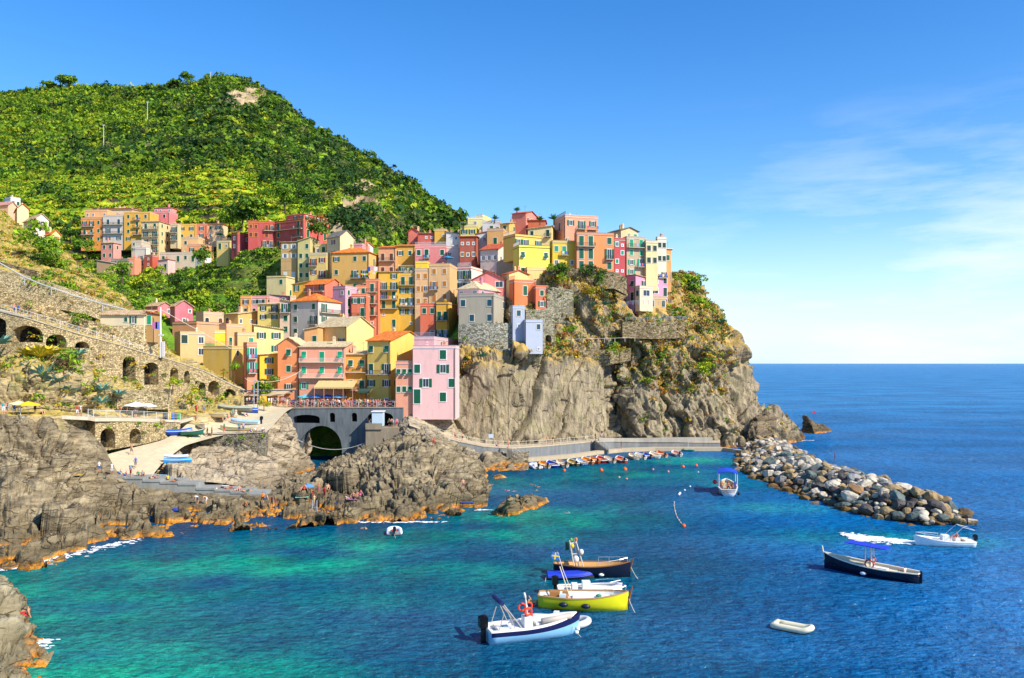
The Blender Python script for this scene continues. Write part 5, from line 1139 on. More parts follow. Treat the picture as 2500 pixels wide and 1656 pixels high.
c.tube((-.3, 0, .5), r1-r0+Vector((-.3, 0, 0)), .05); c.tube((.3, 0, .5), r1-r0+Vector((.3, 0, 0)), .05); obj('rail', c, plain('#c8c8c4', .4, .5), lad)
for i in range(7):
    q = (r1-r0)*(i/7.); c = MB(); c.tube(q+Vector((-.3, 0, 0)), q+Vector((.3, 0, 0)), .04); obj('rung', c, plain('#c8c8c4', .4, .5), lad)

# bridge wall under the square
BR = [(668, 164.5, 1000, 1180), (700, 165, 998, 1180), (985, 165, 996, 1180)]
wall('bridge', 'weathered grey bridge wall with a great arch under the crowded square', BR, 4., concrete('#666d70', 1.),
     [(748, 5.4, 1013, 1034, .7, False), (811, 1.15, 1008, 1031, .6, False), (865, 1.15, 1008, 1030, .6, False), (928, 5.2, 1007, 1045, .9, False), (784, 8.4, 1040, 1160, 4.6, True)], back=plain('#1c1c1c', .9), cop=True, capm=concrete('#8c8a80'), cat='bridge')  # near-black alcove backs: the shade inside is put into their colour
tag(obj('square', MB().box(Q(664, 165, 0).x, Q(1000, 165, 0).x, 165.3, 185, Q(800, 165, 996).z-.35, Q(800, 165, 996).z+.02), concrete('#a89c84')), kind='structure')
tz = Q(620, 165, 990).z
tag(obj('harbour_lane', MB().box(Q(480, 165, 0).x, Q(664, 165, 0).x-.02, 163, 182, tz-3, tz), concrete('#b0a286')), kind='structure')
mb = MB(); a = Q(895, 161, 1044); b_ = Q(975, 161, 1047); mb.box(a.x, b_.x, 160, 164.99, a.z-5.5, a.z); mb.box(a.x, (a.x+b_.x)/2, 159.7, 160, a.z-.3, a.z+.9)
tag(obj('landing_platform', mb, concrete('#8f826c', .6)), 'concrete landing platform in front of the bridge alcove', 'platform')
curve_rail('square_railing', 'white crossed metal railing along the edge of the square', [(700, 165.2, 995), (985, 165.2, 994)], 1.15, '#b8a8a0', 1.75, 1, 0, True)
curve_rail('square_railing', 'yellow wooden crossed railing left of the bridge', [(662, 165, 992), (700, 165.1, 994)], 1.15, '#d8bc84', 1.3, 2, 0, True)
mb = MB(); a = Q(908, 161.5, 1042); mb.box(a.x, a.x+2.1, 161.5, 164, a.z+.05, a.z+2.9); mb.cur = 1; mb.box(a.x-.15, a.x+2.3, 161.3, 164.2, a.z+2.9, a.z+3.05)
tag(obj('kiosk', mb, [plain('#b8ccd8'), plain('#e8e8e8')]), 'small pale blue ticket kiosk in the bridge alcove', 'kiosk')
c = MB(); A = Q(697, 162, 1055); B_ = Q(920, 160.5, 1066); n = 24
c.path([A.lerp(B_, i/n)-Vector((0, 0, 3.*(1-(2*i/n-1)**2)))*1. for i in range(n+1)], .07, 5)
tag(obj('rope', c, plain('#b8b4a8')), 'sagging white rope hanging in front of the bridge arch', 'rope')

# restaurant awnings on the lower lane
def canopy(label, px0, px1, Y0, depth, py, rise, color, name='awning', post='#2c2c2c', groundpy=None):
    a = Q(px0, Y0, py); b_ = Q(px1, Y0, py); r = thing(name, label, 'awning', loc=a); w_ = b_.x-a.x; mb = MB()
    n = 14
    for i in range(n):
        x0, x1 = w_*i/n, w_*(i+1)/n; s = .06*math.sin(i*2.1)
        mb.add([(x0, 0, 0), (x1, 0, 0), (x1, depth, rise+s), (x0, depth, rise), (x0, 0, -.12), (x1, 0, -.12), (x1, depth, rise-.12), (x0, depth, rise-.12)], [(0, 1, 2, 3), (7, 6, 5, 4), (0, 4, 5, 1), (3, 2, 6, 7)])
    for k in range(n): mb.box(w_*k/n, w_*(k+.92)/n, -.03, -.002, -.35, -.0)
    obj('cloth', mb, plain(color, .85), r); gz = Q(px0, Y0, groundpy).z-a.z
    for i in range(5):
        c = MB(); x = .1+(w_-.2)*i/4; c.tube((x, .06, gz), (x, .06, -.13), .05); obj('post', c, plain(post), r)
    return r
canopy('wide beige restaurant awning at the foot of the viaduct', 565, 694, 166, 6.5, 963, .9, '#c8b08c', groundpy=992)
canopy('green edged cream canopy over the restaurant of the peach house', 766, 862, 168, 4.5, 945, 1.2, '#d2b478', groundpy=992, post='#d89c88')
canopy('small dark green canopy beside the amber house', 872, 902, 170, 3, 956, .5, '#2f4a40', groundpy=992)
canopy('brown canopy below the amber house balcony', 842, 868, 170, 3, 950, .4, '#8c6a4c', groundpy=992)
mb = MB(); a = Q(518, 162, 955); b_ = Q(722, 166, 953); mb.tube(a, b_, .12, 6); mb.box(a.x, a.x+2.4, 162, 162.3, a.z-2.2, a.z); mb.box(b_.x-.2, b_.x+.2, 165.8, 166.2, b_.z-3.2, b_.z)
tag(obj('awning_beam', mb, plain('#4a4c50', .5)), 'long dark steel beam with banner panel over the lane restaurants', 'beam')
mb = MB(); a = Q(620, 158, 1006)
for dx in (0, 2.3*.3, ): pass
g = thing('boat_hoist', 'tall twin posted pale blue steel boat hoist by the square', 'hoist', loc=a)
for x in (0, .75): c = MB(); c.tube((x, 0, 0), (x, 0, 6.0), .09, 6); obj('post', c, plain('#a8bcc8', .4, .3), g)
c = MB(); c.tube((0, 0, 5.95), (.75, 0, 5.95), .08, 6); c.tube((0, 0, 3.9), (.75, 0, 3.9), .06, 6); c.tube((.37, 0, 6), (.37, -1.2, 6.1), .06); obj('crossbar', c, plain('#a8bcc8', .4, .3), g)
c = MB(); n = 16
for (A, B_, s) in ((Q(598, 158, 923), Q(622, 158, 930), .3), (Q(622, 158, 930), Q(735, 170, 905), 1.)):
    c.path([A.lerp(B_, i/n)-Vector((0, 0, s*(1-(2*i/n-1)**2))) for i in range(n+1)], .04, 4)
c.path([Q(600, 170, 928).lerp(Q(740, 170, 908), i/n)-Vector((0, 0, .6*(1-(2*i/n-1)**2))) for i in range(n+1)], .035, 4)
tag(obj('cable', c, plain('#d8d4cc')), 'slack white cables strung from the boat hoist to the houses', 'cable')
lp = Q(392, 146, 860); g = thing('lamp_post', 'tall white utility post above the arcade ramp', 'post', loc=lp); c = MB(); c.tube((0, 0, -1), (0, 0, 8), .2, 8, .14); obj('pole', c, plain('#dcd8d0'), g); c = MB(); c.box(-.3, .5, -.2, .25, 2.9, 3.2); c.box(.25, .7, -.25, .25, -.8, 1.9); obj('box', c, plain('#cfc8c4'), g)
c = MB(); A = lp+Vector((0, 0, 7.6)); B_ = Q(565, 165, 852); c.path([A.lerp(B_, i/12) for i in range(13)], .05, 4); tag(obj('cable', c, plain('#d8d0bc')), 'straight pale cable running down from the tall white post to the yellow house', 'cable')

# quay and promenade at the foot of the cliff
QP = [(1000, 157, 1036), (1035, 159, 1048), (1072, 162, 1062), (1120, 163.5, 1076), (1180, 165, 1088), (1250, 168, 1093), (1340, 175, 1087), (1450, 183, 1076.5), (1500, 186.5, 1077), (1560, 188.5, 1078), (1650, 189, 1078), (1758, 190, 1079)]
pr = MB(); q = [Q(a, y, b_) for a, y, b_ in QP]
for a, c_ in zip(q[:-1], q[1:]):
    k = 5.; ab, cb = Vector((a.x*(a.y+k)/a.y, a.y+k, a.z)), Vector((c_.x*(c_.y+k)/c_.y, c_.y+k, c_.z)); pr.quad(a, c_, cb, ab)
    dz = Vector((0, 0, .25)); n_ = Vector((0, -.12, 0)); pr.quad(a+n_, c_+n_, c_+n_-dz, a+n_-dz); pr.quad(a+n_, c_+n_, c_, a)
tag(obj('promenade', pr, concrete('#b8a88c', .4)), kind='structure')
wall('promenade_wall', 'curved grey concrete wall carrying the cliff foot promenade', [(a, y, b_+1, HZ+(H+1.)*F/y) for a, y, b_ in QP[2:]], 1., concrete('#7c7e7c', .6))
wall('parapet', 'low concrete parapet along the far end of the promenade', [(1462, 183.7, 1069, 1078), (1500, 186.3, 1070, 1079), (1560, 188.3, 1070, 1080), (1650, 188.8, 1068, 1080), (1740, 189.8, 1068, 1080)], .3, concrete('#a39c8e', .4))
curve_rail('promenade_railing', 'long pale railing of the promenade at the foot of the slab', [(1000, 157, 1036), (1035, 159, 1048), (1072, 162.1, 1062), (1120, 163.6, 1076), (1180, 165.1, 1088), (1250, 168.1, 1093), (1340, 175.1, 1087), (1450, 183.1, 1076.5)], 1.15, '#d8d0b8', 1.9, 2)
QQ = [(1262, 161.5, .75), (1280, 165, .75), (1340, 168.5, .75), (1400, 172.5, .75), (1460, 179, .75), (1520, 184, .75), (1600, 186.5, .75), (1700, 186.5, .75), (1765, 186.5, .75), (1800, 182, .75), (1822, 180, .75)]
qk = MB(); q = [Vector(((a-CX)/F*y, y, z)) for a, y, z in QQ]
for a, c_ in zip(q[:-1], q[1:]):
    k = 2.2; ab, cb = a+Vector((0, k, 0)), c_+Vector((0, k, 0)); qk.quad(a, c_, cb, ab); qk.quad(a, c_, c_-Vector((0, 0, 1.6)), a-Vector((0, 0, 1.6))); qk.quad(ab, cb, cb-Vector((0, 0, 1.6)), ab-Vector((0, 0, 1.6)))
tag(obj('quay', qk, concrete('#b3a284', .3)), 'low pale landing quay where the small boats are tied', 'quay')
for lb, (x0, y0, z0), (x1, y1, z1) in (('concrete stair from the promenade down to the near end of the quay', (1237, 165.6, 3.0), (1277, 164.5, .8)), ('concrete stair from the promenade down to the middle of the quay', (1452, 182.3, 2.8), (1486, 180.2, .8))):
    A = Vector(((x0-CX)/F*y0, y0, z0)); B_ = Vector(((x1-CX)/F*y1, y1, z1)); g = thing('stair', lb, 'stair', loc=A); mb = MB(); n = 9; d_ = B_-A
    for i in range(n): x = d_.x*i/n; mb.box(x, d_.x*(i+1)/n-.002, -.7+d_.y*i/n, .6+d_.y*i/n, -z0, d_.z*i/n)
    obj('steps', mb, concrete('#8c8474'), g); c = MB(); c.tube((0, -.65, 1), (d_.x, d_.y-.65, d_.z+1), .04)
    for i in range(4): c.tube((d_.x*i/3, -.65+d_.y*i/3, d_.z*i/3), (d_.x*i/3, -.65+d_.y*i/3, d_.z*i/3+1), .035)
    obj('handrail', c, plain('#c8c4b8'), g)
# bastions and garden walls on the headland
wall('stone_bastion', 'massive mottled stone bastion under the grey tower house', [(1119, 181.4, 792, 905), (1165, 180.4, 790, 890), (1207, 180.2, 789, 880), (1253, 181, 789, 880)], 7., stone('#a8a490', '#666a5c', 2.0), cat='bastion')
wall('stone_tower', 'rubble stone tower wall with a small blind arch right of the blue houses', [(1284, 182, 757, 860), (1354, 185.6, 752, 862)], 7., STG, [(1339, 1.6, 818, 846, .7, False)], cat='tower')
wall('stone_tower', 'dark rubble wall under the coral annex', [(1336, 190.4, 700, 790), (1400, 192.5, 708, 790)], 3., STG)
wall('garden_wall', 'ivy topped garden wall below the canary and orange houses', [(1345, 196.2, 648, 700), (1410, 196.2, 655, 705), (1500, 197.2, 664, 705), (1530, 199.5, 678, 720)], 1.2, STH)
wall('garden_wall', 'grey garden wall with a terrace rail below the pink villa', [(1520, 197, 786, 826), (1600, 199.3, 786, 828), (1672, 203, 784, 826)], 1.2, STH)
wall('garden_wall', 'dark dry wall across the headland below the golden grass', [(1290, 187, 845, 872), (1400, 190.5, 850, 885), (1470, 194, 855, 895), (1540, 197, 850, 880)], 1., STH)
curve_rail('terrace_railing', 'blue grey railing of the villa sun terrace', [(1528, 196.9, 785), (1600, 199, 785), (1675, 202.8, 783)], 1., '#8ca4b0', 1.8, 3)
curve_rail('path_railing', 'thin white railing along the headland path', [(1285, 185.8, 838), (1340, 188, 842), (1420, 190.5, 838), (1500, 194, 836), (1550, 196.5, 834)], 1., '#d8ccb8', 2.6, 1)
curve_rail('villa_stair_rail', 'blue handrail of the outside stair beside the pink villa', [(1512, 198, 760), (1535, 198.6, 745), (1580, 199.2, 744), (1620, 200, 746)], 1., '#7c98b0', 1.2, 3)
tag(obj('stone_pillars', MB().box(Q(1636, 209, 0).x, Q(1640, 209, 0).x, 209, 209.4, Q(1636, 209, 690).z, Q(1636, 209, 665).z), plaster('#b89c78')), 'slender pillar under the terrace at the right end of the village', 'pillar')

# creepers and tufts that soften the walls
WP = [[(1345, 196, 652), (1410, 196, 658), (1500, 197, 668), (1530, 199, 682)], [(1520, 196.8, 790), (1600, 199.1, 790), (1672, 202.8, 788)], [(1290, 186.8, 848), (1400, 190.3, 852), (1470, 193.8, 858), (1540, 196.8, 853)], [(1284, 181.8, 762), (1354, 185.4, 757)], [(1336, 190.2, 706), (1400, 192.3, 712)], [(1119, 181.2, 800), (1165, 180.2, 860), (1207, 180, 830), (1253, 180.8, 868)],
      [(60, 131, 738), (160, 135, 772), (290, 143, 808), (380, 150.5, 848)], [(60, 156, 680), (215, 155.8, 730), (345, 157.5, 778)], [(60, 126, 800), (215, 133, 850), (420, 148.4, 905), (590, 163.6, 965)], [(232, 124.2, 1035), (350, 132.2, 1035), (440, 138.7, 1036)], [(448, 138.4, 1062), (560, 138.6, 1064), (648, 138.6, 1062)]]
C_ = []
for w_ in WP:
    q = [Q(*t) for t in w_]
    for a, b_ in zip(q[:-1], q[1:]):
        for k in range(int((b_-a).length*1.5)):
            if random.random() < .55: c_ = a.lerp(b_, random.random()); C_.append((c_.x+random.gauss(0, .3), c_.y-random.random()*.25, c_.z-abs(random.gauss(0, 1.1))+.2))
T, _ = pick(['bright', 'mid', 'dry', 'gold', 'olive', 'dark'], [3, 4, 3, 2, 2, 1], len(C_))
tag(link('wall_creepers', leafmesh('wall_creepers', C_, .22+.5*RNG.random(len(C_))**2, 36, .24, T, .8)), 'weeds and creepers growing out of the old stone walls', 'creepers', kind='stuff')
# ================================================================== trees and plants
BARK = plain('#5a4630', .9)
def tree(label, px, py, Yd, hgt, r, keys, kind='round', cat='tree', group=None, name=None, drop=.4, dens=1., leaf=.2):
    """py is where the trunk meets the ground; hgt total height; r crown radius"""
    base = P(px, py, Yd); root = thing(name or {'tree': 'broadleaf_tree', 'pine': 'pine_tree', 'bush': 'bush'}.get(cat, 'tree'), label, cat, loc=base, group=group)
    th = hgt-r*1.2 if kind != 'bush' else hgt*.4; th = max(th, .5); mb = MB(); rr = random.Random(int(px*7+py)); top = Vector((rr.uniform(-.1, .1)*hgt, rr.uniform(-.1, .1)*hgt, th))
    tr = max(.08, hgt*.028); mb.tube((0, 0, -1.2), top*.5, tr*1.2, 7, tr*.9); mb.tube(top*.5, top, tr*.9, 6, tr*.6)
    n = max(6, int((14 if kind == 'round' else 10)*dens)); C_ = []; cc = Vector((top.x, top.y, hgt-r*.85)); sz = []
    for i in range(n):
        d = Vector((rr.gauss(0, 1), rr.gauss(0, 1), rr.gauss(0, .8))).normalized()*r*rr.uniform(.35, .85)
        if kind == 'pine': d.z *= .35
        q = cc+d; C_.append(q); sz.append(r*rr.uniform(.28, .5))
        if i < 7: mb.tube(top*.9, q, tr*.4, 4, tr*.12)
    K = 90 if r > 2.5 else 60; T_ = [GREENS[rr.choice(keys)] for _ in C_]
    obj('trunk', mb, BARK, root)
    link('crown', leafmesh('crown', [tuple(q) for q in C_], sz, K, leaf, T_, .8), root); return root
TR = [
 ('big bright green tree on the terraces left of the crimson palazzo', 557, 668, 282, 9.5, 5.2, ['bright', 'bright', 'lime', 'mid']),
 ('dark tree beside the big bright terrace tree', 612, 672, 280, 8, 4.2, ['dark', 'mid']),
 ('light green tree right of the mauve gabled house', 489, 770, 222, 6.5, 3.4, ['bright', 'lime', 'mid']),
 ('dark bushy tree behind the mauve gabled house', 474, 735, 235, 6, 3.4, ['mid', 'dark']),
 ('rusty green tree in front of the crimson palazzo', 773, 590, 250, 8.5, 4.2, ['olive', 'mid', 'rust']),
 ('tree below the salmon far house at the valley side', 213, 628, 300, 8, 4.3, ['mid', 'dark', 'bright']),
 ('rounded tree between the far left houses and the hillside', 175, 590, 300, 6, 3.4, ['mid', 'dark']),
 ('spreading dark green tree right of the far houses', 560, 560, 320, 9, 4.8, ['mid', 'bright']),
 ('tall green tree up slope left of the crimson palazzo', 622, 545, 310, 11, 5.6, ['bright', 'mid']),
 ('dense dark tree behind the left wing of the crimson palazzo', 590, 548, 312, 11, 6, ['dark', 'mid']),
 ('bright conical tree above the crimson palazzo roof', 697, 515, 310, 12, 5.5, ['bright', 'mid']),
 ('broad green tree in the valley gardens centre', 500, 640, 290, 6, 3.8, ['bright', 'mid']),
 ('small lime tree in the valley gardens left', 380, 690, 262, 6, 3.4, ['lime', 'bright']),
 ('dark round tree low in the valley gardens', 430, 712, 255, 6.5, 3.6, ['dark', 'mid']),
 ('yellowish tree beside the lower terraces wall', 340, 720, 240, 6, 3.3, ['lime', 'bright', 'olive']),
 ('feathery tree at the left of the valley gardens', 300, 690, 270, 7, 3.6, ['bright', 'mid']),
 ('large leafy bush mass on the upper left hillside', 95, 638, 178, 8, 4.4, ['bright', 'mid', 'bright']),
 ('second leafy bush beside the largest one on the left hillside', 135, 660, 176, 5.5, 3.5, ['mid', 'bright']),
 ('low green bush near the pale pipe on the left hillside', 110, 712, 158, 4, 2.8, ['bright', 'mid']),
 ('leafy bush at the right of the pale hillside pipe', 150, 724, 160, 3.6, 2.6, ['mid', 'bright']),
 ('dark green tree at the side of the square by the orange house', 655, 986, 167, 5.4, 2.6, ['mid', 'dark', 'bright']),
 ('climbing green shrub beside the yellow house at the ramp end', 571, 925, 163, 3.6, 1.3, ['bright', 'mid']),
 ('feathery blue green tree at the edge of the headland', 1683, 735, 226, 8, 4., ['agave', 'bright', 'mid']),
 ('lime green tree hanging over the headland edge', 1690, 785, 221, 7, 3.8, ['lime', 'bright']),
 ('golden green shrub right of the pink villa', 1655, 720, 224, 5, 3.2, ['gold', 'lime', 'bright']),
 ('dark bushy tree on the garden wall below the canary house', 1375, 672, 195, 3.6, 2.4, ['mid', 'dark']),
 ('dark bush right below the large orange house', 1432, 678, 195.5, 3.4, 2.2, ['dark', 'mid']),
 ('dark bush between the orange and crimson cliff houses', 1462, 690, 196, 3.6, 2.4, ['dark', 'mid']),
 ('dark green bush at the left end of the cliff garden', 1350, 672, 193.5, 2.6, 1.6, ['mid', 'bright']),
 ('bright small bush hanging on the cliff garden wall', 1370, 690, 192.5, 2.2, 1.4, ['bright', 'lime']),
 ('golden shrub on the slope below the cliff garden', 1442, 730, 193, 4, 2.2, ['gold', 'dry', 'lime']),
 ('second golden shrub beside the villa stair', 1474, 735, 194, 3.6, 2., ['dry', 'gold', 'olive']),
 ('yellow green shrub in the cliff crevice', 1512, 870, 192, 3.4, 2., ['lime', 'bright', 'gold']),
 ('green creeper hanging from the headland path', 1393, 838, 187.5, 4.6, 1.5, ['bright', 'mid']),
 ('bright shrub on the upper headland rocks', 1722, 915, 200, 3.4, 2.4, ['bright', 'lime']),
 ('bright shrub in the villa garden', 1640, 778, 205, 3.2, 1.9, ['bright', 'mid'])]
for t in TR: tree(*t, kind='round', cat='tree' if t[4] > 5 else 'bush', name='broadleaf_tree' if t[4] > 5 else 'bush')
for i, (px, py, Yd, h_, r_, lb) in enumerate([(1582, 784, 200.5, 2.0, 1.05, 'clipped round bush on the villa terrace, larger of the two'), (1607, 784, 201.5, 1.6, .9, 'clipped round bush on the villa terrace, smaller of the two'), (1535, 782, 199.5, 2., 1., 'loose green bush at the left end of the villa terrace'),
                              (194, 797, 137, 2.6, 1.7, 'neat round green bush below the vine terrace'), (156, 906, 121, 3.4, 2.1, 'round shrub with brown underside among the agaves'), (645, 1000, 157.5, 2.2, 1.3, 'yellow green weeds hanging at the plateau corner by the bridge'),
                              (420, 948, 141, 2.2, 1.5, 'bright weed tuft on top of the garden wall'), (468, 975, 146, 2.6, 1.4, 'yellow shrub at the end of the arcade'), (468, 1085, 137, 2.4, 1.1, 'dark ivy clump at the left end of the plateau wall'), (545, 915, 161, 1.2, .9, 'hedge of green plants on top of the arcade ramp')]):
    tree(lb, px, py, Yd, h_, r_, [['mid', 'bright'], ['mid', 'bright'], ['bright', 'mid'], ['bright', 'mid'], ['mid', 'bright', 'brown'], ['lime', 'gold'], ['lime', 'bright'], ['gold', 'lime'], ['dark', 'mid'], ['bright', 'rust']][i], kind='bush', cat='bush', name='bush')
for px, py, Yd, h_, r_, lb in [(455, 216, 702, 15, 6.5, 'flat topped pine standing highest on the ridge left of the peak'), (436, 220, 705, 11, 4.5, 'thin brown pine beside the flat topped pine'), (150, 222, 766, 16, 8, 'wide umbrella pine at the left of the ridge'), (172, 222, 764, 17, 8, 'leafy pine next to the wide umbrella pine'), (120, 226, 768, 13, 7.5, 'rounded pine left of the umbrella pines'), (78, 240, 778, 12, 6.5, 'low pine near the left end of the ridge'),
                               (418, 222, 708, 9, 5, 'squat pine on the ridge slope'), (360, 226, 720, 8, 5, 'solitary low pine in the middle of the ridge'), (90, 310, 690, 20, 7, 'tall pale pine on the upper left mountainside'), (745, 315, 628, 10, 8, 'dark tree on the skyline of the right ridge'), (686, 268, 645, 10, 7, 'bright rounded tree on the right ridge below the peak'), (792, 338, 618, 9, 6.5, 'small tree halfway down the right ridge'), (912, 402, 596, 6, 5, 'lone dark bush low on the right ridge')]:
    tree(lb, px, py+8, Yd-4, h_+3, r_, ['bright', 'mid', 'mid'] if 'dark' not in lb else ['dark', 'mid'], kind='pine', cat='pine', name='pine_tree', leaf=.25)
def spiky(label, px, py, Yd, r, color, n=26, lift=.9, name='agave_plant', cat='agave', group=None, trunk=0):
    b_ = P(px, py, Yd); root = thing(name, label, cat, loc=b_, group=group); mb = MB(); rr = random.Random(int(px))
    for i in range(n):
        a = i*2.399; e = rr.uniform(.25, 1.)*lift; L_ = r*rr.uniform(.8, 1.15); d = Vector((math.cos(a)*math.cos(e), math.sin(a)*math.cos(e), math.sin(e))); s = Vector((-math.sin(a), math.cos(a), 0))*r*.09
        m_ = d*L_*.5+Vector((0, 0, trunk)); t = d*L_*.98+Vector((0, 0, trunk-r*.12)); o_ = Vector((0, 0, trunk)); up_ = Vector((0, 0, r*.05))
        mb.add([o_-s*.5, o_+s*.5, m_+s+up_, t, m_-s+up_, m_-up_*.5], [(0, 5, 4), (0, 1, 5), (1, 2, 5), (5, 2, 3), (5, 3, 4)])
    obj('leaves', mb, color, root)
    if trunk: c = MB(); c.tube((0, 0, -.6), (0, 0, trunk), .14, 6); obj('trunk', c, BARK, root)
    return root
AG = plain('#6f9a86', .6); AY = plain('#c9b42c', .6); AGD = plain('#4f7a5c', .6)
for i, (px, py, Yd, r, k, lb) in enumerate([(72, 870, 124, 2.3, 1, 'yellow striped agave at the left of the cluster'), (98, 872, 123.5, 2.6, 1, 'biggest yellow striped agave above the blue agaves'), (120, 868, 124.5, 2.2, 1, 'yellow striped agave touching the round shrub'),
        (62, 905, 121.5, 2.1, 0, 'blue green agave below the yellow agaves, on the left'), (105, 922, 120.5, 2.6, 0, 'large pale blue agave at the centre of the slope'), (140, 935, 120.5, 1.9, 0, 'blue agave right of the large pale one'), (175, 915, 124, 2., 0, 'blue agave right of the round shrub'), (188, 870, 129, 1.8, 0, 'small blue agave under the viaduct wall'),
        (165, 955, 122, 1.8, 0, 'blue agave low on the slope'), (200, 950, 126, 1.8, 0, 'blue agave beside the smooth rock'), (246, 955, 128, 1.9, 0, 'blue agave at the top of the hanging colony'), (246, 985, 126.5, 1.8, 0, 'blue agave at the bottom of the hanging colony'), (290, 965, 133, 1.6, 0, 'small agave at the foot of the tall arches'), (4, 840, 124, 2., 0, 'blue agave at the left frame edge under the viaduct'),
        (1480, 745, 192.5, 1.5, 2, 'dark agave on the headland slope left of the villa'), (1445, 745, 191, 1.4, 2, 'smaller dark agave on the headland slope'), (1760, 790, 221, 2., 2, 'agave high on the seaward edge of the headland'), (1775, 825, 218, 2.2, 2, 'agave clump lower on the seaward headland edge'), (1720, 762, 222, 1.7, 2, 'agave on the headland skyline with bare flower stalk'), (1178, 872, 174, 1.7, 2, 'pale agave between the bastion and the slab'), (1663, 845, 204, 1.5, 2, 'agave in the golden grass of the headland')]):
    spiky(lb, px, py, Yd-.5, r*1.2, [AG, AY, AGD][k], group='agaves on the slopes')
PAL = plain('#3f7a24', .6)
for px, py, Yd, r, tr_, lb in [(1352, 545, 224, 2.1, .9, 'spiky green yucca palm on the skyline terrace'), (1318, 545, 226, 1.8, .7, 'smaller palm left of the skyline yucca'), (1262, 520, 238, 1.6, .5, 'roof garden palm behind the chapel like house'), (1208, 540, 246, 1.7, .5, 'palm beside the grey white terrace house'), (1132, 556, 246, 1.4, .6, 'little palm at the left end of the crest')]:
    spiky(lb, px, py, Yd, r, PAL, 34, 1.25, 'palm_tree', 'palm', trunk=tr_)
c = MB(); b_ = P(1722, 762, 221); c.tube(b_, b_+Vector((2.6, 0, 2.6)), .07); 
for i in range(5): q = b_+Vector((2.6, 0, 2.6))*(.55+.1*i); c.tube(q, q+Vector((.1, 0, .6)), .04)
tag(obj('flower_stalk', c, BARK), 'bare agave flower stalk leaning out over the sea from the headland', 'flower stalk')
for px, py, Yd, h_, lb in [(253, 345, 560, 14, 'pale power pole in the terraces of the mountainside'), (360, 285, 620, 14, 'pale power pole higher on the mountainside'), (514, 190, 690, 6, 'thin mast on the mountain top')]:
    g = thing('power_pole', lb, 'pole', loc=P(px, py, Yd-6)); c = MB(); c.tube((0, 0, -6), (0, 0, h_*.8), .28, 6, .18); obj('pole', c, plain('#c8c4b8'), g); c = MB(); c.box(-1, 1, -.1, .1, h_*.76, h_*.79); obj('crossarm', c, plain('#c8c4b8'), g)

# ================================================================== boats
def hull(mb, L, B, free, rise, draft=.35, tr=.75, n=16, deck=.25, rake=.0, full=.55, band=None, inner=1, rail=2):
    """stern at x=0, bow at x=L. rows: gunwale, band, side, bilge, keel"""
    def st(t):
        b = B/2*(tr+(1-tr)*min(1, t/.35)**.8) if t < .35 else B/2*(1-((t-.35)/.65)**(1/(1-full)*.95+.6))**.85
        z = free+rise*max(0, (t-.3)/.7)**2+.12*(1-t)*(tr < .5)
        return max(b, .015), z
    rings = []; fr = [1, .95, .84, .62, .3, 0]; zf = [1, .62, .3, 0, -.6, -1]
    for i in range(n+1):
        t = i/n; b, z = st(t); x = L*t; k = draft*(1-.6*t**3); r = []
        for f, q in zip(fr, zf): zz = z*q if q > 0 else k*q; r.append((x+rake*L*(t**3)*(q*.5), -b*f, zz))
        r2 = [(p[0], -p[1], p[2]) for p in r[::-1][1:]]; rings.append(r+r2)
    m = len(rings[0]); o = len(mb.v); mb.v += [p for r in rings for p in r]
    for i in range(n):
        for j in range(m-1):
            mb.f.append((o+i*m+j, o+i*m+j+1, o+(i+1)*m+j+1, o+(i+1)*m+j)); mb.m.append((band if (band is not None and j in (0, m-2)) else 0))
    mb.f.append(tuple(o+j for j in range(m))[::-1]); mb.m.append(0)
    return st
def inside(L, B, st, n=16, depth=.45, wallt=.07, t0=0., t1=.97):
    mb = MB(); rings = []
    for i in range(n+1):
        t = t0+(t1-t0)*i/n; b, z = st(t); b = max(.01, b-wallt); zf = max(.08, z-depth)
        rings.append([(L*t, -b, z-.005), (L*t, -b*.86, zf), (L*t, b*.86, zf), (L*t, b, z-.005)])
    mb.loft(rings); mb.add([rings[0][0], rings[0][1], rings[0][2], rings[0][3]], [(0, 1, 2, 3)]); return mb
def gunwale(L, st, n=18, w=.09, t0=0., close=True):
    mb = MB(); 
    for s in (-1, 1):
        rings = []
        for i in range(n+1):
            t = t0+(1-t0)*i/n; b, z = st(t); x = L*t; yo = s*(b+.03); yi = s*max(.0, b-w)
            rings.append([(x, yo, z-.03), (x, yo, z+.05), (x, yi, z+.05), (x, yi, z-.03)])
        mb.loft(rings, True, True)
    b, z = st(0); mb.box(-.04, .06, -b, b, z-.03, z+.052) if close else None
    return mb
def boat_root(name, label, stern, bow, cat='boat', group=None, z=0., loc=None):
    s = Wt(*stern); e = Wt(*bow); d = e-s; s.z = z
    return thing(name, label, cat, loc=s if loc is None else loc, rz=math.atan2(d.y, d.x), group=group), d.length
def outboard(par, x, z=.5, c='#15161a', s=1., y=0):
    mb = MB(); g = link('outboard_motor', None, par, loc=(x, y, z), scale=s); g.empty_display_size = .2
    mb.box(-.35, .05, -.2, .2, .25, .75); mb.ball((-.15, 0, .72), .24, 8, 5, (1, .85, .5)); mb.box(-.25, -.02, -.07, .07, -.9, .25); obj('cowling', mb, plain(c, .25), g); return g
def fender(par, x, y, z, c='#e8e8e8', r=.14, L_=.5):
    mb = MB(); mb.ball((0, 0, 0), r, 8, 6, (1.9, 1, 1)); obj('fender', mb, plain(c, .4), par, True, loc=(x, y, z))
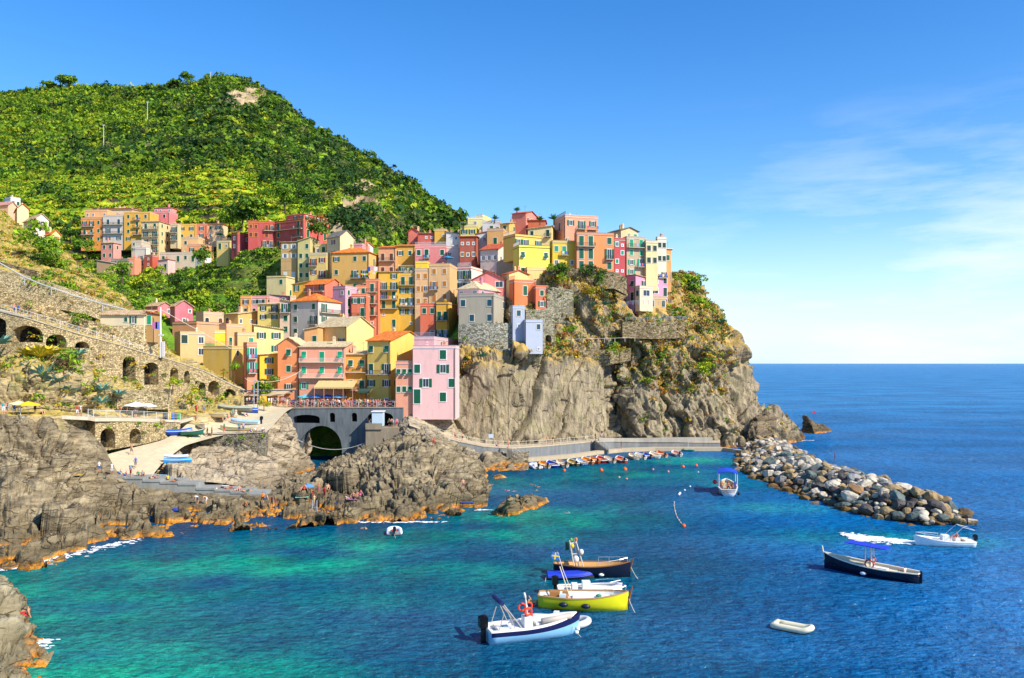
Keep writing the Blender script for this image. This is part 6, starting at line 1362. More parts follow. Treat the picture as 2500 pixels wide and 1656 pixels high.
def lifering(par, x, y, z, r=.33, c='#c8281e', rot=(R(90), 0, 0)):
    mb = MB(); n = 14; rings = [[((r+.07*math.cos(v))*math.cos(u), (r+.07*math.cos(v))*math.sin(u), .07*math.sin(v)) for v in [k*math.pi/3 for k in range(6)]] for u in [i*2*math.pi/n for i in range(n+1)]]
    mb.loft(rings, True); obj('life_ring', mb, plain(c, .5), par, True, loc=(x, y, z), rot=rot)
def boxpart(name, par, b, c, rough=.6, mats=None): mb = MB(); mb.box(*b); return obj(name, mb, mats or plain(c, rough), par)
NAVY = '#10182c'; WHT = '#eceae4'; WD = '#a8743c'
# navy wooden boat with mast gear, moored farthest of the cluster
r, d = boat_root('wooden_boat', 'navy wooden boat with tan deck and tall mast poles, farthest of the moored cluster', (1352, 1402), (1528, 1408)); L = 7.2
mb = MB(); st = hull(mb, L, 2.4, .95, .5, tr=.35); obj('hull', mb, plain(NAVY, .3), r, True); obj('deck', inside(L, 2.3, st, depth=.3), WOOD('#c99a5c'), r); obj('gunwale', gunwale(L, st), WOOD('#8a5a30'), r)
c = MB(); c.tube((L-.05, 0, .6), (L+.25, 0, 1.75), .09, 6, .05); obj('stempost', c, WOOD('#7a4a24'), r)
c = MB()
for a, b_ in (((2., -.3, .5), (1.5, -.2, 3.3)), ((2.4, .2, .5), (1.9, .1, 3.4)), ((2.9, -.1, .5), (2.1, 0, 3.2)), ((2.1, .4, .6), (1.6, .3, 2.9))): c.tube(a, b_, .06, 6)
c.tube((1.5, -.2, 3.0), (2.1, .2, 3.0), .05); c.tube((1.7, -.2, 2.0), (2.6, .1, 2.0), .05); obj('mast', c, plain('#c9bfae'), r)
for x, y, z, cc, q in ((1.75, -.15, 2.75, '#e8b820', .2), (2.1, .1, 3.35, '#d86a3a', .15), (1.65, 0, 3.3, '#58a04c', .16), (2.6, -.1, 2.2, '#e0d4c4', .24), (2.1, 0, 1.5, '#d8d8d4', .3)):
    mb = MB(); mb.ball((0, 0, 0), q, 8, 6, (1, .8, 1.2)); obj('buoy', mb, plain(cc), r, True, loc=(x, y, z))
c = MB(); pts = [(L*t, s*(st(t)[0]-.05), st(t)[1]+.42) for s in (1,) for t in (.58, .72, .86, .96)]; c.path(pts, .025)
pts2 = [(x, -y, z) for x, y, z in pts]; c.path(pts2, .025)
for q in pts+pts2: c.tube(q, (q[0], q[1], q[2]-.42), .022)
obj('bow_rail', c, plain('#d8d8d4', .3, .6), r); fender(r, 4.5, -1.05, .35)
c = MB(); c.box(-.1, .25, -.02, .02, 2.3, 3.1); obj('flag', c, plain('#1e4a34'), r, loc=(1.2, 0, 0))
# boat under a blue tarpaulin
r, d = boat_root('covered_boat', 'low boat wrapped in a royal blue tarpaulin with a blue and yellow flag', (1336, 1412), (1442, 1411)); L = 4.4
mb = MB(); st = hull(mb, L, 1.8, .35, .1, tr=.9, full=.3); obj('hull', mb, plain('#3a3c40', .4), r, True)
mb = MB(); rings = [[(L*t, -st(t)[0]-.04, st(t)[1]-.1), (L*t, -st(t)[0]*.7, st(t)[1]+.15), (L*t, 0, st(t)[1]+.34), (L*t, st(t)[0]*.7, st(t)[1]+.15), (L*t, st(t)[0]+.04, st(t)[1]-.1)] for t in [i/10 for i in range(11)]]; mb.loft(rings, False, True); obj('tarpaulin', mb, plain('#1c38b4', .6), r)
c = MB(); c.tube((1.6, -.5, .3), (.9, -.7, 2.6), .035); obj('flagpole', c, plain('#d8d8d8'), r)
mb = MB(); mb.cur = 0; mb.add([(0, 0, 0), (.65, 0, -.1), (.75, .02, .55), (.08, .02, .65)], [(0, 1, 2, 3)]); mb.cur = 1; mb.add([(0, -.01, .27), (.7, -.01, .17), (.71, -.01, .30), (.01, -.01, .40)], [(0, 1, 2, 3)]); mb.add([(.22, -.012, -.03), (.35, -.012, -.05), (.44, -.012, .6), (.31, -.012, .62)], [(0, 1, 2, 3)]); obj('flag', mb, [plain('#1e6ac8'), plain('#e8c820')], r, loc=(.35, -.72, 1.95))
# white console boat behind the yellow one
r, d = boat_root('console_boat', 'white open boat with steering console and black outboard, tucked behind the yellow boat', (1362, 1452), (1502, 1450)); L = 5.6
mb = MB(); st = hull(mb, L, 2.1, .6, .3, tr=.85); obj('hull', mb, plain(WHT, .25), r, True); obj('deck', inside(L, 2.1, st, depth=.28), plain('#dcd8cc'), r); obj('gunwale', gunwale(L, st, w=.2), plain(WHT, .3), r)
boxpart('console', r, (2.1, 2.8, -.35, .35, .4, 1.15), '#dcdcdc'); boxpart('seat', r, (1.2, 1.7, -.4, .4, .4, .95), '#e8e4dc'); c = MB(); c.path([(L*.6, -.7, 1.05), (L*.8, -.55, 1.15), (L*.97, -.1, 1.2), (L*.97, .1, 1.2), (L*.8, .55, 1.15), (L*.6, .7, 1.05)], .025); obj('bow_rail', c, plain('#ddd', .2, .7), r); outboard(r, -.05, .6, s=1.3)
for y in (.15,): c = MB(); c.tube((2.4, -1.08, .4), (4.6, -.95, .5), .1, 6); obj('paddle_board', c, plain('#d8b020'), r)
# yellow boat
r, d = boat_root('yellow_boat', 'bright yellow open boat with white deck and dark fenders', (1316, 1480), (1512, 1488)); L = 7.3
mb = MB(); st = hull(mb, L, 2.7, 1.05, .45, draft=.25, tr=.55); mb2 = mb; obj('hull', mb, plain('#d9d41c', .3), r, True); obj('deck', inside(L, 2.5, st, depth=.35), plain('#e4e0d4'), r); obj('gunwale', gunwale(L, st, w=.12), WOOD('#b88c5c'), r)
c = MB(); rings = [(L*t, 0, 0) for t in (0, 1)]; c.tube((L-.05, 0, .5), (L+.3, 0, 1.9), .1, 6, .06); obj('stempost', c, WOOD('#8a5428'), r)
c = MB(); c.box(L-.12, L+.02, -.06, .06, -.1, 1.1); obj('stem_guard', c, plain('#181818'), r)
boxpart('foredeck', r, (2.8, 5.1, -0.75, 0.75, 0.82, 0.98), '#efece4'); boxpart('engine_box', r, (0.9, 1.7, -0.4, 0.4, 0.75, 1.3), WD); boxpart('bench', r, (1.9, 2.4, -0.8, 0.8, 0.8, 1.15), '#b08050'); boxpart('cool_box', r, (1.75, 2.25, -0.9, -0.5, 0.95, 1.25), '#c8d4dc')
for x in (4.9, 6.): mb = MB(); mb.ball((0, 0, 0), .2, 8, 5, (1.3, 1, .6)); obj('rope_coil', mb, plain('#1d8a5c'), r, True, loc=(x, -.25, 1.12))
fender(r, 2.1, -1.38, .6, '#1a2236', .2); fender(r, 3.9, -1.42, .55, '#1a2236', .2)
c = MB(); c.path([(L*t, -(st(t)[0]-.05), st(t)[1]+.5) for t in (.84, .91, .97)], .025); c.path([(L*t, (st(t)[0]-.05), st(t)[1]+.5) for t in (.84, .91, .97)], .025)
for t in (.84, .97):
    for s in (-1, 1): c.tube((L*t, s*(st(t)[0]-.05), st(t)[1]), (L*t, s*(st(t)[0]-.05), st(t)[1]+.5), .022)
obj('bow_rail', c, plain('#ddd', .2, .7), r); c = MB(); c.tube((2.6, -.1, .7), (1.7, .1, 3.3), .05); c.tube((2.9, .1, .7), (1.9, .1, 3.2), .03); obj('mast', c, plain('#d8c8a8'), r)
c = MB(); c.box(-.9, -.2, -.35, .35, .35, .45); c.tube((-.5, -.3, .4), (-.8, -.3, .9), .04); obj('swim_ladder', c, WOOD('#c89c60'), r)
# white and blue motor boat, nearest
r, d = boat_root('motor_boat', 'white motorboat with pale blue hull, navy stripe and folded bimini, nearest of the moored cluster', (1190, 1568), (1362, 1549)); L = 6.9
mb = MB(); st = hull(mb, L, 2.5, 1.0, .5, draft=.4, tr=.88, band=1, rake=.1); obj('hull', mb, [plain('#8cc4e4', .2), plain('#1a2250', .3)], r, True); obj('deck', inside(L, 2.4, st, depth=.2, wallt=.2), plain('#ece8e0'), r); obj('gunwale', gunwale(L, st, w=.3), plain('#f2f0ea', .25), r)
boxpart('cushion', r, (0.6, 1.7, -0.7, 0.7, 0.87, 1.07), '#e8e4dc'); boxpart('console', r, (2.7, 3.3, -0.4, 0.4, 0.85, 1.6), '#e8e8e4'); boxpart('foredeck', r, (3.5, 5.4, -0.65, 0.65, 1.03, 1.2), '#e0dcd0'); boxpart('hatch', r, (1.0, 1.5, -0.3, 0.1, 1.072, 1.1), '#4a7a98')
mb = MB(); mb.tube((3.9, -.75, 1.35), (6.2, -.55, 1.45), .2, 10); obj('rolled_cover', mb, plain('#b8aea0'), r, True)
c = MB()
for y in (-.95, .95): c.tube((2.5, y, .8), (.9, y, 2.9), .045); c.tube((1.9, y, .8), (1.1, y, 2.6), .035); c.tube((.5, y, .8), (.95, y, 2.2), .035)
c.tube((2.5, -.95, .8), (2.5, .95, .8), .03)
obj('bimini_frame', c, plain('#c4b8a8', .35, .5), r); mb = MB(); mb.tube((.8, -1., 2.95), (.8, 1., 2.95), .17, 8); obj('folded_bimini', mb, plain('#16245c'), r)
for x, y, z in ((3.0, -.3, 2.), (3.2, .2, 2.25), (2.7, .2, 2.2), (3.1, -.1, 1.65)): lifering(r, x, y, z, .26, '#e8431c')
c = MB(); c.tube((3., -.2, 1.3), (2.8, -.2, 3.1), .05); c.tube((3.3, .3, 1.3), (2.9, .3, 3.2), .05); c.tube((2.8, -.2, 3.05), (2.9, .3, 3.15), .1); obj('mast', c, plain('#ddd6c8'), r)
for x, z in ((6.9, .35), (6.8, .1)): mb = MB(); mb.ball((0, 0, 0), .17, 8, 6); obj('fender', mb, plain('#e4e4e8'), r, True, loc=(x, -.25, z))
outboard(r, -.1, .75, '#0c0c0e', 1.5)
# grey inflatable with console beside it
def inflatable(name, label, stern, bow, L, B, c, tube_r=.25, floor='#cfcac0', console=True, motor=True, z=.0, cat='inflatable boat', loc=None, rz=None, group=None, n=10, closed=False):
    r, d = boat_root(name, label, stern, bow, cat, group, loc=loc)
    if rz is not None: r.rotation_euler = (0, 0, rz)
    pts = []
    for i in range(8): pts.append((L*.72*i/7, -(B/2-tube_r), .25))
    for i in range(1, 12): a = -math.pi/2+math.pi*i/12; pts.append((L*.72+(L*.28-tube_r)*math.cos(a)**.8 if math.cos(a) > 0 else L*.72, (B/2-tube_r)*math.sin(a), .25+.18*max(0, math.cos(a))))
    for i in range(7, -1, -1): pts.append((L*.72*i/7, (B/2-tube_r), .25))
    if closed: pts.append(pts[0])
    mb = MB(); rings = []
    for i, p in enumerate(pts):
        a = Vector(pts[max(0, i-1)]); b_ = Vector(pts[min(len(pts)-1, i+1)])
        if closed and i in (0, len(pts)-1): a, b_ = Vector(pts[-2]), Vector(pts[1])
        t = (b_-a).normalized(); s = t.cross(Vector((0, 0, 1))).normalized(); rr_ = tube_r*(.6 if (not closed and i in (0, len(pts)-1)) else 1)
        rings.append([Vector(p)+s*rr_*math.cos(v)+Vector((0, 0, 1))*rr_*math.sin(v) for v in [k*2*math.pi/n for k in range(n)]])
    mb.loft(rings, True, not closed); obj('tube', mb, plain(c, .5), r, True)
    mb = MB(); mb.box(.0, L*.78, -(B/2-tube_r), B/2-tube_r, .08, .16); mb.box(.0, .08, -(B/2-tube_r), B/2-tube_r, .1, .5); obj('floor', mb, plain(floor), r)
    if console: boxpart('console', r, (L*.42, L*.5, -.28, .28, .16, 1.0), '#d4d4d0'); boxpart('seat', r, (L*.2, L*.32, -.4, .4, .16, .6), '#dcd8d0')
    if motor: outboard(r, -.05, .35, s=.9)
    return r
inflatable('inflatable_boat', 'long pale grey inflatable with raised seat, moored behind the nearest motorboat', (1286, 1521), (1402, 1528), 5., 2.2, '#cfd0ce', .27, motor=False)
r = inflatable('dinghy', 'small cream inflatable dinghy floating alone with dark stripe', (1893, 1531), (1965, 1545), 2.9, 1.45, '#e0d8b8', .22, '#c8bc98', False, False, closed=True)
r = inflatable('inflatable_boat', 'little white inflatable with orange cushion floating off the swimming rocks', (963, 1308), (962, 1294), 2.6, 1.9, '#dcdce0', .24, '#8a8c90', False, True); mb = MB(); mb.ball((0, 0, 0), .3, 8, 6, (1.2, 1, .6)); obj('cushion', mb, plain('#d8502c'), r, True, loc=(1.1, 0, .4))
inflatable('inflatable_boat', 'white grey inflatable at the near end of the quay', (1314, 1146), (1282, 1128), 5.2, 2.1, '#d0d8e4', .27)
# dark gozzo with blue canopy
r, d = boat_root('launch', 'long navy launch with flat royal blue canopy and a red life ring', (2246, 1424), (2040, 1390)); L = 8.7
mb = MB(); st = hull(mb, L, 2.5, .9, .6, tr=.5, draft=.3); obj('hull', mb, plain('#0e1a30', .25), r, True); obj('deck', inside(L, 2.4, st, depth=.28), plain('#e0d2b0'), r); obj('gunwale', gunwale(L, st, w=.16), plain('#e4dcc8'), r)
c = MB(); c.tube((L-.05, 0, .8), (L+.2, 0, 2.1), .1, 6, .07); obj('stempost', c, plain('#d8ccb0'), r); c = MB(); c.box(-.2, 0, -.08, .08, -.3, 1.1); obj('rudder', c, plain('#0e1a30'), r)
mb = MB(); mb.add([(2.7, -1., 2.72), (6.4, -1., 2.86), (6.4, 1., 2.96), (2.7, 1., 2.82), (2.7, -1., 2.66), (6.4, -1., 2.8), (6.4, 1., 2.9), (2.7, 1., 2.76)], [(0, 1, 2, 3), (7, 6, 5, 4), (0, 4, 5, 1), (1, 5, 6, 2), (2, 6, 7, 3), (3, 7, 4, 0)]); obj('canopy', mb, plain('#1a34c0', .6), r)
c = MB(); c.tube((4.2, .2, .6), (4.2, .2, 2.7), .09); c.tube((4.9, -.3, .6), (4.9, -.3, 2.75), .05); c.tube((4.2, -.5, .6), (4.2, -.5, 2.7), .05); obj('canopy_post', c, plain('#e4e0d4'), r); lifering(r, 4.1, 1.05, 1.25, .38, '#a81c18', (R(90), 0, 0)); lifering(r, 4.1, .1, 1.5, .25, '#d8402c')
mb = MB(); mb.tube((4.1, 1.07, .9), (4.1, 1.07, 1.6), .03); obj('ring_holder', mb, plain('#333'), r)
boxpart('cushion', r, (5.2, 7.4, .2, .6, .72, .84), '#1e3a8c'); boxpart('engine_box', r, (2.6, 3.8, .3, .95, .55, 1.), '#ece6d8'); boxpart('bench', r, (5., 7.6, -.75, -.35, .6, .82), '#dcd0b0'); fender(r, 4.6, 1.25, .35, '#dfe4ec', .16)
LAUNCH = r
# white speedboat heading left
r, d = boat_root('speedboat', 'white speedboat with bow rail and folded bimini leaving a wake', (2376, 1334), (2262, 1331)); L = 6.
mb = MB(); st = hull(mb, L, 2.2, .6, .45, tr=.8, draft=.25, rake=.06); obj('hull', mb, plain('#e8eef0', .2), r, True); obj('deck', inside(L, 2.2, st, depth=.2, wallt=.18), plain('#ece4d4'), r); obj('gunwale', gunwale(L, st, w=.28), plain('#f4f4f0', .25), r)
boxpart('console', r, (2.6, 3.3, -.4, .4, .5, 1.2), '#e4e8ec'); boxpart('seat', r, (1.5, 2., -.5, .5, .5, .95), '#e8e0d4'); boxpart('sun_pad', r, (.3, 1.1, -.8, .8, .6, .8), '#ecdcc8')
c = MB(); c.path([(L*.55, -.95, 1.15), (L*.8, -.6, 1.3), (L*1.0, 0, 1.4), (L*.8, .6, 1.3), (L*.55, .95, 1.15)], .03)
for x, y in ((L*.55, -.95), (L*.8, -.6), (L*.8, .6), (L*.55, .95)): c.tube((x, y, .7), (x, y, 1.2), .025)
obj('bow_rail', c, plain('#e8e8e8', .2, .6), r); c = MB()
for y in (-.9, .9): c.tube((3., y, .7), (1.4, y, 2.2), .03); c.tube((1.4, y, 2.2), (.2, y, 1.9), .03)
c.tube((3., -.9, .72), (3., .9, .72), .03);  c.tube((1.4, -.9, 2.2), (1.4, .9, 2.2), .03); c.tube((.2, -.9, 1.9), (.2, .9, 1.9), .03); c.tube((3., -.9, .7), (3., .9, .7), .02); obj('bimini_frame', c, plain('#e0e0e0', .3, .5), r); outboard(r, -.05, .5, s=1.)
SPEED = r
# tour boat seen from astern
r, d = boat_root('tour_boat', 'white passenger boat under a royal blue canopy full of people, seen from astern', (1779, 1212), (1784, 1178)); L = 8.5; r.rotation_euler = (0, 0, R(78))
mb = MB(); st = hull(mb, L, 3., 1., .5, tr=.75); obj('hull', mb, plain('#dfe6ec', .3), r, True); obj('deck', inside(L, 3., st, depth=.5), plain('#b8a888'), r); obj('gunwale', gunwale(L, st, w=.14), plain('#f0ece4'), r)
mb = MB(); n = 8; mb.loft([[(x, -1.45+2.9*j/n, 3.2+.28*math.sin(math.pi*j/n)) for j in range(n+1)] for x in (1.6, 3., 5., 6.4)]); mb.loft([[(x, -1.45+2.9*j/n, 3.14+.28*math.sin(math.pi*j/n)) for j in range(n+1)][::-1] for x in (1.6, 3., 5., 6.4)]); obj('canopy', mb, plain('#1846c8', .6), r)
c = MB()
for x in (1.7, 6.3):
    for y in (-1.35, 1.35): c.tube((x, y, .9), (x, y, 3.2), .05)
obj('canopy_post', c, plain('#ddd'), r); c = MB(); c.tube((6.8, -1., 1.), (6.8, -1., 5.2), .05); obj('mast', c, plain('#442222'), r); boxpart('flag', r, (6.8, 7.3, -1.02, -.98, 4.4, 5.1), '#c03848')
for s in (-1, 1): fender(r, .2, s*1.45, .45, '#141c2c', .28)
mb = MB(); mb.ball((0, 0, 0), .35, 8, 6); obj('buoy', mb, plain('#d8403c'), r, True, loc=(3.6, 1.9, 1.6))
TOUR = r
foam('boat_wake', [Wt(2070+i*5.4, 1311+i*.42+ (i%3-1)*1.5) for i in range(34)], 0, 'white wake left behind the speedboat', 9) if False else None
mb = MB(); rr = random.Random(4)
for i in range(1300):
    t = rr.random(); a = Wt(2068+172*t, 1312+14*t); wdt = 2.0*(1-t)**.6+.5; y = rr.gauss(0, .33)*wdt*1.3; s = rr.uniform(.07, .3)
    mb.add([(a.x+rr.uniform(-.3, .3)+s*rr.uniform(.6, 1.2)*math.cos(k*math.pi/3), a.y+y+s*rr.uniform(.4, .8)*math.sin(k*math.pi/3), .04+rr.random()*.1) for k in range(6)], [(0, 1, 2, 3, 4, 5)])
tag(obj('wake_foam', mb, FOAM), 'long white foam trail left by the speedboat', 'wake', kind='stuff')
# mooring ropes running down into the water
for (a, b_, lb) in ((Wt(1372, 1549)+Vector((.6, 0, .9)), Wt(1440, 1560), 'from the nearest motorboat'), (Wt(1520, 1488)+Vector((.4, 0, 1.2)), Wt(1560, 1500), 'from the bow of the yellow boat'), (Wt(1530, 1408)+Vector((.3, 0, 1.1)), Wt(1570, 1418), 'from the bow of the navy wooden boat'), (Wt(1340, 1412)+Vector((-.2, 0, .4)), Wt(1322, 1440), 'from the tarpaulin covered boat'), (Wt(1316, 1480)+Vector((0, 0, .7)), Wt(1290, 1478), 'from the stern of the yellow boat'), (Wt(962, 1308)+Vector((0, 0, .3)), Wt(978, 1335), 'from the little white inflatable')):
    c = MB(); n = 8; c.path([a.lerp(b_-Vector((0, 0, .3)), i/n)-Vector((0, 0, .25*math.sin(math.pi*i/n))) for i in range(n+1)], .022, 4); tag(obj('mooring_rope', c, plain('#cfc8b4')), 'thin mooring rope '+lb, 'rope', 'mooring ropes of the anchored boats')
# small boats along the quay
QB = [(330, 180, '#e8a020', '#dfe4e0', 'white rowing boat with yellow inside next to the inflatable'), (410, 175, '#1c50b4', '#1c3a94', 'blue open boat third from the near end of the quay'), (505, 170, '#dcc8b0', '#ece8e0', 'white boat with red waterline beside the blue one'), (605, 158, '#a89430', '#6a6a30', 'olive yellow boat with dark outboard'),
      (690, 152, '#c8dcec', '#2c64b8', 'pale blue boat with white inside'), (750, 140, '#e8941c', '#d87a18', 'orange boat left of the twin orange one'), (810, 134, '#eca020', '#c83a20', 'orange boat with red bottom, right of its orange twin'), (885, 126, '#d84a30', '#b82020', 'red boat with pale gunwale'), (960, 130, '#e8e0d4', '#e4e4e0', 'long white boat beside the red one'), (1068, 126, '#dc5a30', '#d84a2c', 'short orange red boat with black motor'),
      (1190, 96, '#dcd4b8', '#e4dcc8', 'cream boat at the bend of the quay'), (1255, 96, '#e8e4dc', '#dfdfdc', 'white boat right of the cream one'), (1322, 90, '#2c6cc8', '#2454a8', 'small blue boat between the white ones'), (1390, 82, '#e8dcc0', '#d8dcdc', 'white boat with beige inside, right of the small blue one'), (1460, 74, '#e07a30', '#ecdccc', 'orange and white boat by itself near the bend'), (1600, 66, '#dc9a94', '#ecdcd8', 'pinkish white boat moored apart on the long quay')]
for i, (x, y, ci, ch_, lb) in enumerate(QB):
    px, py = 1240+x/3.945, 1090+y/3.945; s0 = (px+13, py+9); b0 = (px-13, py-4); r, d = boat_root('rowing_boat', lb, s0, b0, 'boat', 'small boats tied along the quay'); r.scale = (1.3, 1.3, 1.3); L = 4.1+.4*(i % 3); B = 1.5+.1*(i % 2)
    mb = MB(); st = hull(mb, L, B, .42, .25, tr=.7, draft=.15, band=1); obj('hull', mb, [plain(ch_, .4), plain(ci, .4)], r, True); obj('interior', inside(L, B, st, depth=.28), plain(ci), r); obj('gunwale', gunwale(L, st, w=.07), plain(WHT if i % 2 else '#b88c5c'), r)
    for k, t in enumerate((.3, .6)): b_, z = st(t); boxpart('thwart', r, (L*t, L*t+.25, -b_+.08, b_-.08, z-.15, z-.1), '#c8a470' if i % 2 else '#e0dccc')
    if i % 3 != 1: outboard(r, -.02, .3, s=.7)
r, d = boat_root('rowing_boat', 'tiny teal tender with a short mast at the far end of the quay', (1694, 1103), (1676, 1102), 'boat', 'small boats tied along the quay'); mb = MB(); st = hull(mb, 2.8, 1.3, .35, .15, tr=.8, draft=.1); obj('hull', mb, plain('#16a088'), r, True); obj('interior', inside(2.8, 1.3, st, depth=.2), plain('#16806c'), r); c = MB(); c.tube((1.4, 0, .2), (1.3, 0, 2.2), .04); obj('mast', c, plain('#ddd'), r)
# mooring buoys
BU = [(542, 237, .3, 'orange'), (900, 237, .36, 'orange'), (1128, 228, .4, 'orange'), (1398, 227, .22, 'pink'), (1544, 248, .22, 'pink'), (1687, 203, .33, 'orange'), (1815, 190, .3, 'orange'), (1072, 303, .2, 'pink'), (1144, 317, .2, 'pink'), (1835, 250, .12, 'white'), (1755, 390, .15, 'white'), (1703, 425, .15, 'white'), (1657, 457, .2, 'white'), (1648, 468, .2, 'white'), (1695, 772, .25, 'orange')]
loc_b = ['nearest the inflatable', 'below the red boats', 'the largest, in front of the short orange red boat', 'below the cream boat', 'below the small blue boat', 'in front of the pinkish boat', 'closest to the far quay corner', 'left one of a small pair in mid harbour', 'right one of a small pair in mid harbour', 'tiny one by the far orange buoy', 'tiny one alone in mid harbour', 'tiny one towards the net float line', 'upper of two touching floats', 'lower of two touching floats', 'at the near end of the net float line']
for (x, y, s, cn_), lb in zip(BU, loc_b):
    q = Wt(1240+x/3.945, 1090+y/3.945); mb = MB(); mb.ball((0, 0, s*.3), s, 10, 8); mb.tube((0, 0, s), (0, 0, s*1.6), s*.15, 5); o = obj('mooring_buoy', mb, plain({'orange': '#e8601c', 'pink': '#d88c7c', 'white': '#e8e8e8'}[cn_], .4), None, True, loc=q); tag(o, f'{cn_} mooring buoy {lb}', 'buoy', 'mooring buoys in the harbour')
c = MB(); q = [Wt(1240+x/3.945, 1090+y/3.945)+Vector((0, 0, .05)) for x, y in ((1602, 540), (1600, 575), (1610, 625), (1618, 655), (1632, 690), (1648, 715), (1664, 738), (1693, 770))]; c.path(q, .04)
for p_ in q[:-1]: c.ball(p_, .1, 6, 4)
tag(obj('float_line', c, plain('#d8c4b4')), 'curved line of small net floats in the open harbour', 'float line')
b_ = Wt(1872, 1010) if False else Wt(1988, 1009); r, d = boat_root('kayak', 'red kayak far out beyond the headland', (1984, 1009), (1996, 1007)); mb = MB(); st = hull(mb, 4.4, .8, .28, .1, tr=.1, draft=.1); obj('hull', mb, plain('#d8282c'), r, True); c = MB(); c.tube((2, -1, .5), (2.2, 1, 1.1), .04); obj('paddle', c, plain('#e04040'), r); KAYAK = r

# ================================================================== breakwater boulders
def boulder_mesh(seed, flat=.7):
    rr = np.random.default_rng(seed); n, m = 14, 10; V = []
    for i in range(m+1):
        t = math.pi*i/m
        for j in range(n): V.append((math.sin(t)*math.cos(2*math.pi*j/n), math.sin(t)*math.sin(2*math.pi*j/n), math.cos(t)))
    V = np.array(V); d = V/(np.linalg.norm(V, axis=1, keepdims=True)+1e-9); r = np.ones(len(V))*1.05
    for k in range(14):
        q = rr.normal(size=3); q /= np.linalg.norm(q); c = rr.uniform(.55, .88); pr_ = d @ q; r = np.minimum(r, np.where(pr_ > .05, c/np.maximum(pr_, .05), 9))
    r = r+.04*perlin(d*2+seed); V = d*r[:, None]*np.array([1.15, .9, flat]); F_ = []
    for i in range(m):
        for j in range(n): k = (j+1) % n; F_.append((i*n+j, (i+1)*n+j, (i+1)*n+k, i*n+k))
    mb = MB(); mb.v = [tuple(v) for v in V]; mb.f = F_; mb.m = [0]*len(F_); return mb
def stonemat(name, c1, c2):
    m, nt, b = newmat(name); p = nt.nodes.new('ShaderNodeTexCoord').outputs['Object']; b.inputs['Roughness'].default_value = .85; b.inputs['Specular IOR Level'].default_value = .25
    oi = nt.nodes.new('ShaderNodeObjectInfo'); pp = mix(nt, 1., p, oi.outputs['Location'], 'ADD')
    cc = ramp(nt, noise(nt, pp, 1.1, 7, .68), [(.34, lin(c2)), (.5, lin(c1)), (.68, sc(lin(c1), 1.35))])
    cc = mix(nt, mathn(nt, 'MULTIPLY', oi.outputs['Random'], .35), cc, lin(c2))
    z = mathn(nt, 'ADD', sepz(nt, pos(nt)), mathn(nt, 'MULTIPLY', noise(nt, pos(nt), .9, 4), .9)); cc = mix(nt, ramp(nt, mathn(nt, 'MULTIPLY', z, .25), [(.16, .85), (.34, 0.)]), cc, lin('#6b4f1c'))
    cc = mix(nt, ramp(nt, mathn(nt, 'MULTIPLY', z, .25), [(.05, .9), (.14, 0.)]), cc, lin('#26221a'))
    nt.links.new(cc, b.inputs['Base Color']); bump(nt, b, noise(nt, pp, 2.6, 6, .7), .6, .12); return m
BM = {'pale': stonemat('boulder_pale', '#c2b8a4', '#7c725e'), 'tan': stonemat('boulder_tan', '#a48c64', '#5e4e36'), 'grey': stonemat('boulder_grey', '#8f8d88', '#54524e'), 'green': stonemat('boulder_green', '#64706a', '#343c3a'), 'dark': stonemat('boulder_dark', '#5a5450', '#2c2a2a'), 'rust': stonemat('boulder_rust', '#8c6c48', '#4c382c')}
BMESH = {(k, s): boulder_mesh(s*7+3, .6+.05*s).mesh('boulder', BM[k], False) for k in BM for s in range(5)}
rr = random.Random(21); placed = []
def bw(t): return 7.4+1.3*math.sin(t*3)-1.6*max(0, t-.9)*8-1.4*max(0, 1-t/.4), 51.6+t*1.4-2.6*math.sin(t*math.pi)*.6+7.4*max(0, 1-t/.45)
def prof(x, y):
    t = (190-y)/(190-103.); hw, ctr = bw(t); u = (x-ctr)/hw; return t, u, 3.1*(1-min(1.2, abs(u))**1.6)-.25-max(0, t-.94)*22
cand = []; extra = []; tries = 0
while tries < 90000 and len(extra) < 900:
    tries += 1; y = rr.uniform(100.5, 190); x = rr.uniform(40, 68); t, u, z = prof(x, y)
    if abs(u) > 1.1 or z < -.8: continue
    big = len(cand) < 297 and tries < 40000
    s = rr.uniform(.62, 1.12)*(1+.25*t) if big else rr.uniform(.4, .75)
    if any((x-a)**2+(y-b_)**2 < ((s+c_)*(.74 if big else .68))**2*.8 for a, b_, c_ in placed): continue
    placed.append((x, y, s)); (cand if big else extra).append((x, y, z, s, t, u))
print('boulders', len(cand), len(extra))
zone = lambda t: 'near the headland' if t < .3 else ('in the middle of the breakwater' if t < .68 else 'towards the tip of the breakwater')
def bkind(t, u):
    k = rr.choices(['pale', 'tan', 'grey', 'green', 'dark', 'rust'], [5, 4, 2, .6 if t < .4 else 3, 1.5+2*(t > .6), 1])[0]
    if u < -.8 and rr.random() < .4: k = 'rust'
    if u > .7 and rr.random() < .5: k = 'dark'
    return k
for x, y, z, s, t, u in cand:
    k = bkind(t, u)
    o = link('boulder', BMESH[(k, rr.randint(0, 4))], loc=(x, y, z+rr.uniform(-.1, .35)), rot=(rr.uniform(-.5, .5), rr.uniform(-.5, .5), rr.uniform(0, 6.3)), scale=(s*1.08,)*3)
    side_ = 'on the harbour side' if u < -.4 else ('on the sea side' if u > .4 else 'on the crest')
    size = 'large' if s > 1.15 else ('medium' if s > .9 else 'smaller')
    tag(o, f'{size} {dict(pale="whitish", tan="tan", grey="grey", green="dark green", dark="blackish", rust="rusty brown")[k]} boulder {side_} {zone(t)}', 'boulder', 'boulders of the breakwater')
mb = MB(); KS = list(BM); protos = {(k, q): boulder_mesh(q*7+3, .65) for k in [0] for q in range(3)}
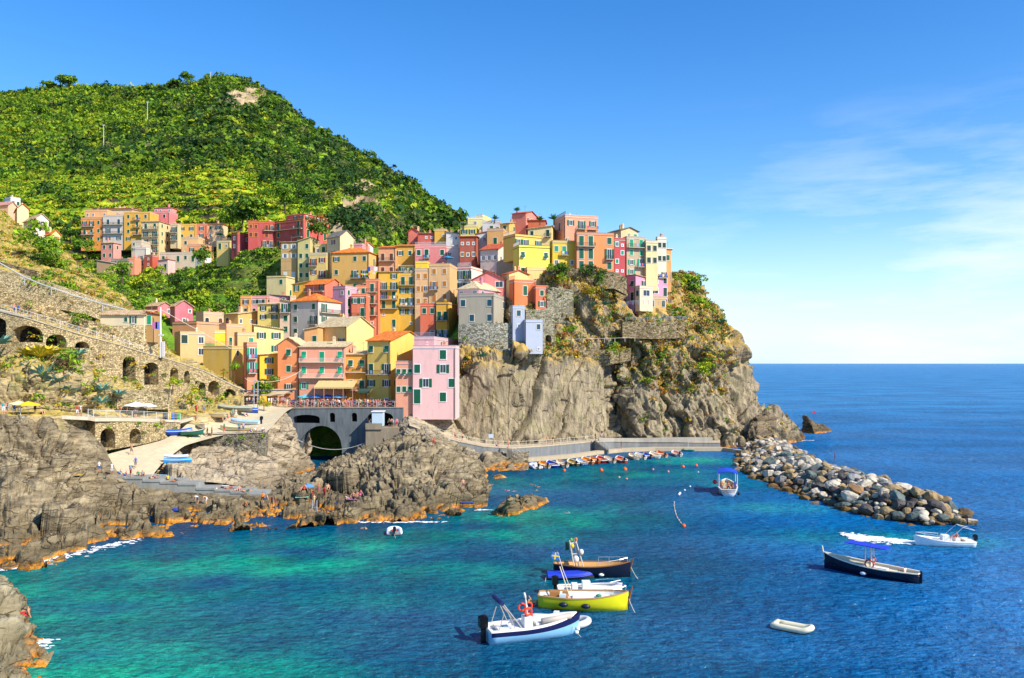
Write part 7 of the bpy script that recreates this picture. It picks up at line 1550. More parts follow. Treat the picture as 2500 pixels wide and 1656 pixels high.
for x, y, z, s, t, u in extra:
    pm = protos[(0, rr.randint(0, 2))]; mb.cur = KS.index(bkind(t, u)); M_ = Matrix.Translation((x, y, z-.1)) @ Matrix.Rotation(rr.uniform(0, 6), 4, 'Z') @ Matrix.Rotation(rr.uniform(-.5, .5), 4, 'X'); mb.add([M_ @ (Vector(v)*s*1.1) for v in pm.v], pm.f)
tag(obj('small_boulders', mb, [BM[k] for k in KS]), 'smaller stones wedged between the big breakwater boulders', 'stones', kind='stuff')
xs = np.linspace(-1.15, 1.15, 30); ys = np.linspace(190, 101, 120); Gb = np.zeros((120, 30, 3))
for i, y in enumerate(ys):
    for j, u in enumerate(xs):
        t = (190-y)/(190-103.); hw, ctr = bw(t); Gb[i, j] = (ctr+u*hw, y, 3.1*(1-abs(u)**1.6)-1.-max(0, t-.94)*26)
tag(sheet('breakwater_core', Gb, BM['dark']), kind='structure')
tag(islet('outcrop', 'large dark crag at the foot of the headland beside the breakwater root', [(1818, 1092), (1850, 1094), (1900, 1082), (1928, 1076), (1925, 1068), (1880, 1066), (1840, 1070)],
      [Vector((P(1872, 1010, 205).x, 205, P(1872, 1010, 205).z)), Vector((P(1895, 1016, 208).x, 208, P(1895, 1016, 208).z)), Vector((P(1850, 1018, 203).x, 203, P(1850, 1018, 203).z)), Vector((P(1915, 1050, 208).x, 207, 3.2))], 31, RKD, kind=None), None)
# ================================================================== people
def pose_mesh(name, J, E, face=0):
    """J: joint -> (x, y, z, r); E: (a, b, region). One continuous skinned body, region gives clothing"""
    names = list(J); me = bpy.data.meshes.new(name); me.from_pydata([J[k][:3] for k in names], [(names.index(a), names.index(b)) for a, b, _ in E], []); o = link(name, me)
    o.modifiers.new('s', 'SKIN')
    for i, k in enumerate(names):
        r = J[k][3]; r = r if isinstance(r, tuple) else (r, r); me.skin_vertices[0].data[i].radius = r; me.skin_vertices[0].data[i].use_root = (k == 'pelvis')
    ss = o.modifiers.new('u', 'SUBSURF'); ss.levels = 1; ss.render_levels = 1
    bpy.context.view_layer.update(); dg = bpy.context.evaluated_depsgraph_get(); out = bpy.data.meshes.new_from_object(o.evaluated_get(dg)); bpy.data.objects.remove(o)
    out.materials.clear(); 
    for k in range(4): out.materials.append(plain('#c98a66'))
    seg = [(Vector(J[a][:3]), Vector(J[b][:3]), {'skin': 0, 'top': 1, 'bottom': 2, 'head': 3}[g]) for a, b, g in E]; hd = Vector(J['head'][:3]); nk = Vector(J['neck'][:3]); upv = (hd-nk).normalized()
    for p in out.polygons:
        c = Vector(p.center); best = 9; bi = 0
        for a, b, g in seg:
            ab = b-a; t = max(0, min(1, (c-a).dot(ab)/ab.length_squared)); d = (c-(a+ab*t)).length
            if d < best: best = d; bi = g
        if bi == 3: bi = 3 if ((c-hd).dot(upv) > .03 or (c-hd).dot(Vector((0, 1, .2))) > .03) else 0
        p.material_index = bi; p.use_smooth = True
    out.name = name; return out
def std(dz=0):
    return dict(pelvis=(0, 0, .95, (.15, .11)), chest=(0, .01, 1.3, (.16, .11)), neck=(0, .01, 1.47, .055), head=(0, -.01, 1.62, (.085, .105)), hl=(-.1, 0, .88, .09), hr=(.1, 0, .88, .09), kl=(-.12, -.02, .5, .065), kr=(.12, -.02, .5, .065), al=(-.12, .02, .1, .042), ar=(.12, .02, .1, .042), fl=(-.14, -.14, .04, .035), fr=(.14, -.14, .04, .035),
                sl=(-.19, .01, 1.39, .06), sr=(.19, .01, 1.39, .06), el=(-.27, .02, 1.12, .042), er=(.27, .02, 1.12, .042), wl=(-.25, -.1, .88, .032), wr=(.25, -.1, .88, .032), tl=(-.24, -.15, .8, .03), tr=(.24, -.15, .8, .03))
ED = [('pelvis', 'chest', 'top'), ('chest', 'neck', 'top'), ('neck', 'head', 'head'), ('pelvis', 'hl', 'bottom'), ('pelvis', 'hr', 'bottom'), ('hl', 'kl', 'bottom'), ('hr', 'kr', 'bottom'), ('kl', 'al', 'skin'), ('kr', 'ar', 'skin'), ('al', 'fl', 'skin'), ('ar', 'fr', 'skin'),
      ('chest', 'sl', 'top'), ('chest', 'sr', 'top'), ('sl', 'el', 'skin'), ('sr', 'er', 'skin'), ('el', 'wl', 'skin'), ('er', 'wr', 'skin'), ('wl', 'tl', 'skin'), ('wr', 'tr', 'skin')]
POSE = {'stand': pose_mesh('person', std(), ED)}
j = std(); j.update(kl=(-.12, -.16, .52, .065), al=(-.12, -.2, .12, .042), fl=(-.12, -.36, .06, .035), kr=(.12, .02, .5, .065), ar=(.12, .3, .15, .042), fr=(.12, .2, .05, .035), wl=(-.27, .1, .86, .032), tl=(-.27, .12, .78, .03), wr=(.24, -.26, .98, .032), tr=(.22, -.34, .96, .03)); POSE['walk'] = pose_mesh('person', j, ED)
j = std(); j.update(el=(-.3, -.16, 1.22, .042), wl=(-.14, -.3, 1.42, .032), tl=(-.08, -.3, 1.5, .03), er=(.33, -.05, 1.16, .042), wr=(.2, -.28, 1.2, .032), tr=(.12, -.33, 1.22, .03)); POSE['look'] = pose_mesh('person', j, ED)
j = dict(pelvis=(0, 0, .12, (.16, .12)), chest=(0, .08, .48, (.16, .11)), neck=(0, .08, .65, .055), head=(0, .05, .8, (.085, .105)), hl=(-.11, -.04, .13, .09), hr=(.11, -.04, .13, .09), kl=(-.15, -.42, .42, .065), kr=(.15, -.42, .42, .065), al=(-.14, -.6, .08, .042), ar=(.14, -.6, .08, .042), fl=(-.15, -.76, .04, .035), fr=(.15, -.76, .04, .035),
         sl=(-.19, .08, .57, .06), sr=(.19, .08, .57, .06), el=(-.26, -.1, .42, .042), er=(.3, .22, .32, .042), wl=(-.18, -.34, .42, .032), wr=(.3, .3, .06, .032), tl=(-.14, -.42, .44, .03), tr=(.31, .36, .03, .03)); POSE['sit'] = pose_mesh('person', j, ED)
j = dict(pelvis=(0, 0, .12, (.16, .11)), chest=(0, .38, .13, (.16, .11)), neck=(0, .55, .13, .055), head=(0, .7, .15, (.085, .105)), hl=(-.1, -.06, .11, .09), hr=(.1, -.06, .11, .09), kl=(-.13, -.45, .14, .065), kr=(.13, -.42, .3, .065), al=(-.14, -.85, .08, .042), ar=(.13, -.66, .06, .042), fl=(-.15, -.95, .12, .035), fr=(.13, -.8, .05, .035),
         sl=(-.19, .46, .13, .06), sr=(.19, .46, .13, .06), el=(-.34, .24, .08, .042), er=(.36, .58, .08, .042), wl=(-.3, .0, .06, .032), wr=(.2, .76, .1, .032), tl=(-.28, -.08, .05, .03), tr=(.12, .8, .1, .03)); POSE['lie'] = pose_mesh('person', j, ED)
j = std(); j.update(pelvis=(0, .1, .88, (.15, .11)), chest=(0, -.24, 1.02, (.16, .11)), neck=(0, -.4, .98, .055), head=(0, -.54, .94, (.085, .105)), hl=(-.1, .08, .82, .09), hr=(.1, .08, .82, .09), kl=(-.13, -.08, .46, .065), kr=(.13, -.02, .46, .065), sl=(-.18, -.32, 1.02, .06), sr=(.18, -.32, 1.02, .06), el=(-.2, -.36, .74, .042), er=(.2, -.36, .74, .042), wl=(-.12, -.44, .5, .032), wr=(.12, -.44, .5, .032), tl=(-.1, -.46, .42, .03), tr=(.1, -.46, .42, .03)); POSE['bend'] = pose_mesh('person', j, ED)
j = dict(pelvis=(0, .3, -.28, (.15, .11)), chest=(0, .02, -.08, (.16, .11)), neck=(0, -.06, .08, .055), head=(0, -.1, .2, (.085, .105)), hl=(-.1, .36, -.3, .09), hr=(.1, .36, -.3, .09), kl=(-.12, .75, -.36, .06), kr=(.12, .75, -.42, .06), al=(-.12, 1.1, -.3, .042), ar=(.12, 1.1, -.4, .042), fl=(-.12, 1.2, -.32, .03), fr=(.12, 1.2, -.42, .03),
         sl=(-.19, 0, .0, .06), sr=(.19, 0, .0, .06), el=(-.36, -.22, .0, .042), er=(.4, -.14, .02, .042), wl=(-.3, -.48, .04, .032), wr=(.5, -.38, .04, .032), tl=(-.27, -.56, .03, .03), tr=(.5, -.48, .03, .03)); POSE['swim'] = pose_mesh('person', j, ED)
TOPS = {'white': '#e4e2dc', 'navy': '#1c2a4c', 'red': '#b8282c', 'black': '#1c1c20', 'pale blue': '#8fb0d0', 'pink': '#d87c94', 'orange': '#e07a28', 'green': '#2c7a50', 'grey': '#8a8a8c', 'blue': '#2458b0', 'yellow': '#dcc038', 'beige': '#c8b48c', 'turquoise': '#28a0a0', 'bare': None}
BOTS = {'black': '#1c1c20', 'blue': '#2a4a86', 'beige': '#b8a47c', 'white': '#dcdad4', 'red': '#b02c2c', 'grey': '#6c6c70', 'green': '#3a5c40', 'pink': '#c85a80', 'denim': '#4a6890'}
SKIN = ['#c98a66', '#b87850', '#d89c78', '#a86c48']; HAIR = {'dark': '#231811', 'brown': '#4a3020', 'fair': '#b08a4c', 'grey': '#9a9894', 'hat': '#e0d6bc'}
prr = random.Random(5); SEEN = {}
def person(pose, loc, rz, place, top=None, bot=None, hair=None, group=None, parent=None):
    top = top or prr.choices(list(TOPS), [7, 4, 4, 3, 3, 2, 2, 1.5, 3, 3, 1, 2, 1, 0 if place.startswith('in square') else 3])[0]; bot = bot or prr.choice(list(BOTS)); hair = hair or prr.choices(list(HAIR), [5, 4, 2, 1, 2])[0]; sk = prr.choice(SKIN)
    o = link('person', POSE[pose], loc=loc, rz=rz, scale=prr.uniform(.93, 1.06))
    for i, c in enumerate((sk, TOPS[top] or sk, BOTS[bot], HAIR[hair])): o.material_slots[i].link = 'OBJECT'; o.material_slots[i].material = plain(c, .8)
    verb = {'stand': 'standing', 'walk': 'walking', 'look': 'standing with raised hand', 'sit': 'sitting', 'lie': 'lying', 'bend': 'bending over', 'swim': 'swimming'}[pose]
    wear = ('bare chested in '+bot+' shorts' if top == 'bare' else f'in {top} top and {bot} shorts') if pose != 'swim' else f'with {hair if hair != "hat" else "capped"} hair'
    lb = f'person {verb} {wear} {place}'
    if len(lb.split()) > 16: wear = (bot+' shorts' if top == 'bare' else top+' top, '+bot+' shorts') if pose != 'swim' else hair+' hair'; lb = f'{wear}, {verb} {place}'
    if len(lb.split()) > 16: lb = f'{wear}, {place}'
    tag(o, lb, 'person', group); return o
bpy.context.view_layer.update(); DG = bpy.context.evaluated_depsgraph_get()
def ground(px, py, lift=0.):
    o = Vector((0, 0, H)); d = Vector(((px-CX)/F, 1, (HZ-py)/F)).normalized(); hit, loc, nrm, idx, ob, mt = scene.ray_cast(DG, o, d)
    if not hit: return Wt(px, py)
    return loc+Vector((0, .25, lift))
def at(pose, px, py, place, rz=None, **k):
    q = ground(px, py); hit, l2, n2, i2, o2, m2 = scene.ray_cast(DG, q+Vector((0, 0, .9)), Vector((0, 0, -1)))
    if hit and abs(l2.z-q.z) < 1.2: q.z = l2.z
    return person(pose, q, prr.uniform(-3, 3) if rz is None else rz, place, **k)
PL = [  # plateau of pulled up boats
 ('stand', 496, 1015, 'at the back left of the boat plateau'), ('stand', 516, 1032, 'at the left of the boat plateau', 'pink', 'grey'), ('walk', 539, 1031, 'crossing the boat plateau', 'orange', 'red'), ('walk', 547, 1031, 'walking beside the orange one on the plateau', 'navy', 'blue'), ('walk', 555, 1029, 'in front of the covered boat on the plateau', 'pink', 'pink'),
 ('walk', 568, 1022, 'with a blue backpack near the rubble boat row', 'turquoise', 'grey'), ('stand', 575, 1022, 'beside the turquoise one on the plateau', 'beige', 'white'), ('sit', 601, 1018, 'beside the blue tarpaulins on the plateau', 'pink', 'white'), ('stand', 475, 1032, 'at the top of the slipway', 'red', 'grey'),
 ('stand', 505, 1067, 'at the left edge of the plateau wall', 'navy', 'grey'), ('stand', 516, 1066, 'second from the left at the plateau wall', 'red', 'black'), ('walk', 546, 1063, 'by the cream boat on the plateau', 'green', 'red'), ('stand', 583, 1059, 'at the plateau edge beside the cream boat', 'turquoise', 'blue'),
 ('stand', 593, 1059, 'at the plateau edge right of the cream boat', 'pale blue', 'denim'), ('sit', 612, 1058, 'on the plateau edge in a row of three, left', 'white', 'blue'), ('sit', 622, 1058, 'on the plateau edge in a row of three, middle', 'white', 'denim'), ('sit', 640, 1058, 'on the plateau edge in a row of three, right', 'white', 'grey'),
 # slipway and terrace
 ('walk', 319, 1112, 'at the mouth of the kayak arch'), ('walk', 329, 1146, 'walking up the slipway', 'blue', 'grey'), ('stand', 240, 1161, 'at the left end of the bathing terrace', 'white', 'denim'), ('stand', 271, 1160, 'on the slipway foot beside the terrace', 'white', 'white'), ('stand', 317, 1165, 'in the middle group on the bathing terrace', 'pale blue', 'red'),
 ('sit', 292, 1159, 'on a towel at the slipway foot', 'white', 'blue'), ('sit', 305, 1163, 'on the terrace left of the standing group', 'pink', 'blue'), ('sit', 335, 1163, 'on the terrace right of the standing group', 'green', 'black'), ('sit', 346, 1163, 'on the terrace next to the green topped one', 'grey', 'green'),
 ('lie', 365, 1169, 'on the third terrace step', 'bare'), ('lie', 378, 1168, 'on the third terrace step at its right', 'bare', 'pink'), ('lie', 402, 1158, 'on a towel above the terrace steps', 'bare', 'red'), ('sit', 408, 1173, 'on the fourth terrace step', 'yellow', 'blue'), ('lie', 424, 1176, 'at the right of the fourth terrace step', 'bare', 'black'),
 ('sit', 527, 1191, 'at the sixth terrace step with a hat', 'white', 'pink', 'hat'), ('lie', 545, 1193, 'on the sixth terrace step', 'bare', 'black'), ('lie', 558, 1194, 'sunbathing at the end of the sixth step', 'bare', 'red'), ('lie', 575, 1199, 'on the seventh terrace step', 'bare', 'white'), ('sit', 583, 1199, 'with legs over the terrace edge', 'bare', 'red'), ('lie', 600, 1201, 'at the right end of the terrace', 'bare', 'green'),
 ('bend', 481, 1233, 'on the dark rocks below the terrace', 'white', 'grey'), ('bend', 502, 1233, 'on the rocks below the terrace with orange hair towel', 'bare', 'white', 'fair'), ('sit', 597, 1242, 'on the rocks with an orange towel', 'orange', 'black', 'hat'), ('stand', 640, 1234, 'on the rocks right of the terrace', 'orange', 'black'), ('sit', 650, 1220, 'at the right corner of the terrace', 'bare', 'blue'),
 ('stand', 662, 1240, 'on the rocks in a black swimsuit', 'black', 'black'), ('stand', 671, 1243, 'on the rocks holding pink shorts', 'bare', 'pink'), ('sit', 759, 1207, 'in the pair under the small blue umbrella', 'bare', 'red'), ('sit', 742, 1208, 'left of the pair under the small blue umbrella', 'orange', 'red'),
 ('stand', 778, 1206, 'with raised pink towel on the swimming rocks', 'bare', 'pink'), ('stand', 792, 1221, 'in a long red towel on the swimming rocks', 'red', 'red'), ('sit', 800, 1199, 'behind the red towel on the rocks', 'bare', 'red'), ('stand', 758, 1237, 'beside the ladder at the left', 'black', 'black'), ('stand', 766, 1237, 'at the top of the ladder', 'beige', 'beige'),
 ('lie', 847, 1222, 'on the rocks right of the ladder'), ('sit', 862, 1219, 'on a pink towel on the rocks', 'bare', 'pink'), ('sit', 879, 1213, 'with grey hair on the swimming rocks', 'pink', 'pink', 'grey'), ('stand', 1118, 1226, 'at the tip of the rocks in black trunks', 'bare', 'black'), ('stand', 1131, 1224, 'at the tip of the rocks in striped suit', 'red', 'white'), ('stand', 1130, 1198, 'behind the pair at the rock tip', 'bare', 'grey'),
 # left walkway and lane
 ('stand', 5, 1014, 'at the left end of the walkway', 'turquoise', 'white'), ('stand', 14, 1011, 'second on the left walkway', 'navy', 'black'), ('stand', 32, 1015, 'third on the left walkway', 'blue', 'denim'), ('stand', 83, 1010, 'on the walkway over the rubble wall', 'red', 'black'), ('sit', 99, 1012, 'on the walkway over the rubble wall', 'bare', 'black'),
 ('stand', 186, 1018, 'left of a pair by the smooth rock', 'red', 'white'), ('stand', 195, 1018, 'right of a pair by the smooth rock', 'white', 'beige'), ('stand', 292, 1018, 'under the white parasols at left', 'red', 'black'), ('stand', 309, 1019, 'under the white parasols at right', 'black', 'black'), ('stand', 329, 1019, 'beside the second white parasol', 'grey', 'black'),
 ('stand', 457, 1020, 'by the bins on the walkway', 'white', 'grey'), ('stand', 478, 1021, 'between the bins and the boats', 'red', 'red'), ('walk', 32, 766, 'going down the high viaduct lane at left', 'pink', 'blue'), ('walk', 43, 769, 'going down the high viaduct lane at right', 'blue', 'grey'),
 # promenade and quay
 ('stand', 1058, 1092, 'bare legged on the grey outcrop below the path', 'red', 'red'), ('walk', 1111, 1080, 'at the left part of the cliff promenade', 'bare', 'red'), ('walk', 1129, 1084, 'just right of the first one on the cliff promenade', 'bare', 'black'), ('sit', 1212, 1093, 'in blue by the cliff notice', 'blue', 'blue'), ('stand', 1241, 1093, 'at the top of the near stair', 'orange', 'red'),
 ('stand', 1337, 1085, 'near the middle of the promenade', 'bare', 'brown' if False else 'grey'), ('stand', 1350, 1085, 'right of the bare chested one on the promenade', 'black', 'beige'), ('stand', 1430, 1076, 'leaning at the promenade bend', 'pale blue', 'white'), ('stand', 1454, 1077, 'at the top of the middle stair', 'red', 'blue'), ('stand', 1470, 1079, 'on the middle stair', 'navy', 'white'),
 ('stand', 1517, 1096, 'on the quay by the tied boats'), ('stand', 1573, 1091, 'alone in the middle of the quay', 'bare', 'pink'), ('stand', 1595, 1091, 'left of the group on the quay', 'black', 'blue'), ('stand', 1603, 1091, 'in the group on the quay', 'red', 'red'), ('stand', 1610, 1091, 'at the right of the group on the quay', 'white', 'black'),
 ('stand', 1627, 1091, 'right of the quay group', 'pink', 'blue'), ('stand', 1647, 1091, 'with fair hair on the quay', 'yellow', 'beige', 'fair'), ('stand', 1791, 1097, 'at the quay end by the boulders, left', 'white', 'denim'), ('stand', 1800, 1097, 'at the quay end by the boulders, right', 'pale blue', 'black'), ('stand', 2040, 1125, 'on the crest of the breakwater', 'red', 'red'),
 ('sit', 62, 1512, 'alone on the near corner rocks', 'bare', 'orange' if False else 'red', 'dark')]
for q in PL:
    k = dict(zip(('top', 'bot', 'hair'), q[4:])); at(q[0], q[1], q[2], q[3], **k)
for px, py, lb in [(1196, 1184, 'off the grey outcrop'), (1237, 1198, 'left above the humped rock'), (1253, 1200, 'right above the humped rock'), (1296, 1184, 'left of the trio in the harbour'), (1309, 1189, 'top of the trio in the harbour'), (1311, 1199, 'bottom of the trio in the harbour'), (1164, 1204, 'beside the pink swim ring'), (1176, 1216, 'face down near the rock tip'), (1389, 1253, 'alone over the green shallows'), (893, 1290, 'by the little white inflatable')]:
    person('swim', Wt(px, py), prr.uniform(-3, 3), lb, group='swimmers in the bay')
mb = MB(); n = 16; mb.loft([[((.5+.16*math.cos(v))*math.cos(u), (.5+.16*math.cos(v))*math.sin(u), .16*math.sin(v)+.05) for v in [k*math.pi/4 for k in range(8)]] for u in [i*2*math.pi/n for i in range(n+1)]], True)
tag(obj('swim_ring', mb, plain('#d828a8', .4), None, True, loc=Wt(1143, 1204)), 'bright pink inflatable swim ring off the rock tip', 'swim ring')
# crowd on the square and the lane
zsq = P(800, 992, 165).z+.03 if False else P(800, 996, 165).z+.02
x0, x1 = Q(704, 167, 0).x, Q(984, 167, 0).x; taken = []; k = 0; zone4 = ['left quarter', 'centre left', 'centre right', 'right quarter']
while k < 150:
    x = prr.uniform(x0, x1); y = 165.9+abs(prr.gauss(0, 2.4)); y = min(y, 171.8)
    if any((x-a)**2+(y-b_)**2 < .16 for a, b_ in taken): continue
    taken.append((x, y)); k += 1; zz = zone4[min(3, int((x-x0)/(x1-x0)*4))]; row = 'at the railing' if y < 167 else ('in the middle rows' if y < 168.6 else 'at the back')
    person(prr.choice(['stand', 'stand', 'walk', 'look']), (x, y, zsq), prr.uniform(-3, 3), f'in square crowd, {zz}, {row}', group='crowd on the square above the bridge')
zl = Q(620, 165, 990).z+.02; x0, x1 = Q(560, 165, 0).x, Q(700, 165, 0).x
for k in range(42):
    x = prr.uniform(x0, x1); y = prr.uniform(163.6, 168); person(prr.choice(['stand', 'walk', 'look']), (x, y, zl), prr.uniform(-3, 3), f'by the lane awning, {"left" if x < (x0+x1)/2 else "right"} {"front" if y < 165.8 else "back"}', group='people in the lane by the restaurant awning')
za = Q(935, 161, 1044).z
for k in range(9): person(prr.choice(['stand', 'look']), (Q(900, 162, 0).x+prr.uniform(0, 5.6), 161.6+prr.uniform(0, 2.2), za), prr.uniform(-3, 3), 'waiting in the bridge alcove by the kiosk', group='people waiting in the bridge alcove')
# boat crews
def aboard(root, x, y, z, pose, rz, place, **k):
    M_ = Matrix.LocRotScale(root.location, root.rotation_euler, None); q = M_ @ Vector((x, y, z)); return person(pose, q, root.rotation_euler.z+rz, place, **k)
aboard(LAUNCH, 1.3, .2, .6, 'sit', 1.2, 'steering at the stern of the navy launch', top='white', bot='beige', hair='dark')
aboard(SPEED, 1.75, 0, .75, 'sit', 1.5, 'at the wheel of the white speedboat', top='bare', bot='red', hair='brown')
aboard(KAYAK, 2., 0, .15, 'sit', 1.5, 'paddling the red kayak', top='red', bot='black', hair='dark')
for i in range(12): aboard(TOUR, .7+(i//3)*1.15, -1.+(i % 3)*1., .55, 'sit' if i > 2 else 'stand', -1.57, 'in tour boat, '+['stern row', 'second row', 'third row', 'bow row'][i//3]+['left', ' middle', ' right'][i % 3].rjust(6), group='passengers of the tour boat')

# ================================================================== things on the plateau, walkway and square
def parasol(label, loc, r, c, h=2.3, ribs=8):
    g = thing('parasol', label, 'parasol', loc=loc); mb = MB(); mb.tube((0, 0, 0), (0, 0, h+.1), .035, 6); obj('pole', mb, plain('#d8d4cc'), g); mb = MB(); n = ribs
    top = (0, 0, h+.15)
    for i in range(n):
        a, b_ = 2*math.pi*i/n, 2*math.pi*(i+1)/n; p1 = (r*math.cos(a), r*math.sin(a), h-.35*r*.6); p2 = (r*math.cos(b_), r*math.sin(b_), h-.35*r*.6); q1 = (p1[0], p1[1], p1[2]-.14); q2 = (p2[0], p2[1], p2[2]-.14)
        mb.add([top, p1, p2, q1, q2], [(0, 1, 2), (1, 3, 4, 2)])
    obj('canopy', mb, plain(c, .8), g)
parasol('big white parasol on the seaside walkway, left of the pair', ground(330, 1018), 1.9, '#f0ece8', 2.3); parasol('smaller white parasol on the walkway, right of the pair', ground(358, 1019), 1.5, '#f0ece8', 2.2)
parasol('cream parasol at the far left of the walkway', ground(42, 1011), 1.3, '#e8d8a8', 1.7); parasol('yellow parasol at the far left of the walkway', ground(66, 1012), 1.6, '#e8c020', 1.7)
parasol('green parasol beside the peach far house', P(535, 586, 322), 1.6, '#1f9070', 2.6); parasol('turquoise parasol on the beige rooftop', P(1092, 648, 217)+Vector((0, 2, .6)), 1.6, '#2890b8', 2.)
parasol('small blue umbrella over sunbathers on the rocks', ground(752, 1203), .8, '#5a90d8', 1.1)
for i, px in enumerate((745, 772, 800, 826)): parasol(f'{["pale turquoise", "sky blue", "royal blue", "light blue"][i]} parasol above the crowd on the square', (Q(px, 170.5, 0).x, 170.6, zsq), 1.7, ['#5cb8c8', '#3c8ed8', '#1c50b4', '#6cb0dc'][i], 2.35)
for i, (px, c, lb) in enumerate([(402, '#4a4c50', 'dark grey'), (410, '#d8b020', 'yellow'), (418, '#2068c0', 'blue'), (426, '#4a4c50', 'second dark grey'), (436, '#2c9a4c', 'green')]):
    q = ground(px, 1024); mb = MB(); mb.box(-.3, .3, -.3, .3, 0, 1.05); g = thing('wheelie_bin', f'{lb} bin in the row behind the walkway railing', 'bin', loc=q, group='bins on the walkway'); obj('body', mb, plain(c), g); mb = MB(); mb.box(-.34, .34, -.36, .32, 1.053, 1.13); obj('lid', mb, plain(c), g)
def dryboat(label, px, py, rz, L, B, ch_, ci, cover=None, tr=.7, name='rowing_boat'):
    q = ground(px, py); g = thing(name, label, 'boat', loc=q+Vector((0, 0, .12)), rz=rz, scale=(.95, .95, .6) if py > 1100 else None, group='boats pulled up on the plateau'); mb = MB(); st = hull(mb, L, B, .5, .3, tr=tr, draft=.25, band=1); mb.v = [(x-L/2, y, z) for x, y, z in mb.v]; obj('hull', mb, [plain(ch_, .4), plain(ci, .4)], g, True)
    if cover:
        mb = MB(); mb.loft([[(L*t-L/2, -st(t)[0]-.05, st(t)[1]-.12), (L*t-L/2, -st(t)[0]*.6, st(t)[1]+.16+.05*math.sin(t*20)), (L*t-L/2, 0, st(t)[1]+.3), (L*t-L/2, st(t)[0]*.6, st(t)[1]+.16+.05*math.cos(t*17)), (L*t-L/2, st(t)[0]+.05, st(t)[1]-.12)] for t in [i/12 for i in range(13)]], False, True); obj('tarpaulin', mb, plain(cover, .75), g)
    else:
        mb = inside(L, B, st, depth=.3); mb.v = [(x-L/2, y, z) for x, y, z in mb.v]; obj('interior', mb, plain(ci), g)
        for t in (.3, .6): b_, z = st(t); boxpart('thwart', g, (L*t-L/2, L*t+.25-L/2, -b_+.08, b_-.08, z-.15, z-.1), '#c8a470')
    mb = gunwale(L, st, w=.08); mb.v = [(x-L/2, y, z) for x, y, z in mb.v]; obj('gunwale', mb, plain('#d8cdb8'), g)
    if label.find('outboard') >= 0: outboard(g, -L/2-.05, .5, s=1.1)
dryboat('boat under a striped pale blue cover with outboard on the plateau', 598, 1037, R(172), 5.6, 2., '#d8dce0', '#a8c4dc', '#9cc0e0'); dryboat('long cream open boat on the plateau edge', 580, 1052, R(174), 6.4, 2.1, '#e0d8a8', '#d8d0a0')
dryboat('cream boat pointing up at the head of the slipway', 493, 1046, R(-60), 4.4, 1.8, '#e8dcc0', '#d8b898'); dryboat('royal blue tarpaulin covered boat at the top of the slipway', 437, 1062, R(20), 4., 1.8, '#2458c0', '#2458c0', '#1c5ccc')
dryboat('dark green small boat beside the blue tarpaulin boat', 468, 1062, R(10), 3.6, 1.6, '#1f6a58', '#1a5a4c'); dryboat('beige boat on a trolley at the back of the plateau', 520, 1018, R(175), 4.8, 1.8, '#d8c8a0', '#b09a70')
dryboat('long boat under a grey green cover near the restaurant awning', 572, 1003, R(178), 6.4, 1.9, '#8a8c80', '#5a6450', '#a4a890'); dryboat('boat bundled in crumpled blue tarpaulin near the hoist', 606, 1008, R(200), 3.4, 1.6, '#1c54b8', '#1c54b8', '#1a50c0')
dryboat('white dinghy lying on the lower slope by the plateau wall', 428, 1121, R(205), 3.6, 1.5, '#e8ecf0', '#c8ccd0', '#e4e8ec'); dryboat('narrow sky blue canoe lying below the white dinghy', 432, 1131, R(208), 4.2, .8, '#2c90cc', '#2c90cc', '#3aa0dc', tr=.2, name='canoe')
q = ground(331, 1090)
for i, (c, dz, lb) in enumerate([('#e05020', 1.9, 'red orange kayak on the top rack of the arch'), ('#c8a020', 1.1, 'yellow kayak on the middle rack of the arch'), ('#2c6ca8', .75, 'blue kayak under the yellow one in the arch'), ('#e8c020', .35, 'yellow kayak on the lowest rack of the arch'), ('#2c90c8', .1, 'light blue kayak on the arch floor')]):
    mb = MB(); st = hull(mb, 2.3, .55, .2, .06, tr=.12, draft=.08); tag(obj('kayak', mb, plain(c, .5), None, True, loc=q+Vector((-1.1, .9, dz)), rz=.05), lb, 'kayak', 'kayaks stored in the vaulted arch')
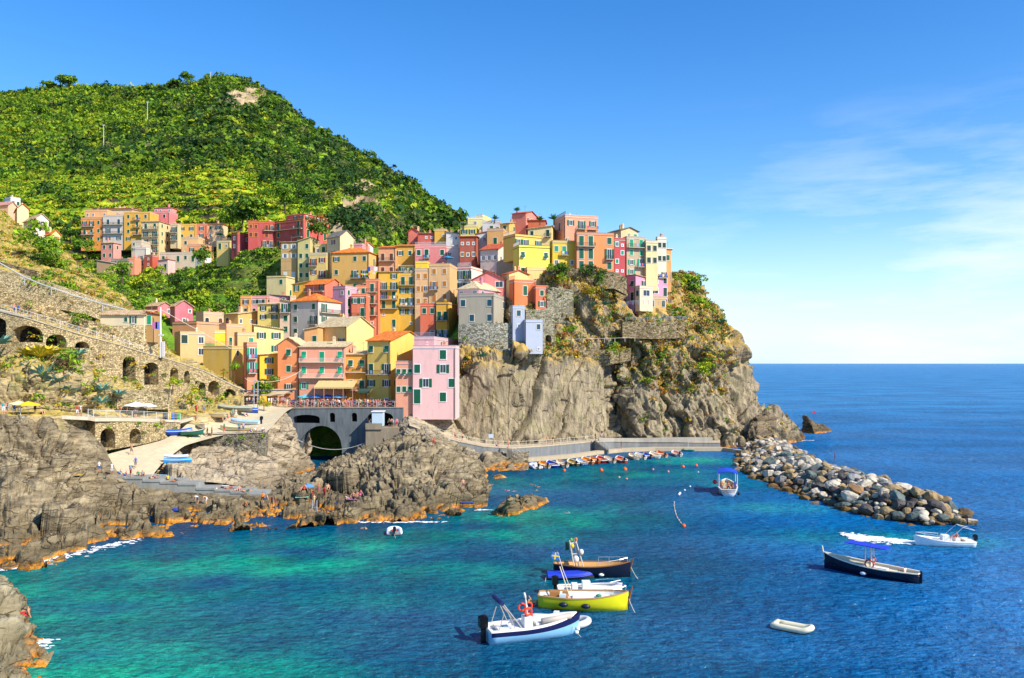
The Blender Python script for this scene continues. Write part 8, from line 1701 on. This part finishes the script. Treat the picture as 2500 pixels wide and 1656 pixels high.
for px, py, c, lb in [(542, 1188, '#dcdce0', 'white towel on the fifth terrace step'), (395, 1162, '#90b8d0', 'pale blue towel above the terrace'), (818, 1230, '#2c50c0', 'blue towel on the rocks right of the ladder'), (736, 1216, '#5cc8b0', 'turquoise towel on the rocks'), (862, 1221, '#c860b8', 'pink towel on the rocks'), (1141, 1228, '#3c60c8', 'blue towel at the rock tip'), (425, 1250, '#1c3c90', 'blue bag on the lower dark rocks'), (180, 1162, '#e0b030', 'yellow and red towel at the left end of the terrace')]:
    q = ground(px, py); mb = MB(); mb.box(-.9, .9, -.35, .35, .05, .1) if 'towel' in lb else mb.ball((0, 0, .2), .35, 8, 6, (1.3, 1, .7)); tag(obj('towel' if 'towel' in lb else 'bag', mb, plain(c, .9), loc=q, rz=prr.uniform(-.4, .4)), lb, 'towel' if 'towel' in lb else 'bag')
mb = MB(); n = 6; L_ = []
A = Q(868, 233, 664); B_ = Q(924, 226, 660)
mb.path([A.lerp(B_, i/10)-Vector((0, 0, .7*(1-(2*i/10-1)**2))) for i in range(11)], .03, 4); g = thing('bunting', 'string of coloured flags above the narrow salmon tower', 'bunting', loc=(0, 0, 0)); obj('cord', mb, plain('#ddd'), g)
for i in range(1, 10):
    p_ = A.lerp(B_, i/10)-Vector((0, 0, .7*(1-(2*i/10-1)**2))); mb = MB(); mb.box(-.25, .25, -.02, .02, -.45, 0); obj('flag', mb, plain(['#e8e6e0', '#b8d820', '#e86a40', '#e8d820'][i % 4]), g, loc=p_)
for px, py, Yd, w_, c, lb in [(900, 652, 233, .9, '#1c4c9c', 'blue cloth drying below the peach ochre house'), (908, 650, 233, .8, '#d89ca8', 'pink cloth drying below the peach ochre house'), (918, 652, 233, .9, '#e8e6ea', 'white cloth drying below the peach ochre house'), (378, 786, 142, .8, '#c06aa0', 'purple pink laundry beside the vine terrace shack'), (384, 787, 142, .6, '#6a78d0', 'violet laundry beside the vine terrace shack')]:
    q = P(px, py, Yd); mb = MB(); mb.box(-w_/2, w_/2, -.03, .03, -1.2, 0); mb.tube((-w_/2-.1, 0, .02), (w_/2+.1, 0, .02), .02); tag(obj('laundry', mb, plain(c), loc=q), lb, 'laundry')
# signs on the cliff
mb = MB(); mb.box(-.55, .55, -.06, 0, 0, .9); q = ground(1199, 1070); tag(obj('notice_board', mb, plain('#c0ccdc'), loc=q-Vector((0, .5, 0))), 'pale blue notice board fixed to the foot of the slab', 'sign')
print('PEOPLE', len([o for o in bpy.data.objects if o.name.startswith('person')]))
print('OBJS', len(bpy.data.objects))
